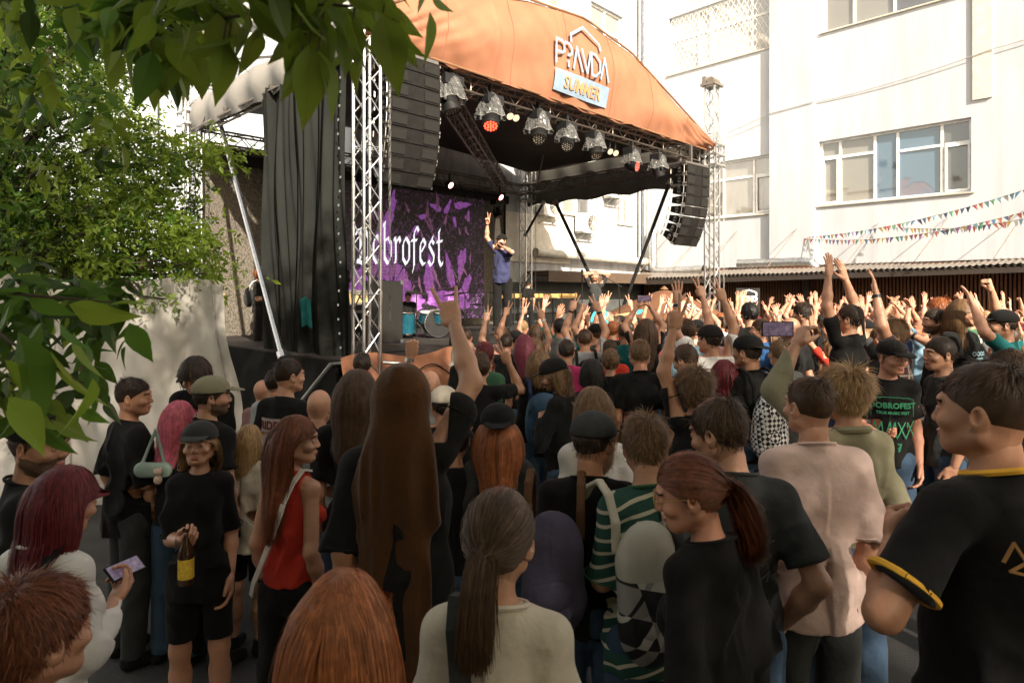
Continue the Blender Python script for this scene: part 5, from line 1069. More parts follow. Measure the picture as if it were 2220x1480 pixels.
# --- performers
SP = lambda px, py, Y: at(px, py, Y)
person('singer in a violet-blue t-shirt and cap shouting into a microphone, arm aloft', 1088, 508, 12.0, 172, (('mic',None),('V',(.14,.06,.49))), base=at(1088,716,12.0).z, hair=('short','dark'), cap=('black',False), top=('tee','purpleblue'), bottom=('long','black'), lod=0, hy=-25, beard=True, wid=1.08, group='performers on the stage')
sing = PEOPLE[-1]
person('performer in a black cap and t-shirt with back to the crowd', 1145, 608, 14.5, 20, base=DK, hair=('short','brown'), cap=('black',False), top=('tee','black'), bottom=('long','black'), lod=1, hy=-25, group='performers on the stage')
person('guitarist with grey hair and beard holding hands behind the head', 1290, 586, 13.6, 200, ('head','head'), base=.95, hair=('short','grey'), top=('tee','charcoal'), bottom=('long','black'), lod=0, hy=-40, beard=True, group='performers on the stage')
guit = PEOPLE[-1]
person('drummer in a black t-shirt seated behind the teal drum kit', 885, 632, 14.0, 190, ('front','front'), base=.75, hair=('short','brown'), top=('tee','black'), bottom=('long','black'), lod=1, hp=-15, group='performers on the stage')
person('grey-haired technician in black behind the keyboard case', 738, 553, 12.5, 60, ('front','front'), base=DK, hair=('buzz','grey'), top=('long','black'), bottom=('long','black'), lod=1, hy=30, group='performers on the stage')
person('person with ginger curls and a small backpack standing on the stage steps', 562, 583, 12.6, -70, ('down','hold'), base=at(560,768,12.6).z, fem=True, hair=('curly','ginger'), top=('tee','black'), bottom=('long','black'), lod=1, hlen=.16, group='performers on the stage')
# ---------------------------------------------------------------- things the near people wear or hold, and prints on their clothes
def proj_print(r, J, fn, back=True, name='print', mat=None, fem=False, kind='tee', wid=1.):
    """2-D strokes laid on the chest or back: local x, z; y found on the torso ellipse"""
    m = MB(); sg = -1 if back else 1
    def fr(x, z, o):
        if isinstance(kind, str): lz = .010 if kind != 'over' else .028
        w1 = (.142*wid+lz)*1.02; d1 = (.104*wid+lz)*1.0+.022; q = max(.1, 1-(x/w1)**2*.8); zz = max(.3, 1-((z-1.22)/.34)**2*.35)
        return (x if back else -x, sg*(d1*math.sqrt(q)*zz+.006+o*.2), z)
    fn(m, fr); return m.build(name, mat, r)
def textflat(body, size, cx, cz, m, fr, bold=.004):
    c = bpy.data.curves.new('t', 'FONT'); c.body = body; c.size = size; c.align_x = 'CENTER'; c.offset = bold; c.resolution_u = 2
    o = bpy.data.objects.new('tmp', c); COL.objects.link(o); bpy.context.view_layer.update()
    me = bpy.data.meshes.new_from_object(o.evaluated_get(bpy.context.evaluated_depsgraph_get())); bpy.data.objects.remove(o)
    m.add([fr(cx+v.co.x, cz+v.co.y, 0) for v in me.vertices], [tuple(p.vertices) for p in me.polygons]); bpy.data.meshes.remove(me)
def find(s): 
    for r, J, k in PEOPLE:
        if s in r['label']: return r, J, k
ink = pm('grey_ink', (.17,.17,.16), .8); greenink = pm('green_ink', (.03,.20,.10), .8, emit=None); wink = pm('white_ink', (.62,.6,.58), .8); goldink = pm('gold_ink', (.30,.15,.045), .7); yel = pm('yellow_rib', (.70,.36,.03), .8); pinkink = pm('pink_ink', (.45,.08,.12), .8); cyanink = pm('pale_cyan_ink', (.25,.40,.45), .8)
# yellow-trimmed jersey
m = MB(); textflat('SUMMER', .30, -.01, -.415, m, lambda x, z, o: SUMTXT[1](x, z, .02), .004); m.build('lettering', orp, SUMTXT[0])
r, J, k = find('side-shaved'); m = MB(); ring(m, (0,-.012,1.489), (0,.30,1), .078, .077, .009, X=(1,0,0))
m.build('collar_trim', yel, r)
for s_ in 'LR':
    sh, el = Vector(J[s_][0].tolist()), Vector(J[s_][1].tolist()); e = sh+(el-sh)*.70; m = MB(); ring(m, e, el-sh, .0735, .0735, .0095); m.build('sleeve_trim', yel, r)
def pr(m, fr):
    strokes(m, [[(-.14,1.33),(-.12,1.37),(-.10,1.33),(-.13,1.31),(-.09,1.30)],[(-.08,1.30),(-.08,1.37),(-.04,1.30),(-.035,1.38)],[(-.02,1.31),(0,1.37),(.03,1.37),(.01,1.33)],[(.03,1.30),(.05,1.38),(.07,1.30),(.09,1.37)]], .003, fr)
    strokes(m, [[(.02,1.10),(-.01,1.02),(.05,1.14)],[(.05,1.14),(.09,1.20)],[(.07,.98),(.12,.94),(.13,1.0)]], .009, fr)
proj_print(r, J, pr, True, 'back_print', goldink, wid=1.22)
# printed back panel RIDERS
r, J, k = find('printed back panel')
def pr(m, fr): m.grid(lambda a, b: fr(-.12+.24*a, 1.10+.26*b, .0), 10, 8)
proj_print(r, J, pr, True, 'print_panel', pm('grey_red_panel', (.42,.33,.31), .8, 0, .3, 6))
def pr(m, fr):
    g = lambda x, z, o: (lambda p: (p[0], p[1]-.004, p[2]))(fr(x, z, o)); textflat('RIDERS', .075, 0, 1.29, m, g, .002); textflat('THE GREAT OUTDOORS', .018, 0, 1.26, m, g, .0005)
proj_print(r, J, pr, True, 'print_lettering', pm('dark_red_ink', (.12,.012,.01), .8))
# festival shirt
r, J, k = find('festival t-shirt')
def pr(m, fr):
    textflat('DOBROFEST', .052, .01, 1.285, m, fr, .002); textflat('TRUE MUSIC FEST', .026, .01, 1.245, m, fr, .001)
    strokes(m, [[(-.12,1.34),(-.12,1.23)],[(-.12,1.345),(.14,1.345),(.14,1.23)],[(-.10,1.355),(.12,1.355)]], .0016, fr)
    strokes(m, [[(-.12,1.10),(-.10,1.19),(-.085,1.12),(-.06,1.19),(-.05,1.10)],[(-.035,1.10),(-.01,1.19),(0,1.12),(.02,1.19),(.03,1.09)],[(.04,1.19),(.085,1.09)],[(.085,1.19),(.035,1.08)],[(.10,1.19),(.14,1.10)],[(.14,1.20),(.09,1.08)]], .0035, fr)
    strokes(m, [[(-.03,1.03),(.06,1.04),(.05,.99),(-.02,.98),(-.03,1.03)],[(-.02,1.01),(.05,1.01)],[(.0,.98),(.0,.955)],[(.03,.98),(.03,.955)],[(-.01,1.03),(.03,.985)]], .006, fr)
proj_print(r, J, pr, False, 'chest_print', greenink)
r, J, k = find('very long straight brown hair')
def pr(m, fr):
    textflat('OOOO', .05, 0, 1.28, m, fr, .002); textflat('FOREVER', .022, 0, 1.25, m, fr, .001)
    strokes(m, [[(-.07,1.20),(-.085,1.08),(-.05,1.0),(0,.985),(.05,1.0),(.085,1.08),(.07,1.20)],[(-.09,.99),(-.03,.96),(.03,.97),(.09,.95)],[(-.10,.95),(.10,.93)],[(-.08,.90),(.09,.90)],[(-.04,1.22),(-.06,1.10)],[(.04,1.22),(.06,1.10)]], .005, fr)
proj_print(r, J, pr, False, 'chest_print', cyanink, kind='over')
def pr(m, fr): m.add([fr(-.03,1.20,.02),fr(.03,1.20,.02),fr(.018,1.02,.02),fr(-.018,1.02,.02)], [(0,1,2,3)])
proj_print(r, J, pr, False, 'print_shape', pinkink, kind='over')
r, J, k = find('small white print'); proj_print(r, J, lambda m, fr: textflat('MAKE', .03, 0, 1.32, m, fr, .001), False, 'chest_print', wink)
r, J, k = find('loose black t-shirt facing'); proj_print(r, J, lambda m, fr: strokes(m, [[(-.09,1.165),(-.065,1.168)],[(-.09,1.157),(-.065,1.160)],[(-.088,1.149),(-.066,1.152)]], .002, fr), False, 'chest_print', wink, kind='over')
r, J, k = find('faded black t-shirt')
random.seed(8)
def pr(m, fr):
    for q in range(26):
        x, z = random.uniform(-.08,.1), random.uniform(1.02,1.34); strokes(m, [[(x+random.uniform(-.03,.03), z+random.uniform(-.03,.03)) for _ in range(4)]], .0012, fr)
proj_print(r, J, pr, True, 'back_print', pm('faded_ink', (.075,.085,.075), .9))
# necklace, straps, bands
def wrist(label, side, w=.012, rad=.031, mat=None, f=.10, nm='wristband'):
    r, J, k = find(label); sh, el, wr = [Vector(v.tolist()) for v in J[side][:3]]; d = (wr-el).normalized(); c = wr-d*(.02+f*.1); m = MB(); m.tube([c-d*w, c+d*w], rad, 14, False); return m.build(nm, mat or blackm, r, True)
for lab, sd, mt in (('V signs, wearing','L',blackm),('V signs, wearing','R',blackm),('large person in a black cap','L',blackm),('clenched fist','L',alu),('singer in a violet','R',blackm),('looking down to the left','L',blackm),('checkered wristband','R',pm('checker_band', (.4,.4,.4), .7, 0, .9, 90)),('one watch arm up','L',blackm),('facing the camera','R',blackm),('combed ginger hair','L',blackm)):
    wrist(lab, sd, mat=mt, nm='wristwatch' if 'watch' in lab else 'wristband')
def crossstrap(lab, name, label, mat, w=.022, flip=1, y1=.0, wid=1.):
    r, J, k = find(lab); o = item(name, label, 'strap bag', r.location, r.rotation_euler.z); o.scale = r.scale; m = MB(); pts = []
    D = [(-.085,.03,1.475),(-.088,-.03,1.495),(-.08,-.09,1.45),(-.06,-.136,1.36),(-.015,-.150,1.22),(.05,-.148,1.08),(.12,-.125,.96),(.165,-.09,.88)]
    for (a, b) in zip(D[:-1], D[1:]):
        a, b = Vector((a[0]*flip,a[1]*wid,a[2])), Vector((b[0]*flip,b[1]*wid,b[2])); d = (b-a).normalized(); n = Vector((0,-1,.3)) if a.z < 1.45 else Vector((0,-.2,1)); s_ = d.cross(n).normalized()*w; nn = n.normalized()*.012
        m.add([a-s_+nn, a+s_+nn, b+s_+nn, b-s_+nn, a-s_, a+s_, b+s_, b-s_], [(0,1,2,3),(7,6,5,4),(0,4,5,1),(3,2,6,7),(1,5,6,2),(0,3,7,4)])
    m.build('strap', mat, o, True); return o, r, J
crossstrap('low brown ponytail', 'crossbody_strap', 'black strap running diagonally down the off-white t-shirt', cm('charcoal'), .024, 1, wid=1.12)
o, r, J = crossstrap('sleeveless red top', 'shoulder_bag', 'white strap with gold chain hanging on the red sleeveless top', pm('white_leather', (.62,.56,.5), .5), .013, -1, wid=.98)
gold = pm('gold_chain', (.55,.36,.14), .35, .9); m = MB()
for q in range(16): z = .92-q*.018; ring(m, (.17+.01*math.sin(q),-.10,z), (1,0,0) if q % 2 else (0,1,0), .007, .012, .0026, 10)
m.build('chain', gold, o)
v = Vol((.08,-.2,.45), (.3,.02,.68), .01); v.ell((.19,-.09,.56), (.075,.045,.08), .02); mobj('bag', v.mesh(), cm('black'), o)
o, r, J = crossstrap('white blouse', 'shoulder_bag', 'black bag on a chain strap against the sheer white blouse', cm('black'), .016, -1, wid=1.0)
m = MB()
for q in range(12): z = 1.02-q*.018; ring(m, (.09+.004*q,-.155,z), (1,0,0) if q % 2 else (0,1,0), .006, .011, .0024, 10)
m.build('chain', gold, o); v = Vol((-.02,-.3,.6), (.3,.0,1.0), .01); v.ell((.13,-.17,.82), (.10,.06,.15), .02); v.fn(lambda P, f: folds(P, f, .03, 3)); mobj('bag', v.mesh(), cm('black'), o)
# backpacks
def backpack(lab, name, label, mat, smat, **kw):
    r, J, k = find(lab); o = item(name, label, 'backpack', r.location, r.rotation_euler.z); o.scale = r.scale
    mobj('pack', pack_vol(**kw), mat, o); mobj('shoulder_straps', strap_vol(J), smat, o)
    m = MB(); z1 = kw.get('z1', 1.4); y = kw.get('y', -.19); m.tube([(-.03,y+.03,z1-.01),(-.02,y+.03,z1+.035),(.02,y+.03,z1+.035),(.03,y+.03,z1-.01)], .006, 6); m.build('grab_loop', smat, o)
    w_, z0_ = kw.get('w', .15), kw.get('z0', 1.); vv = Vol((-w_,y-.16,z0_), (w_,y+.02,z0_+.24), .009); vv.ell((0,y-kw.get('d', .07)*.75,z0_+.13), (w_*.72,.035,.075), .02); mobj('front_pocket', vv.mesh(), mat, o)
    m = MB(); m.tube([(w_*.93*math.cos(t), y-kw.get('d', .07)*.35-.012*math.sin(t), (z0_+z1)/2+.02+(z1-z0_)*.46*math.sin(t)) for t in np.linspace(.15, math.pi-.15, 20)], .0035, 5); m.build('zip', smat, o, True); return o
pv = backpack('violet backpack', 'backpack', 'dark violet-grey backpack on the person in the dark cap', cm('violetgrey'), cm('brown'), w=.12, d=.06, z0=.98, z1=1.36, y=-.20, seed=2)
tri = bpy.data.materials.new('triangle_print'); tri.use_nodes = True; Nn = tri.node_tree.nodes; Ll = tri.node_tree.links; b_ = Nn['Principled BSDF']; b_.inputs['Roughness'].default_value = .6
tc = Nn.new('ShaderNodeTexCoord'); acc_ = None
for q_, dv in enumerate(((9,1,3.2),(-7,1,5.1),(2.4,1,9.5),(11,1,-6))):
    dp = Nn.new('ShaderNodeVectorMath'); dp.operation = 'DOT_PRODUCT'; dp.inputs[1].default_value = dv; Ll.new(tc.outputs['Object'], dp.inputs[0]); fl_ = Nn.new('ShaderNodeMath'); fl_.operation = 'FLOOR'; Ll.new(dp.outputs['Value'], fl_.inputs[0]); ml = Nn.new('ShaderNodeMath'); ml.operation = 'MULTIPLY'; ml.inputs[1].default_value = (1,1,2,1)[q_]; Ll.new(fl_.outputs[0], ml.inputs[0])
    if acc_ is None: acc_ = ml
    else: ad = Nn.new('ShaderNodeMath'); Ll.new(acc_.outputs[0], ad.inputs[0]); Ll.new(ml.outputs[0], ad.inputs[1]); acc_ = ad
md = Nn.new('ShaderNodeMath'); md.operation = 'FLOORED_MODULO'; md.inputs[1].default_value = 4; Ll.new(acc_.outputs[0], md.inputs[0]); dv_ = Nn.new('ShaderNodeMath'); dv_.operation = 'DIVIDE'; dv_.inputs[1].default_value = 4; Ll.new(md.outputs[0], dv_.inputs[0])
cr = Nn.new('ShaderNodeValToRGB'); cr.color_ramp.interpolation = 'CONSTANT'; cr.color_ramp.elements[0].color = (.012,.011,.014,1); cr.color_ramp.elements[1].color = (.50,.46,.40,1); cr.color_ramp.elements[1].position = .3; e_ = cr.color_ramp.elements.new(.6); e_.color = (.27,.25,.23,1); Ll.new(dv_.outputs[0], cr.inputs[0])
sz = Nn.new('ShaderNodeSeparateXYZ'); Ll.new(tc.outputs['Object'], sz.inputs[0])
gt = Nn.new('ShaderNodeMath'); gt.operation = 'GREATER_THAN'; gt.inputs[1].default_value = 1.22; Ll.new(sz.outputs[2], gt.inputs[0]); mx_ = Nn.new('ShaderNodeMix'); mx_.data_type = 'RGBA'; mx_.inputs[7].default_value = (.42,.39,.32,1); Ll.new(gt.outputs[0], mx_.inputs[0]); Ll.new(cr.outputs[0], mx_.inputs[6]); Ll.new(mx_.outputs[2], b_.inputs['Base Color'])
pv.location.x -= .13
pv = backpack('striped shirt', 'backpack', 'cream backpack with black and white triangle pattern on the striped shirt', tri, pm('cream_strap', (.46,.41,.33), .7), w=.115, d=.06, z0=.94, z1=1.36, y=-.205, seed=6, taper=.9)
pv.location.x -= .10
backpack('wearing a blue backpack', 'backpack', 'deep blue backpack on the person with the blond bob', pm('blue_nylon', (.02,.06,.11), .6, 0, .2, 6, .3), cm('navy'), w=.15, d=.09, z0=.98, z1=1.36, y=-.22, seed=4)
chkm = pm('checker_cloth', (.3,.3,.3), .8); Nn = chkm.node_tree.nodes; ch = Nn.new('ShaderNodeTexChecker'); ch.inputs['Scale'].default_value = 42; ch.inputs[1].default_value = (.62,.6,.58,1); ch.inputs[2].default_value = (.015,.014,.016,1)
mpc = Nn.new('ShaderNodeMapping'); mpc.inputs['Rotation'].default_value = (.3,.78,.2); chkm.node_tree.links.new(Nn['Texture Coordinate'].outputs['Object'], mpc.inputs[0]); chkm.node_tree.links.new(mpc.outputs[0], ch.inputs[0]); chkm.node_tree.links.new(ch.outputs[0], Nn['Principled BSDF'].inputs['Base Color'])
backpack('backward black cap and black t-shirt looking left', 'drawstring_bag', 'black and white checkered drawstring bag', chkm, cm('black'), w=.135, d=.08, z0=.92, z1=1.32, y=-.20, seed=9, taper=.6)
backpack('V signs, wearing', 'backpack', 'small black backpack on the person with both V signs', cm('black'), cm('black'), w=.12, d=.06, z0=1.06, z1=1.38, y=-.18, seed=3)
backpack('small backpack standing', 'backpack', 'small black and white backpack on the person on the stage steps', cm('charcoal'), wink, w=.12, d=.07, z0=1.02, z1=1.32, y=-.19, seed=5)
backpack('right edge', 'backpack', 'dark grey backpack strap on the black jersey with yellow trim', cm('charcoal'), cm('charcoal'), w=.02, d=.01, z0=1.2, z1=1.36, y=-.05, seed=5) if False else None
# striped shirt material
def striped(name, a, b, fr_, th):
    m = pm(name, a, .85, 0, .1, 6, .3, 26); Nn = m.node_tree.nodes; L_ = m.node_tree.links; s_ = Nn.new('ShaderNodeSeparateXYZ'); L_.new(Nn['Texture Coordinate'].outputs['Object'], s_.inputs[0])
    ab = Nn.new('ShaderNodeMath'); ab.operation = 'ABSOLUTE'; L_.new(s_.outputs[0], ab.inputs[0]); m0 = Nn.new('ShaderNodeMath'); m0.operation = 'MULTIPLY'; m0.inputs[1].default_value = .35; L_.new(ab.outputs[0], m0.inputs[0]); a0 = Nn.new('ShaderNodeMath'); L_.new(m0.outputs[0], a0.inputs[0]); L_.new(s_.outputs[2], a0.inputs[1])
    m1 = Nn.new('ShaderNodeMath'); m1.operation = 'MULTIPLY'; m1.inputs[1].default_value = fr_; L_.new(a0.outputs[0], m1.inputs[0]); f_ = Nn.new('ShaderNodeMath'); f_.operation = 'FRACT'; L_.new(m1.outputs[0], f_.inputs[0]); l_ = Nn.new('ShaderNodeMath'); l_.operation = 'LESS_THAN'; l_.inputs[1].default_value = th; L_.new(f_.outputs[0], l_.inputs[0])
    mx = Nn.new('ShaderNodeMix'); mx.data_type = 'RGBA'; mx.inputs[6].default_value = (*a,1); mx.inputs[7].default_value = (*b,1); L_.new(l_.outputs[0], mx.inputs[0]); L_.new(mx.outputs[2], Nn['Principled BSDF'].inputs['Base Color']); return m
def setmat(lab, part, mat):
    r, J, k = find(lab)
    for c in r.children:
        if c.name.split('.')[0] == part: c.data.materials[0] = mat
setmat('striped shirt', 't_shirt', striped('green_white_stripes', (.018,.065,.05), (.50,.45,.34), 19, .26))
def plaid(name, a, b):
    m = pm(name, a, .85); Nn = m.node_tree.nodes; L_ = m.node_tree.links; out = None; s_ = Nn.new('ShaderNodeSeparateXYZ'); L_.new(Nn['Texture Coordinate'].outputs['Object'], s_.inputs[0]); fs = []
    for i in (0,2):
        m1 = Nn.new('ShaderNodeMath'); m1.operation = 'MULTIPLY'; m1.inputs[1].default_value = 15; L_.new(s_.outputs[i], m1.inputs[0]); f_ = Nn.new('ShaderNodeMath'); f_.operation = 'FRACT'; L_.new(m1.outputs[0], f_.inputs[0]); l_ = Nn.new('ShaderNodeMath'); l_.operation = 'LESS_THAN'; l_.inputs[1].default_value = .16; L_.new(f_.outputs[0], l_.inputs[0]); fs.append(l_)
    mxm = Nn.new('ShaderNodeMath'); mxm.operation = 'MAXIMUM'; L_.new(fs[0].outputs[0], mxm.inputs[0]); L_.new(fs[1].outputs[0], mxm.inputs[1]); mx = Nn.new('ShaderNodeMix'); mx.data_type = 'RGBA'; mx.inputs[6].default_value = (*a,1); mx.inputs[7].default_value = (*b,1); L_.new(mxm.outputs[0], mx.inputs[0]); L_.new(mx.outputs[2], Nn['Principled BSDF'].inputs['Base Color']); return m
setmat('plaid shirt', 't_shirt', plaid('plaid_cloth', (.05,.02,.022), (.25,.2,.17))); setmat('checked shirt', 't_shirt', plaid('checked_cloth', (.45,.45,.45), (.08,.09,.12)))
# hood and cape
r, J, k = find('hooded person'); Rh, oh = headframe(0,0,0); v = Vol((-.3,-.34,.25), (.3,.2,1.82), .011); rust = pm('brown_plush', (.060,.024,.007), .9, 0, .2, 5, .2, 60, sheen=.15, spec=.1)
v.ell(oh+V3(0,-.018,.026), (.098,.118,.112), .03); v.cone(oh+V3(0,-.085,.11), oh+V3(0,-.10,.09), .022, .018, .03); v.cone(oh+V3(0,-.04,-.02), (0,-.06,1.46), .098, .112, .05, .95); v.cone((0,-.065,1.46), (.0,-.08,1.36), .112, .140, .05, .60); v.cone((0,-.08,1.36), (.02,-.09,.40), .142, .175, .05, .50)
v.fn(lambda P, f: np.maximum(f, .5*(P[...,1]-.045)) if False else f)
def cut(P, f):
    face = np.linalg.norm((P-(oh+V3(0,.10,-.03)))/V3(.070,.10,.11), axis=-1); g_ = np.where(P[...,2] > 1.45, (1-face)*.07, -1); n_ = np.abs(vn(np.stack([P[...,0]*1.6, P[...,1], P[...,2]*.16], -1), 13.))*.11*np.clip((1.62-P[...,2])/.4, .10, 1)
    return np.maximum(f+n_, g_)
v.fn(cut); v.fn(lambda P, f: np.maximum(f, .40+.05*np.sin(P[...,0]*22)-P[...,2])); mobj('hooded_cape', v.mesh(), rust, r)
# glasses
r = gl_r; m = MB(); Rg = Matrix(gl_R.tolist()); og = Vector(gl_o.tolist())
for s_ in (-1,1):
    c = og+Rg@Vector((s_*.031,.104,-.004)); ring(m, c, Rg@Vector((s_*.12,1,.05)), .023, .021, .0014, 24, Rg@Vector((1,0,0))); m.tube([og+Rg@Vector((s_*.054,.101,.004)), og+Rg@Vector((s_*.078,.03,.004)), og+Rg@Vector((s_*.082,-.015,-.002))], .0014, 6)
m.tube([og+Rg@Vector((-.008,.108,.0)), og+Rg@Vector((.008,.108,.0))], .0013, 6); m.build('glasses', gold, r, True)
m = MB(); ring(m, og+Rg@Vector((0,-.112,-.01)), Rg@Vector((0,1,.1)), .017, .017, .008, 20); m.build('hair_tie', cm('black'), r)
r, J, k = find('low brown ponytail'); Rh, oh = headframe(-12,0,0); m = MB(); ring(m, Vector((oh+Rh@V3(0,-.112,-.01)).tolist()), Vector((Rh@V3(0,1,.1)).tolist()), .015, .015, .006, 20); m.build('hair_tie', cm('black'), r)
# phones
def phone(label, lab, side, loc=None, sc=1., lit=True, tilt=0):
    r, J, k = find(lab); c = toworld(r, J[side][2]) if loc is None else loc; o = item('phone', label, 'phone', c, r.rotation_euler.z if loc is None else 0); o.rotation_euler[0] = tilt; o.scale = (sc,)*3
    v = MB(); v.box((-.078,-.004,-.037),(.078,.004,.037)); v.build('phone_body', blackp, o); v = MB(); v.box((-.072,-.0055,-.033),(.072,-.0042,.033)); v.build('screen', pm('phone_screen', (.16,.12,.15), .15, 0, .95, 34, emit=(.10,.07,.12), es=.25, spec=1., stretch=(1,1,1)), o); return o
r, J, k = find('pale denim jacket'); p = toworld(r, J['L'][2]); phone('phone held sideways above the crowd, showing the stage', 'pale denim jacket', 'L', Vector((p.x-.10*r.scale[0], p.y-.02, p.z+.075)))
r, J, k = find('raising a phone'); p = toworld(r, (J['L'][2]+J['R'][2])/2); phone('small dark phone held up in both hands before the umbrella', 'raising a phone', 'L', p+Vector((0,-.03,.09)))
r, J, k = find('sheer white blouse'); o = phone('lit phone in the hand of the person in the sheer white blouse', 'sheer white blouse', 'R', toworld(r, J['R'][2]+(J['R'][2]-J['R'][1])*.42+V3(0,0,.05)), 1., True, R(-50)); o.rotation_euler[2] = R(70); o.scale = (.85,)*3
# bottle with yellow label
r, J, k = find('facing the camera'); p = toworld(r, J['R'][2]+(J['R'][2]-J['R'][1])*.34+V3(0,0,.02)); o = item('bottle', 'brown bottle with a yellow label held by the blond person in the cap', 'bottle', (p.x, p.y-.012, p.z-.20)); m = MB(); m.lathe([(0,0),(.031,.002),(.033,.01),(.033,.13),(.028,.16),(.014,.19),(.013,.235),(.015,.237),(.015,.245),(0,.245)], (0,0,0), 20); m.build('glass_body', pm('brown_glass', (.05,.02,.006), .08, spec=1.), o, True)
m = MB(); m.lathe([(.0336,.03),(.0338,.032),(.0338,.115),(.0336,.117)], (0,0,0), 20); m.build('label', pm('yellow_label', (.62,.42,.04), .6, 0, .25, 60), o, True)
o = item('shoulder_bag', 'small pale green handbag with a plush charm beside the pink-haired person', 'bag', at(332,1010,3.6)); o.scale = (.72,)*3; v = Vol((-.16,-.08,-.14), (.16,.08,.32), .008); v.cone((-.09,0,-.03), (.09,0,-.03), .06, .06, .02, .5); v.cone((-.10,0,-.02), (.02,0,.28), .012, .012, .01); v.cone((.10,0,-.02), (.02,0,.28), .012, .012, .01); mobj('bag', v.mesh(), pm('mint_leather', (.25,.32,.27), .5), o)
v = Vol((-.02,-.12,-.16), (.14,0,.02), .006); v.ell((.07,-.06,-.03), (.032,.03,.03), .01); v.ell((.07,-.06,-.09), (.03,.03,.036), .01); v.ell((.045,-.06,-.005), (.012,.01,.012), .005); v.ell((.095,-.06,-.005), (.012,.01,.012), .005); mobj('plush_charm', v.mesh(), pm('plush', (.45,.33,.25), .95, 0, .1, 30, .5, 80), o)
# jacket collar
r, J, k = find('pale denim jacket'); m = MB(); ring(m, (0,-.02,1.485), (0,.2,1), .075, .07, .016, X=(1,0,0)); m.build('collar', cm('khaki'), r)
# ---------------------------------------------------------------- far crowd, copied from a small set of prototypes
PR = []; g2 = np.random.default_rng(12)
pa = [('down','down'),('down','down'),('down',('V',(.06,.12,.47))),('open','open2'),(('V',(.10,.14,.46)),'down'),(('fist',(.03,.12,.46)),'down'),('open','down'),('clap','clap'),('V','V2'),(('open',(.18,.22,.36)),('open',(.0,.12,.50))),('down','point'),('down','horns')]
ph = [('short',None),('messy',None),('long',None),('short',None),('bob',None),('short','cap'),('curly',None),('bald',None),('top',None),('messy',None),('short','cap'),('long',None)]
for i, (a, (hs, cp)) in enumerate(zip(pa, ph)):
    fem = hs in ('long','bob'); J = skeleton(a, fem, 1.); Rh, oh = headframe([8,35,-5,20,0,30,10,40,-15,60,25,50][i], [0,5,0,6,0,2,0,0,4,0,0,3][i])
    bV = body_mesh(J, fem, 1., [8,35,-5,20,0,30,10,40,-15,60,25,50][i], 0, 0, .018, .0075, .0055, False, None); PR.append(dict(a=a, hs=hs, cp=cp, fem=fem, tip=oh+Rh@V3(0,-.01,.12),
        body=npmesh('body', bV[0], bV[1], [SK[0], eyew, iris, lipm, hm('dark')[1], beardm], bV[2]),
        hair=None if hs == 'bald' else (lambda q: npmesh('hair', q[0], q[1], hm('brown'), q[2]))(hair_parts(Rh, oh, hs, 2, 40+i, {'long':.3,'bob':.14}.get(hs))),
        cap=(lambda q: npmesh('cap', q[0], q[1], cm('black')))(cap_mesh(Rh, oh, i % 2 == 0, .009)) if cp else None,
        top=(lambda q: npmesh('t_shirt', q[0], q[1], cm('black')))(shirt_mesh(J, fem, 1., .017, 'tee', 60+i))))
PW = np.array([2.6,2.6,1.4,1.1,1.3,.9,1.5,.6,1.1,.7,.8,.4]); PW = PW/PW.sum(); PF = np.where(np.arange(12) < 2, 1, .8)*PW; PF = PF/PF.sum()
def armtxt(a):
    g = [x if isinstance(x, str) else x[0] for x in a]; up = [x for x in g if x != 'down']
    if not up: return 'arms down'
    T = {'V':'V-sign','V2':'V-sign','open':'open hand','open2':'open hand','fist':'fist','clap':'clapping','point':'pointing','horns':'horns sign'}
    return ('both arms up' if up[0] != 'clap' else 'clapping overhead') if len(up) == 2 else (T[up[0]]+' up')
taken = [(r.location.x, r.location.y) for r, J, k in PEOPLE]; used = set(); nfar = 0
def far(x, y, z=0., h=None, pi=None):
    global nfar
    px = 1110+FP*x/y
    for _ in range(60):
        i = int(g2.choice(len(PR), p=(PW if y < 9.5 else PF))) if px > 1135 else int(g2.integers(0,2)) if pi is None else pi; P_ = PR[i]; hc = str(g2.choice(['dark','brown','brown','light','black','blond','ginger','auburn','wine'])); tcx = str(g2.choice(['black','black','black','charcoal','grey','white','red','lightblue','navy','mauve','green','beige','teal','black']))
        zone = ('last row' if y > 14 else 'far row' if y > 10.5 else 'middle row')+(' below bunting' if px > 1850 else ' under wide window' if px > 1760 else ' near VIP board' if px > 1560 else ' before right tower' if px > 1440 else ' before brown parasol' if px > 1290 else ' beside stage front')
        hd = {'short':'short','messy':'tousled','long':'long','bob':'bobbed','curly':'curly','top':'swept-up'}.get(P_['hs'])
        HN = {'wine':'wine-red','light':'light-brown','dark':'dark-brown'}
        lab = ('capped ' if P_['cap'] else '')+('%s %s-haired person' % (hd, HN.get(hc, hc)) if hd else 'bald person')+', %s top, %s, %s' % ({'lightblue':'pale-blue'}.get(tcx, tcx), armtxt(P_['a']), zone)
        if lab not in used: break
    used.add(lab); h = h or g2.uniform(1.62, 1.86)*(.95 if P_['fem'] else 1); s = h/1.765
    a = R(g2.normal()*14 + (px-1400)*.035); r = thing('person', lab, 'person', (x,y,z), a, 'people in the concert crowd'); r.scale = (s,)*3
    for nm, mt in (('body', [SK[int(g2.integers(0,3))], eyew, iris, lipm, hm('dark')[1], beardm]), ('hair', hm(hc)), ('cap', None), ('top', [cm(tcx)])):
        me = P_[nm]
        if me is None: continue
        o = bpy.data.objects.new(me.name.split('.')[0], me); link(o, r)
        if mt:
            for q in range(min(len(mt), len(me.materials))): o.material_slots[q].link = 'OBJECT'; o.material_slots[q].material = mt[q]
    taken.append((x,y)); nfar += 1
c45, s45 = math.cos(A45), math.sin(A45)
cand = []
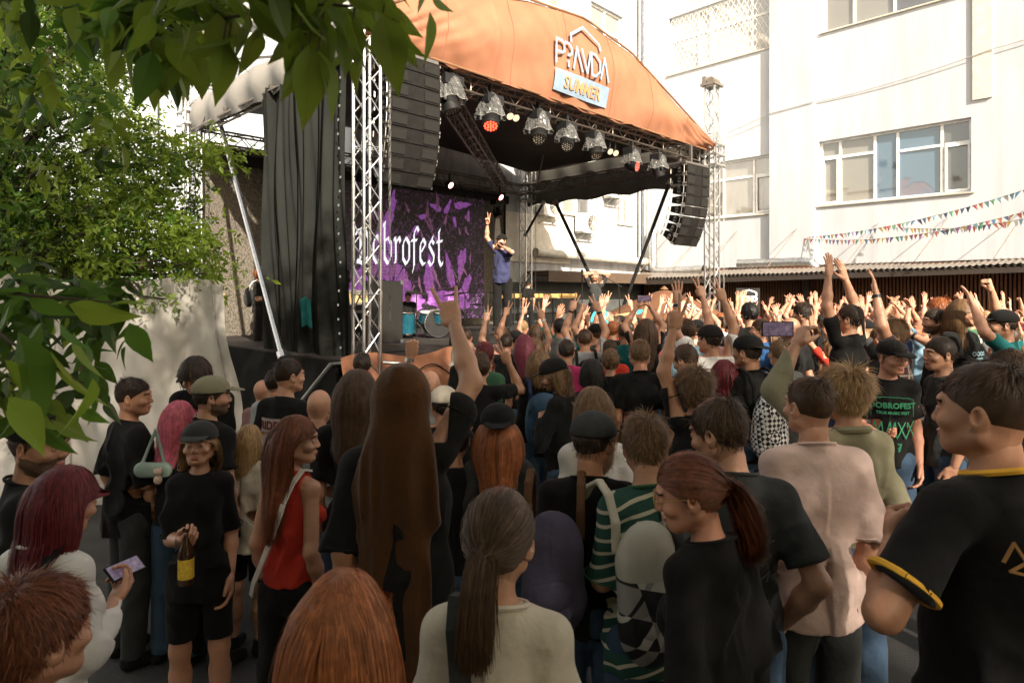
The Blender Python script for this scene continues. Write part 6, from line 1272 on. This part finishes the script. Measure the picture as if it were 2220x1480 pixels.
for iy in range(0, 26):
    for ix in range(-8, 60):
        x = -2+ix*.60+(iy % 2)*.3; y = 5.9+iy*.56*(1+iy*.006); x += g2.normal()*.09; y += g2.normal()*.09; cand.append((y, x))
cand.sort()
for y, x in cand:
    px = 1110+FP*x/y; v_ = -(x-FL[0])*s45+(y-FL[1])*c45
    if px < 1010 or px > 2330 or v_ > -.75: continue
    yl = (x-C0[0])*s45+(y-C0[1])*c45; xl = (x-C0[0])*c45-(y-C0[1])*s45
    if yl > -.9 or (yl > -2.4 and g2.random() < .25) or xl < .4: continue
    if 1290 < px < 1480 and y > 13.5 and g2.random() < .4: continue
    lim = .44 if y > 7 else .62
    if any((x-a)**2+(y-b)**2 < lim*lim for a, b in taken): continue
    if y > 15 and g2.random() < .18: continue
    if nfar < 215: far(x, y)
print('FAR', nfar)
# ---------------------------------------------------------------- stage equipment and yard furniture
canv = pm('white_canvas', (.60,.56,.50), .7, 0, .08, 1.5, .25, 3, (1,1,.4), tl=.15)
o = thing('canvas_tent', 'off-white canvas sheet wall with stitched seams behind the people on the left', 'tent', (-6.6,6.5,0)); m = MB()
def ten(a, b):
    x0 = at(-260, 600, 6.5).x; zt = 2.33+.05*math.sin(a*7)-.25*max(0, a-.86)/.14*(.3); xe = at(482, 600, 6.5).x+(at(530, 600, 6.5).x-at(482, 600, 6.5).x)*(1-b)**.6; x = x0+(xe-x0)*a
    return (x+6.6, .55*math.sin(math.pi*a)*0+(6.5+.14*math.sin(a*13+b*5)*(1-b*.6)+.05*math.sin(a*31-b*9)+.02*math.sin(a*70+b*14)-.5*max(0,a-.9)*(1-b)*0)-6.5, .0+zt*b)
m.grid(ten, 140, 24); m.build('canvas', canv, o, True)
for a in (.5,.97): m = MB(); m.tube([Vector(ten(a, i/12))+Vector((0,-.012,0)) for i in range(13)], .009, 5, False); m.build('seam', pm('canvas_seam', (.36,.33,.29), .8), o, True)
# drum kit
def dthing(nm, lab, cat, px, py, Y, base=None, rz=0, group='drum kit'): p = at(px, py, Y); return thing(nm, lab, cat, (p.x, p.y, DK if base is None else base), R(20+rz), group)
teal = pm('teal_shell', (.006,.06,.085), .25, 0, .2, 8, coat=.6); headm = pm('drum_skin', (.5,.48,.44), .5); chrome = pm('chrome', (.6,.6,.58), .15, 1); brass = pm('dark_cymbal', (.045,.035,.03), .4, .7, .3, 20)
def drum(nm, lab, px, py, Y, r_, hgt, zc, tilt=0, leg=False):
    o = dthing(nm, lab, 'drum', px, py, Y); ax = Vector((0,-math.sin(tilt),math.cos(tilt))); c = Vector((0,0,zc-DK)); m = MB(); m.lathe([(r_,-hgt/2),(r_,hgt/2)], c, 28, ax); m.build('shell', teal, o, True)
    m = MB(); m.lathe([(0,hgt/2+.004),(r_-.005,hgt/2+.004)], c, 28, ax); m.lathe([(r_-.005,-hgt/2-.004),(0,-hgt/2-.004)], c, 28, ax); m.build('skin', blackp if nm == 'bass_drum' else headm, o)
    m = MB(); 
    for e in (-1,1): m.lathe([(r_+.001,e*hgt/2-.012),(r_+.010,e*hgt/2-.012),(r_+.010,e*hgt/2+.012),(r_-.006,e*hgt/2+.012)], c, 28, ax)
    X = ax.orthogonal().normalized(); Yv = ax.cross(X)
    for k in range(8): t = k*math.pi/4; q = c+(X*math.cos(t)+Yv*math.sin(t))*(r_+.012); m.tube([q-ax*hgt*.42, q+ax*hgt*.42], .005, 5)
    m.build('hoop', chrome, o, True); m = MB()
    if leg:
        for k in range(3): t = k*2.1; m.tube([c+Vector((math.cos(t)*(r_+.02),math.sin(t)*(r_+.02),0)), Vector((math.cos(t)*(r_+.05),math.sin(t)*(r_+.05),.01))], .010, 6)
    else: m.tube([(0,.1,0),(0,.1,zc-DK-.1)], .014, 6)
    m.build('leg', chrome, o, True); return o
drum('bass_drum', 'large bass drum lying on its side under the two small toms', 945,700,13.5,.28,.42,DK+.30,R(88))
drum('tom_drum', 'left of the two small teal toms', 925,690,13.4,.15,.20,1.68,R(14)); drum('tom_drum', 'right of the two small teal toms', 952,690,13.4,.15,.20,1.68,R(14)); drum('floor_tom', 'tall teal floor tom left of the drummer', 880,690,13.3,.19,.42,1.55,0,True)
def cymbal(lab, px, py, Y, z, r_, tl_=.15):
    o = dthing('cymbal', lab, 'cymbal', px, py, Y, group='cymbals on stands'); m = MB(); m.lathe([(0,.03),(.03,.025),(.05,.008),(r_,-.012),(r_,-.014),(.05,.004),(0,.02)], (0,0,z-DK), 36, (tl_,-tl_,1)); m.build('plate', brass, o, True)
    m = MB(); m.tube([(0,0,0),(0,0,z-DK-.01)], .012, 6); m.tube([(0,0,z-DK),(0,0,z-DK+.06)], .008, 6)
    for k in range(3): t = k*2.1; m.tube([(0,0,.3),(.25*math.cos(t),.25*math.sin(t),.01)], .009, 5)
    m.build('stand', chrome, o, True); return o
cymbal('dark crash cymbal above the drummer', 903, 633, 13.8, at(903,633,13.8).z, .26); cymbal('dark ride cymbal to the right of the drummer', 985, 637, 13.6, at(985,637,13.6).z, .25, -.1); cymbal('small low cymbal at the left end of the kit', 868, 668, 13.6, at(868,668,13.6).z, .18)
def micstand(lab, a, b, c, sc=1.):
    a = Vector(a); o = thing('microphone_stand', lab, 'microphone stand', a, 0, 'microphone stands'); m = MB(); b_ = Vector(b)-a; c_ = Vector(c)-a; m.tube([(0,0,0),b_], .012, 6); m.tube([b_+(b_-c_)*.3, c_], .009, 6)
    for k in range(3): t = k*2.1+.4; m.tube([(0,0,.15),(.28*math.cos(t),.28*math.sin(t),.01)], .010, 5)
    m.build('boom', blackm, o, True); d = (c_-b_).normalized(); m = MB(); m.tube([c_, c_+d*.10], .014, 8); m.lathe([(0,.05),(.022,.04),(.028,.015),(.022,-.012)], c_+d*.11, 10, d); m.build('microphone', blackp, o, True); return o
def mz(px, py, Y, zb): p = at(px, py, Y); return (p.x, p.y, zb)
micstand('boom microphone stand reaching over the drum kit from the left', mz(838,700,13.6,DK), at(850,620,13.6), at(868,590,13.6)); micstand('microphone stand right of the drum kit', mz(1008,700,13.4,DK), at(1008,640,13.4), at(985,590,13.5)); micstand('microphone stand in front of the guitarist', mz(1352,700,13.2,.1), at(1341,618,13.2), at(1318,604,13.3)); micstand('tall thin stand left of the guitarist', mz(1262,700,13.6,DK), at(1262,622,13.6), at(1262,600,13.6))
p = toworld(sing[0], sing[1]['L'][2]); o = item('microphone', 'black hand microphone at the mouth of the singer', 'microphone', p); m = MB(); m.tube([(.06,-.02,-.06),(-.01,-.03,.055)], [.013,.018], 10); m.build('handle', blackp, o, True); m = MB(); m.lathe([(0,.03),(.02,.022),(.026,0),(.02,-.02)], (-.016,-.032,.07), 12, (-.4,0,1)); m.build('grille', chrome, o, True)
# guitar
gp = at(1302, 690, 13.2); o = item('electric_guitar', 'turquoise electric guitar hanging at the waist of the guitarist', 'guitar', gp); turq = pm('turquoise_lacquer', (.06,.42,.52), .25, 0, .05, 5, coat=.8)
pts = []
for k in range(40):
    t = 2*math.pi*k/40; r_ = .17+.035*math.cos(2*t)+.03*math.cos(3*t+.5)+(.05 if abs(t-.9) < .3 else 0)-(.05 if abs(t) < .25 or abs(t-6.28) < .2 else 0); pts.append((r_*math.cos(t)*1.1, 0, r_*math.sin(t)))
m = MB(); m.prism(pts, (0,.045,0)); m.build('guitar_body', turq, o); m = MB(); m.obox((.42,-.01,.07), ((1,0,.17),(0,1,0),(-.17,0,1)), (.32,.012,.024)); m.build('neck', pm('maple_neck', (.45,.28,.13), .4), o)
m = MB(); m.obox((.80,-.01,.135), ((1,0,.17),(0,1,0),(-.17,0,1)), (.08,.010,.04)); m.build('headstock', turq, o); m = MB(); m.box((-.08,-.012,-.05),(.10,-.002,.06)); m.box((.0,-.02,-.04),(.03,-.012,.04)); m.build('pickguard', whitep, o)
# keyboard case and amplifiers
o = thing('flight_case', 'open tan wooden flight case on a black stand beside the technician', 'case', at(745,648,11.8)-Vector((0,0,.2)), A45); tan = pm('tan_ply', (.40,.26,.11), .6, 0, .2, 4)
m = MB(); m.box((-.5,-.3,.12),(.5,.3,.34)); m.build('case_body', tan, o); m = MB(); m.box((-.52,-.32,.10),(.52,-.302,.14)); m.box((-.52,-.32,.32),(.52,-.302,.36)); m.box((-.52,-.32,.141),(-.48,-.302,.319)); m.box((.48,-.32,.141),(.52,-.302,.319)); m.build('edge_trim', alu, o)
m = MB(); m.box((-.55,-.35,-.05),(.55,.35,-.01)); [m.box((x-.02,y-.02,-.75),(x+.02,y+.02,-.051)) for x in (-.5,.5) for y in (-.3,.3)]; m.build('table', blackp, o)
def amp(lab, px, py, Y, w, h, d=.4, base=DK, nm='bass_cabinet'):
    p = at(px, py, Y); o = thing(nm, lab, 'speaker', (p.x,p.y,base), A45, 'boxes on the stage'); m = MB(); m.box((-w/2,-d/2,.01),(w/2,d/2,h)); m.build('cabinet', blackp, o)
    m = MB(); m.box((-w/2+.03,-d/2-.012,.04),(w/2-.03,-d/2-.002,h-.04)); m.build('grille', grl, o); m = MB()
    for x in (-1,1):
        for z in (.0,1): m.obox((x*(w/2-.03),-d/2,.03+z*(h-.06)), ((1,0,0),(0,1,0),(0,0,1)), (.034,.02,.034))
    m.build('corner', pm('corner_metal', (.2,.2,.2), .4, .8), o); return o
amp('tall black speaker cabinet right of the big tower', 833, 700, 12.0, .55, 1.15); amp('black cabinet under the singer at the stage front', 1062, 740, 11.6, .9, .17, .55, DK-.0, 'riser_box'); amp('black bass box behind the drum kit on the left', 800, 700, 13.5, .6, .8)
def wedge(lab, u, v, rz):
    o = sthing('monitor_wedge', lab, 'stage monitor', u, v, DK, rz, 'stage monitors'); m = MB(); m.prism([(-.3,0,.01),(-.3,.38,.01),(-.3,.30,.30),(-.3,.10,.34)], (.6,0,0)); m.build('cabinet', blackp, o); m = MB(); m.add([(-.27,.375,.06),(.27,.375,.06),(.27,.315,.28),(-.27,.315,.28)], [(0,1,2,3)]); m.build('grille', grl, o)
wedge('black monitor wedge near the drum kit at the stage edge', 2.2, .25, R(160)); wedge('black monitor wedge right of the singer', 5.4, .3, R(180)); wedge('black monitor wedge in front of the guitarist', 7.6, .3, R(190))
o = sthing('towel', 'teal towel hanging beside the stage drape', 'towel', -.1, .9, 0); m = MB(); m.grid(lambda a, b: (-.12-.03*math.sin(a*7), .0+.28*a+.05*b, 1.65+.42*b+.06*math.sin(a*3)), 14, 10); m.build('cloth', cm('teal'), o, True)
# barrier rails at the right rear of the stage
o = sthing('railing', 'thin black guard railing along the rear right of the stage', 'railing', 6.2, 5.0, DK); m = MB()
for z in (.5,.95): m.tube([(0,0,z),(4.2,.0,z)], .018, 6)
for k in range(5): m.tube([(k*1.05,0,0),(k*1.05,0,.95)], .018, 6)
m.build('rail', blackm, o, True)
# umbrella
p = at(1440, 690, 15.6); o = thing('parasol', 'brown cafe parasol lettered PRAVDA behind the raised hands', 'parasol', (p.x, p.y, 0), R(-25)); brn = pm('brown_parasol', (.20,.09,.045), .8, 0, .08, 4, tl=.25); zt = at(1410, 627, 15.6).z; ze = at(1440, 688, 15.6).z; RR = 1.62
m = MB(); n = 8
def um(t, q):
    rr = RR*q*(1-.035*(math.cos(n*t)-1)*-1*q); return (rr*math.cos(t), rr*math.sin(t), zt-(zt-ze)*q**1.15)
m.grid(lambda a, b: um(2*math.pi*a, b), 64, 10); m.grid(lambda a, b: (lambda c: (c[0], c[1], c[2]-.14*b-.02*abs(math.sin(a*8*math.pi))))(um(2*math.pi*a, 1)), 64, 2); m.build('canopy', brn, o, True)
m = MB(); m.tube([(0,0,0),(0,0,zt+.02)], .03, 8); m.lathe([(0,.08),(.05,.05),(.1,0)], (0,0,zt), 12); m.build('pole', pm('wood_pole', (.2,.11,.05), .6), o, True)
m = MB(); 
for k in range(8): t = k*math.pi/4; m.tube([(0,0,zt-.02), tuple(Vector(um(t, .99))-Vector((0,0,.02)))], .012, 5)
m.build('rib', pm('rib_wood', (.2,.11,.05), .6), o)
def ufr(x, z, of):
    t = R(-65)-x*.42; q = z; c = um(t, q); return (c[0], c[1], c[2]+.02+of*.2)
m = MB(); G2 = lambda x0, h: None
def lt(x0, pl, sc_=.30):
    strokes(m, [[(x0+a*sc_, .86-b*.26) for a, b in ln] for ln in pl], .022, ufr)
x0 = -1.15
for ch, wdt in (('P',.28),('R',.26),('A',.30),('V',.30),('D',.30),('A',.3)):
    G = {'P':[[(0,0),(0,1),(.55,1),(.75,.75),(.55,.48),(0,.48)]],'R':[[(0,1),(.4,1),(.6,.75),(.4,.48)],[(.3,.2),(.3,0)]],'A':[[(0,0),(.42,1),(.84,0)]],'V':[[(0,1),(.42,0),(.84,1)]],'D':[[(0,0),(0,1),(.4,1),(.78,.5),(.4,0),(0,0)]]}[ch]; lt(x0, G); x0 += wdt
strokes(m, [[(-.7,.50),(-.7,.44),(-.3,.36),(.25,.44),(.25,.5)]], .018, ufr); m.build('lettering', wink, o)
# loose cables on the stage edge
for k, (a, b) in enumerate((((-.2,.0),(2.1,-.28)),((.2,.5),(1.6,.2)))):
    o = sthing('stage_cable', ('black cable drooping over the orange skirt','black cable lying on the deck beside the tower')[k], 'cable', a[0], a[1], DK); m = MB(); m.tube([(t_*(b[0]-a[0]), (-.30 if k == 0 else .05)+.04*math.sin(t_*9), (.012 if k else -.12-.25*math.sin(t_*6)**2)) for t_ in np.linspace(0,1,24)], .010, 6); m.build('cord', blackp, o, True)
# litter and leaves on the yard floor


# ---------------------------------------------------------------- trees
def leafmat(name, c, tl=.55):
    return pm(name, c, .45, 0, .3, 1.5, 0, spec=.4, tl=tl)
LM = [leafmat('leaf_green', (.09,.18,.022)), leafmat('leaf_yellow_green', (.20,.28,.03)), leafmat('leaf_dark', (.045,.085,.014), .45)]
def leaves(pos, dr, size, wid=.42, seg=3, seed=0, fold=.25, mi=None, lobe=False):
    """leaflets: pos base points, dr directions, size lengths"""
    g = np.random.default_rng(seed); n = len(pos); dr = dr/np.linalg.norm(dr, axis=1)[:,None]; rnd = g.normal(size=(n,3)); sd = np.cross(dr, rnd); sd /= np.linalg.norm(sd, axis=1)[:,None]; nn = np.cross(dr, sd)
    t = np.linspace(0, 1, seg+1); pr = np.interp(t, [0,.1,.32,.6,.85,1], [.04,.55,1,.80,.33,0]) if not lobe else np.array([.03,.5,.88,1.0,.93,.82,.60,.42,.18,.0])[:seg+1]
    V = np.zeros((n, seg+1, 3, 3), np.float32)
    for i in range(seg+1):
        mid = pos+dr*(t[i]*size)[:,None]-nn*((t[i]**2)*.18*size)[:,None]; w_ = (pr[i]*wid*.5*size)[:,None]
        V[:,i,0] = mid-sd*w_+nn*w_*fold; V[:,i,1] = mid; V[:,i,2] = mid+sd*w_+nn*w_*fold
    b = (np.arange(n)*(seg+1)*3)[:,None]; q = []
    for i in range(seg):
        for j in (0,1): a = i*3+j; q.append([a, a+1, a+4, a+3])
    q = np.array(q); Fq = (b[:,:,None]+q[None]).reshape(-1,4); m = g.integers(0,3,n) if mi is None else mi
    return V.reshape(-1,3), Fq.astype(np.int32), np.repeat(m, len(q)).astype(np.int32)
def compound(cen, out, n, rad, ls, seed, droop=.8, seg=3, lobe=False, mi=None):
    """sprays of compound leaves round the cluster centres"""
    g = np.random.default_rng(seed); m = len(cen); c = np.repeat(cen, n, 0); o = np.repeat(out, n, 0)
    p = c+g.normal(size=c.shape)*rad*np.array([1,1,.55]); d = o*.8+g.normal(size=c.shape)*.55+np.array([0,0,-droop])*g.uniform(.2,1.1,len(c))[:,None]; d /= np.linalg.norm(d, axis=1)[:,None]
    s = ls*g.uniform(.65,1.2,len(c)); side = np.cross(d, g.normal(size=c.shape)); side /= np.linalg.norm(side, axis=1)[:,None]
    P = [p]; D = [d]; Z = [s]
    for k, (b, a, z) in enumerate(((-.35,1.0,.8),(-.35,-1.0,.8),(-.8,1.2,.7),(-.8,-1.2,.7))): P.append(p+d*(b*s)[:,None]); D.append(d*.6+side*a); Z.append(s*z)
    M = None if mi is None else np.tile(np.repeat(mi, n), 5)
    return leaves(np.concatenate(P), np.concatenate(D), np.concatenate(Z), seg=seg, seed=seed+1, lobe=lobe, mi=M)
def inpoly(x, y, poly):
    c = False; n = len(poly)
    for i in range(n):
        (x1,y1), (x2,y2) = poly[i], poly[(i+1) % n]
        if (y1 > y) != (y2 > y) and x < (x2-x1)*(y-y1)/(y2-y1)+x1: c = not c
    return c
def tree(name, label, trunk, branches, lf, cat='tree', bark=(.07,.05,.035), group=None, mats=None):
    b0 = trunk[0][0]; o = thing(name, label, cat, (b0[0],b0[1],0), 0, group); off = Vector((b0[0],b0[1],0))
    bm_ = pm('bark', bark, .9, 0, .4, 8, .8, 30, (1,1,.3)); m = MB(); m.tube([Vector(p)-off for p, r in trunk], [r for p, r in trunk], 10); m.build('trunk', bm_, o, True)
    m = MB()
    for br in branches: m.tube([Vector(p)-off for p, r in br], [r for p, r in br], 6)
    if branches: m.build('limbs', bm_, o, True)
    V, Fq, mi = lf; mobj('crown', (V-np.array(off), Fq), mats or LM, o, mi, False); return o
# tree left of the stage
g0 = np.random.default_rng(21)
poly = [(-80,-40),(250,-40),(280,60),(250,150),(270,235),(340,300),(375,340),(410,390),(390,430),(430,500),(475,590),(440,620),(380,640),(380,700),(300,668),(200,640),(60,640),(-80,660)]
cen = []; out = []; mi = []; br = []; root = Vector((-6.6,8.0,0))
while len(cen) < 800:
    x, y = g0.uniform(-80,520), g0.uniform(-40,700)
    if not inpoly(x, y, poly): continue
    Y = g0.uniform(6.2,9.2) if x < 330 else g0.uniform(6.4,7.6); p = at(x, y, Y); cen.append(p); d = (p-Vector((-6.6,8.0,p.z-.6))); d.normalize(); out.append(d)
    if g0.random() < .16:
        a = Vector((-6.6,8.0,max(1.6,p.z-1.3))); mid = a.lerp(p, .55)+Vector((0,0,.35)); br.append([(a,.05),(mid,.025),(p,.008)])
    mi.append(1 if (x > 180 and y > 200 and g0.random() < .6) else int(g0.integers(0,3)))  # more yellow-green to the right: sunlit leaves put into the colour
for x, y in ((360,335),(400,330),(440,335),(470,345),(490,340),(455,350),(415,345)):
    for k in range(2): p = at(x, y, 7+.1*k); cen.append(p); out.append(Vector((1,-.2,-.1))); mi.append(1)
br.append([(Vector((-6.0,7.8,3.3)),.04),(at(330,350,7.2),.02),(at(490,338,7.05),.006)])
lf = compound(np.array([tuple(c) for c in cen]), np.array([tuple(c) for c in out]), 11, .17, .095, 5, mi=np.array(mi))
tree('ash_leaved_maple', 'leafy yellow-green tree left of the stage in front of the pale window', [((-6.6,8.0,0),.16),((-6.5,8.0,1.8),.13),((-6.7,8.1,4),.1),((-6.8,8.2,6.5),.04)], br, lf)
# near branches that hang over the camera: one tree standing just behind and left of the viewpoint
cen = []; out = []; mi = []; g1 = np.random.default_rng(4); br = []
def spray(x, y, Y, n, mt=None, rx=30, ry=25, dirv=(0,0,-1)):
    if x > 360: mt = 1  # brighter yellow-green stands in for light coming through these leaves
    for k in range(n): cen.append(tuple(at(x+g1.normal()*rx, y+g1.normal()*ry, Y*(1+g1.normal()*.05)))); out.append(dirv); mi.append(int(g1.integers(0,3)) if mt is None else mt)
BIG = []
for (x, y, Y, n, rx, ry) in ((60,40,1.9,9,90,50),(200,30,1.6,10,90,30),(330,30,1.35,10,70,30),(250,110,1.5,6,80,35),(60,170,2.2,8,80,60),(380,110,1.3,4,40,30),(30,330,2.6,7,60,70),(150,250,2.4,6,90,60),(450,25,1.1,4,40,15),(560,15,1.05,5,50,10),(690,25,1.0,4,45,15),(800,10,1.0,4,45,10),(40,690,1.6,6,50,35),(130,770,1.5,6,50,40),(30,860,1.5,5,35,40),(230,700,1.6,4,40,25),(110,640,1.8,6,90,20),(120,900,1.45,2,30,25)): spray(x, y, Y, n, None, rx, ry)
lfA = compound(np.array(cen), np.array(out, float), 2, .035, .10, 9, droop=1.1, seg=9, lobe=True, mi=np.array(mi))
# single leaves at the near edge: (base x, y, tip x, tip y, distance)
LP = [(470,85,412,140,1.05),(485,85,478,235,1.02),(495,90,530,165,1.03),(650,60,622,175,.95),(672,95,668,285,.95),(690,110,742,265,.97),(655,110,618,225,.96),(700,40,735,150,1.0),(765,45,780,155,.98),(830,30,868,210,.95),(845,90,925,115,.97),(850,60,905,150,1.0),(780,10,835,95,1.0),(590,15,556,100,1.08),(610,10,640,95,1.1),(720,10,690,70,1.0),(300,60,262,200,1.25),(330,110,300,240,1.2),(395,60,410,150,1.15),(360,20,452,45,1.1),(300,50,180,70,1.3),(420,20,330,60,1.2),
      (60,640,160,690,1.3),(150,660,300,700,1.28),(90,700,40,790,1.25),(160,720,205,830,1.25),(40,720,110,960,1.2),(200,820,150,960,1.15),(280,700,330,790,1.3),(240,660,330,650,1.3),(20,660,-20,760,1.3),(110,760,215,905,1.2),(170,880,235,925,1.2),(20,860,110,985,1.15),(230,640,190,700,1.35),(60,620,-30,650,1.3),(130,700,190,770,1.2),(10,780,60,850,1.2)]
P_ = np.array([tuple(at(a,b,Y)) for a,b,c,d,Y in LP]); T_ = np.array([tuple(at(c,d,Y*1.02)) for a,b,c,d,Y in LP]); D_ = T_-P_; z_ = np.linalg.norm(D_, axis=1)
lfB = leaves(P_, D_, z_, wid=.46, seg=9, seed=31, fold=.35, lobe=True, mi=np.array([1 if (a > 400 or b > 640 and i % 2) else 0 for i, (a,b,*_) in enumerate(LP)]))  # same brighter leaf colour in place of light shining through
for (a,b,c,d,Y) in LP:
  if b < 600: br.append([(at(a+(6 if a > 400 else -6),b-38,Y),.0018),(at(a,b,Y),.0012)])
br += [[(Vector((-2.6,.2,3.6)),.03),(at(120,-60,1.6),.012),(at(330,10,1.3),.006),(at(480,40,1.1),.003),(at(700,10,1.0),.0025),(at(850,20,.98),.002)],
       [(Vector((-2.6,.2,2.6)),.02),(at(-150,600,1.5),.008),(at(60,640,1.3),.004),(at(240,655,1.3),.002)],[(at(-150,600,1.5),.006),(at(20,740,1.25),.003),(at(180,830,1.2),.002)]]
# the unseen crown overhead, above the frame, widened and thickened to shade the near crowd
N_ = 2600; q = g1.normal(size=(N_,3)); q /= np.linalg.norm(q, axis=1)[:,None]; q = q*g1.uniform(.45,1,N_)[:,None]**.5*np.array([7.0,4.6,2.2])+np.array([-.3,-1.8,6.6])
ok = (q[:,2] > CH+.62*np.maximum(q[:,1],0)+1.4); q = q[ok]
lfC = compound(q, np.tile([[0,0,-1.]], (len(q),1)), 5, .22, .16, 77, seg=2)
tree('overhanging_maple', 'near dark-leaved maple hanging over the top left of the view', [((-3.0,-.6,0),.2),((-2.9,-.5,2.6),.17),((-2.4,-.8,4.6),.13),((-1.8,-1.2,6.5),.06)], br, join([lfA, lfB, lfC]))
def backtree(x, y, top, rad, n, seed, label):
    g = np.random.default_rng(seed); q = g.normal(size=(n,3)); q /= np.linalg.norm(q, axis=1)[:,None]; r = g.uniform(.3,1,n)**.4; zc = top*.56
    q = q*r[:,None]*np.array([rad,rad,top*.44]); q += vn((q*.35).astype(np.float32)+seed, 1.)[:,None]*1.6*np.array([1,1,.8]); q += np.array([x,y,zc])
    lf = compound(q, np.tile([[0,0,-1.]], (n,1)), 3, .22, .30, seed, seg=2)
    lb_ = [[(Vector((x,y,top*.3)),.12),(Vector((x+math.cos(k)*rad*.5,y+math.sin(k)*rad*.5,top*.55)),.06),(Vector((x+math.cos(k)*rad*.8,y+math.sin(k)*rad*.8,top*.75)),.02)] for k in range(0,7)]
    tree('yard_tree', label, [((x,y,0),.25),((x,y,top*.35),.2),((x+.2,y,top*.8),.06)], lb_, lf, group='trees behind the viewpoint')
for k, (x, y, top, rad) in enumerate(((-4,-7,10.6,4.0),(1.5,-8,11.9,4.2),(7,-7.5,11.3,4.0),(12.5,-8.5,11.6,4.0),(18,-7,10.5,3.8),(5.5,-12,13.6,4.2))): backtree(x, y, top, rad, 760, 50+k, ('leftmost','tall second','third from the left','fourth','rightmost lower','rearmost')[k]+' of the yard trees behind the viewpoint')
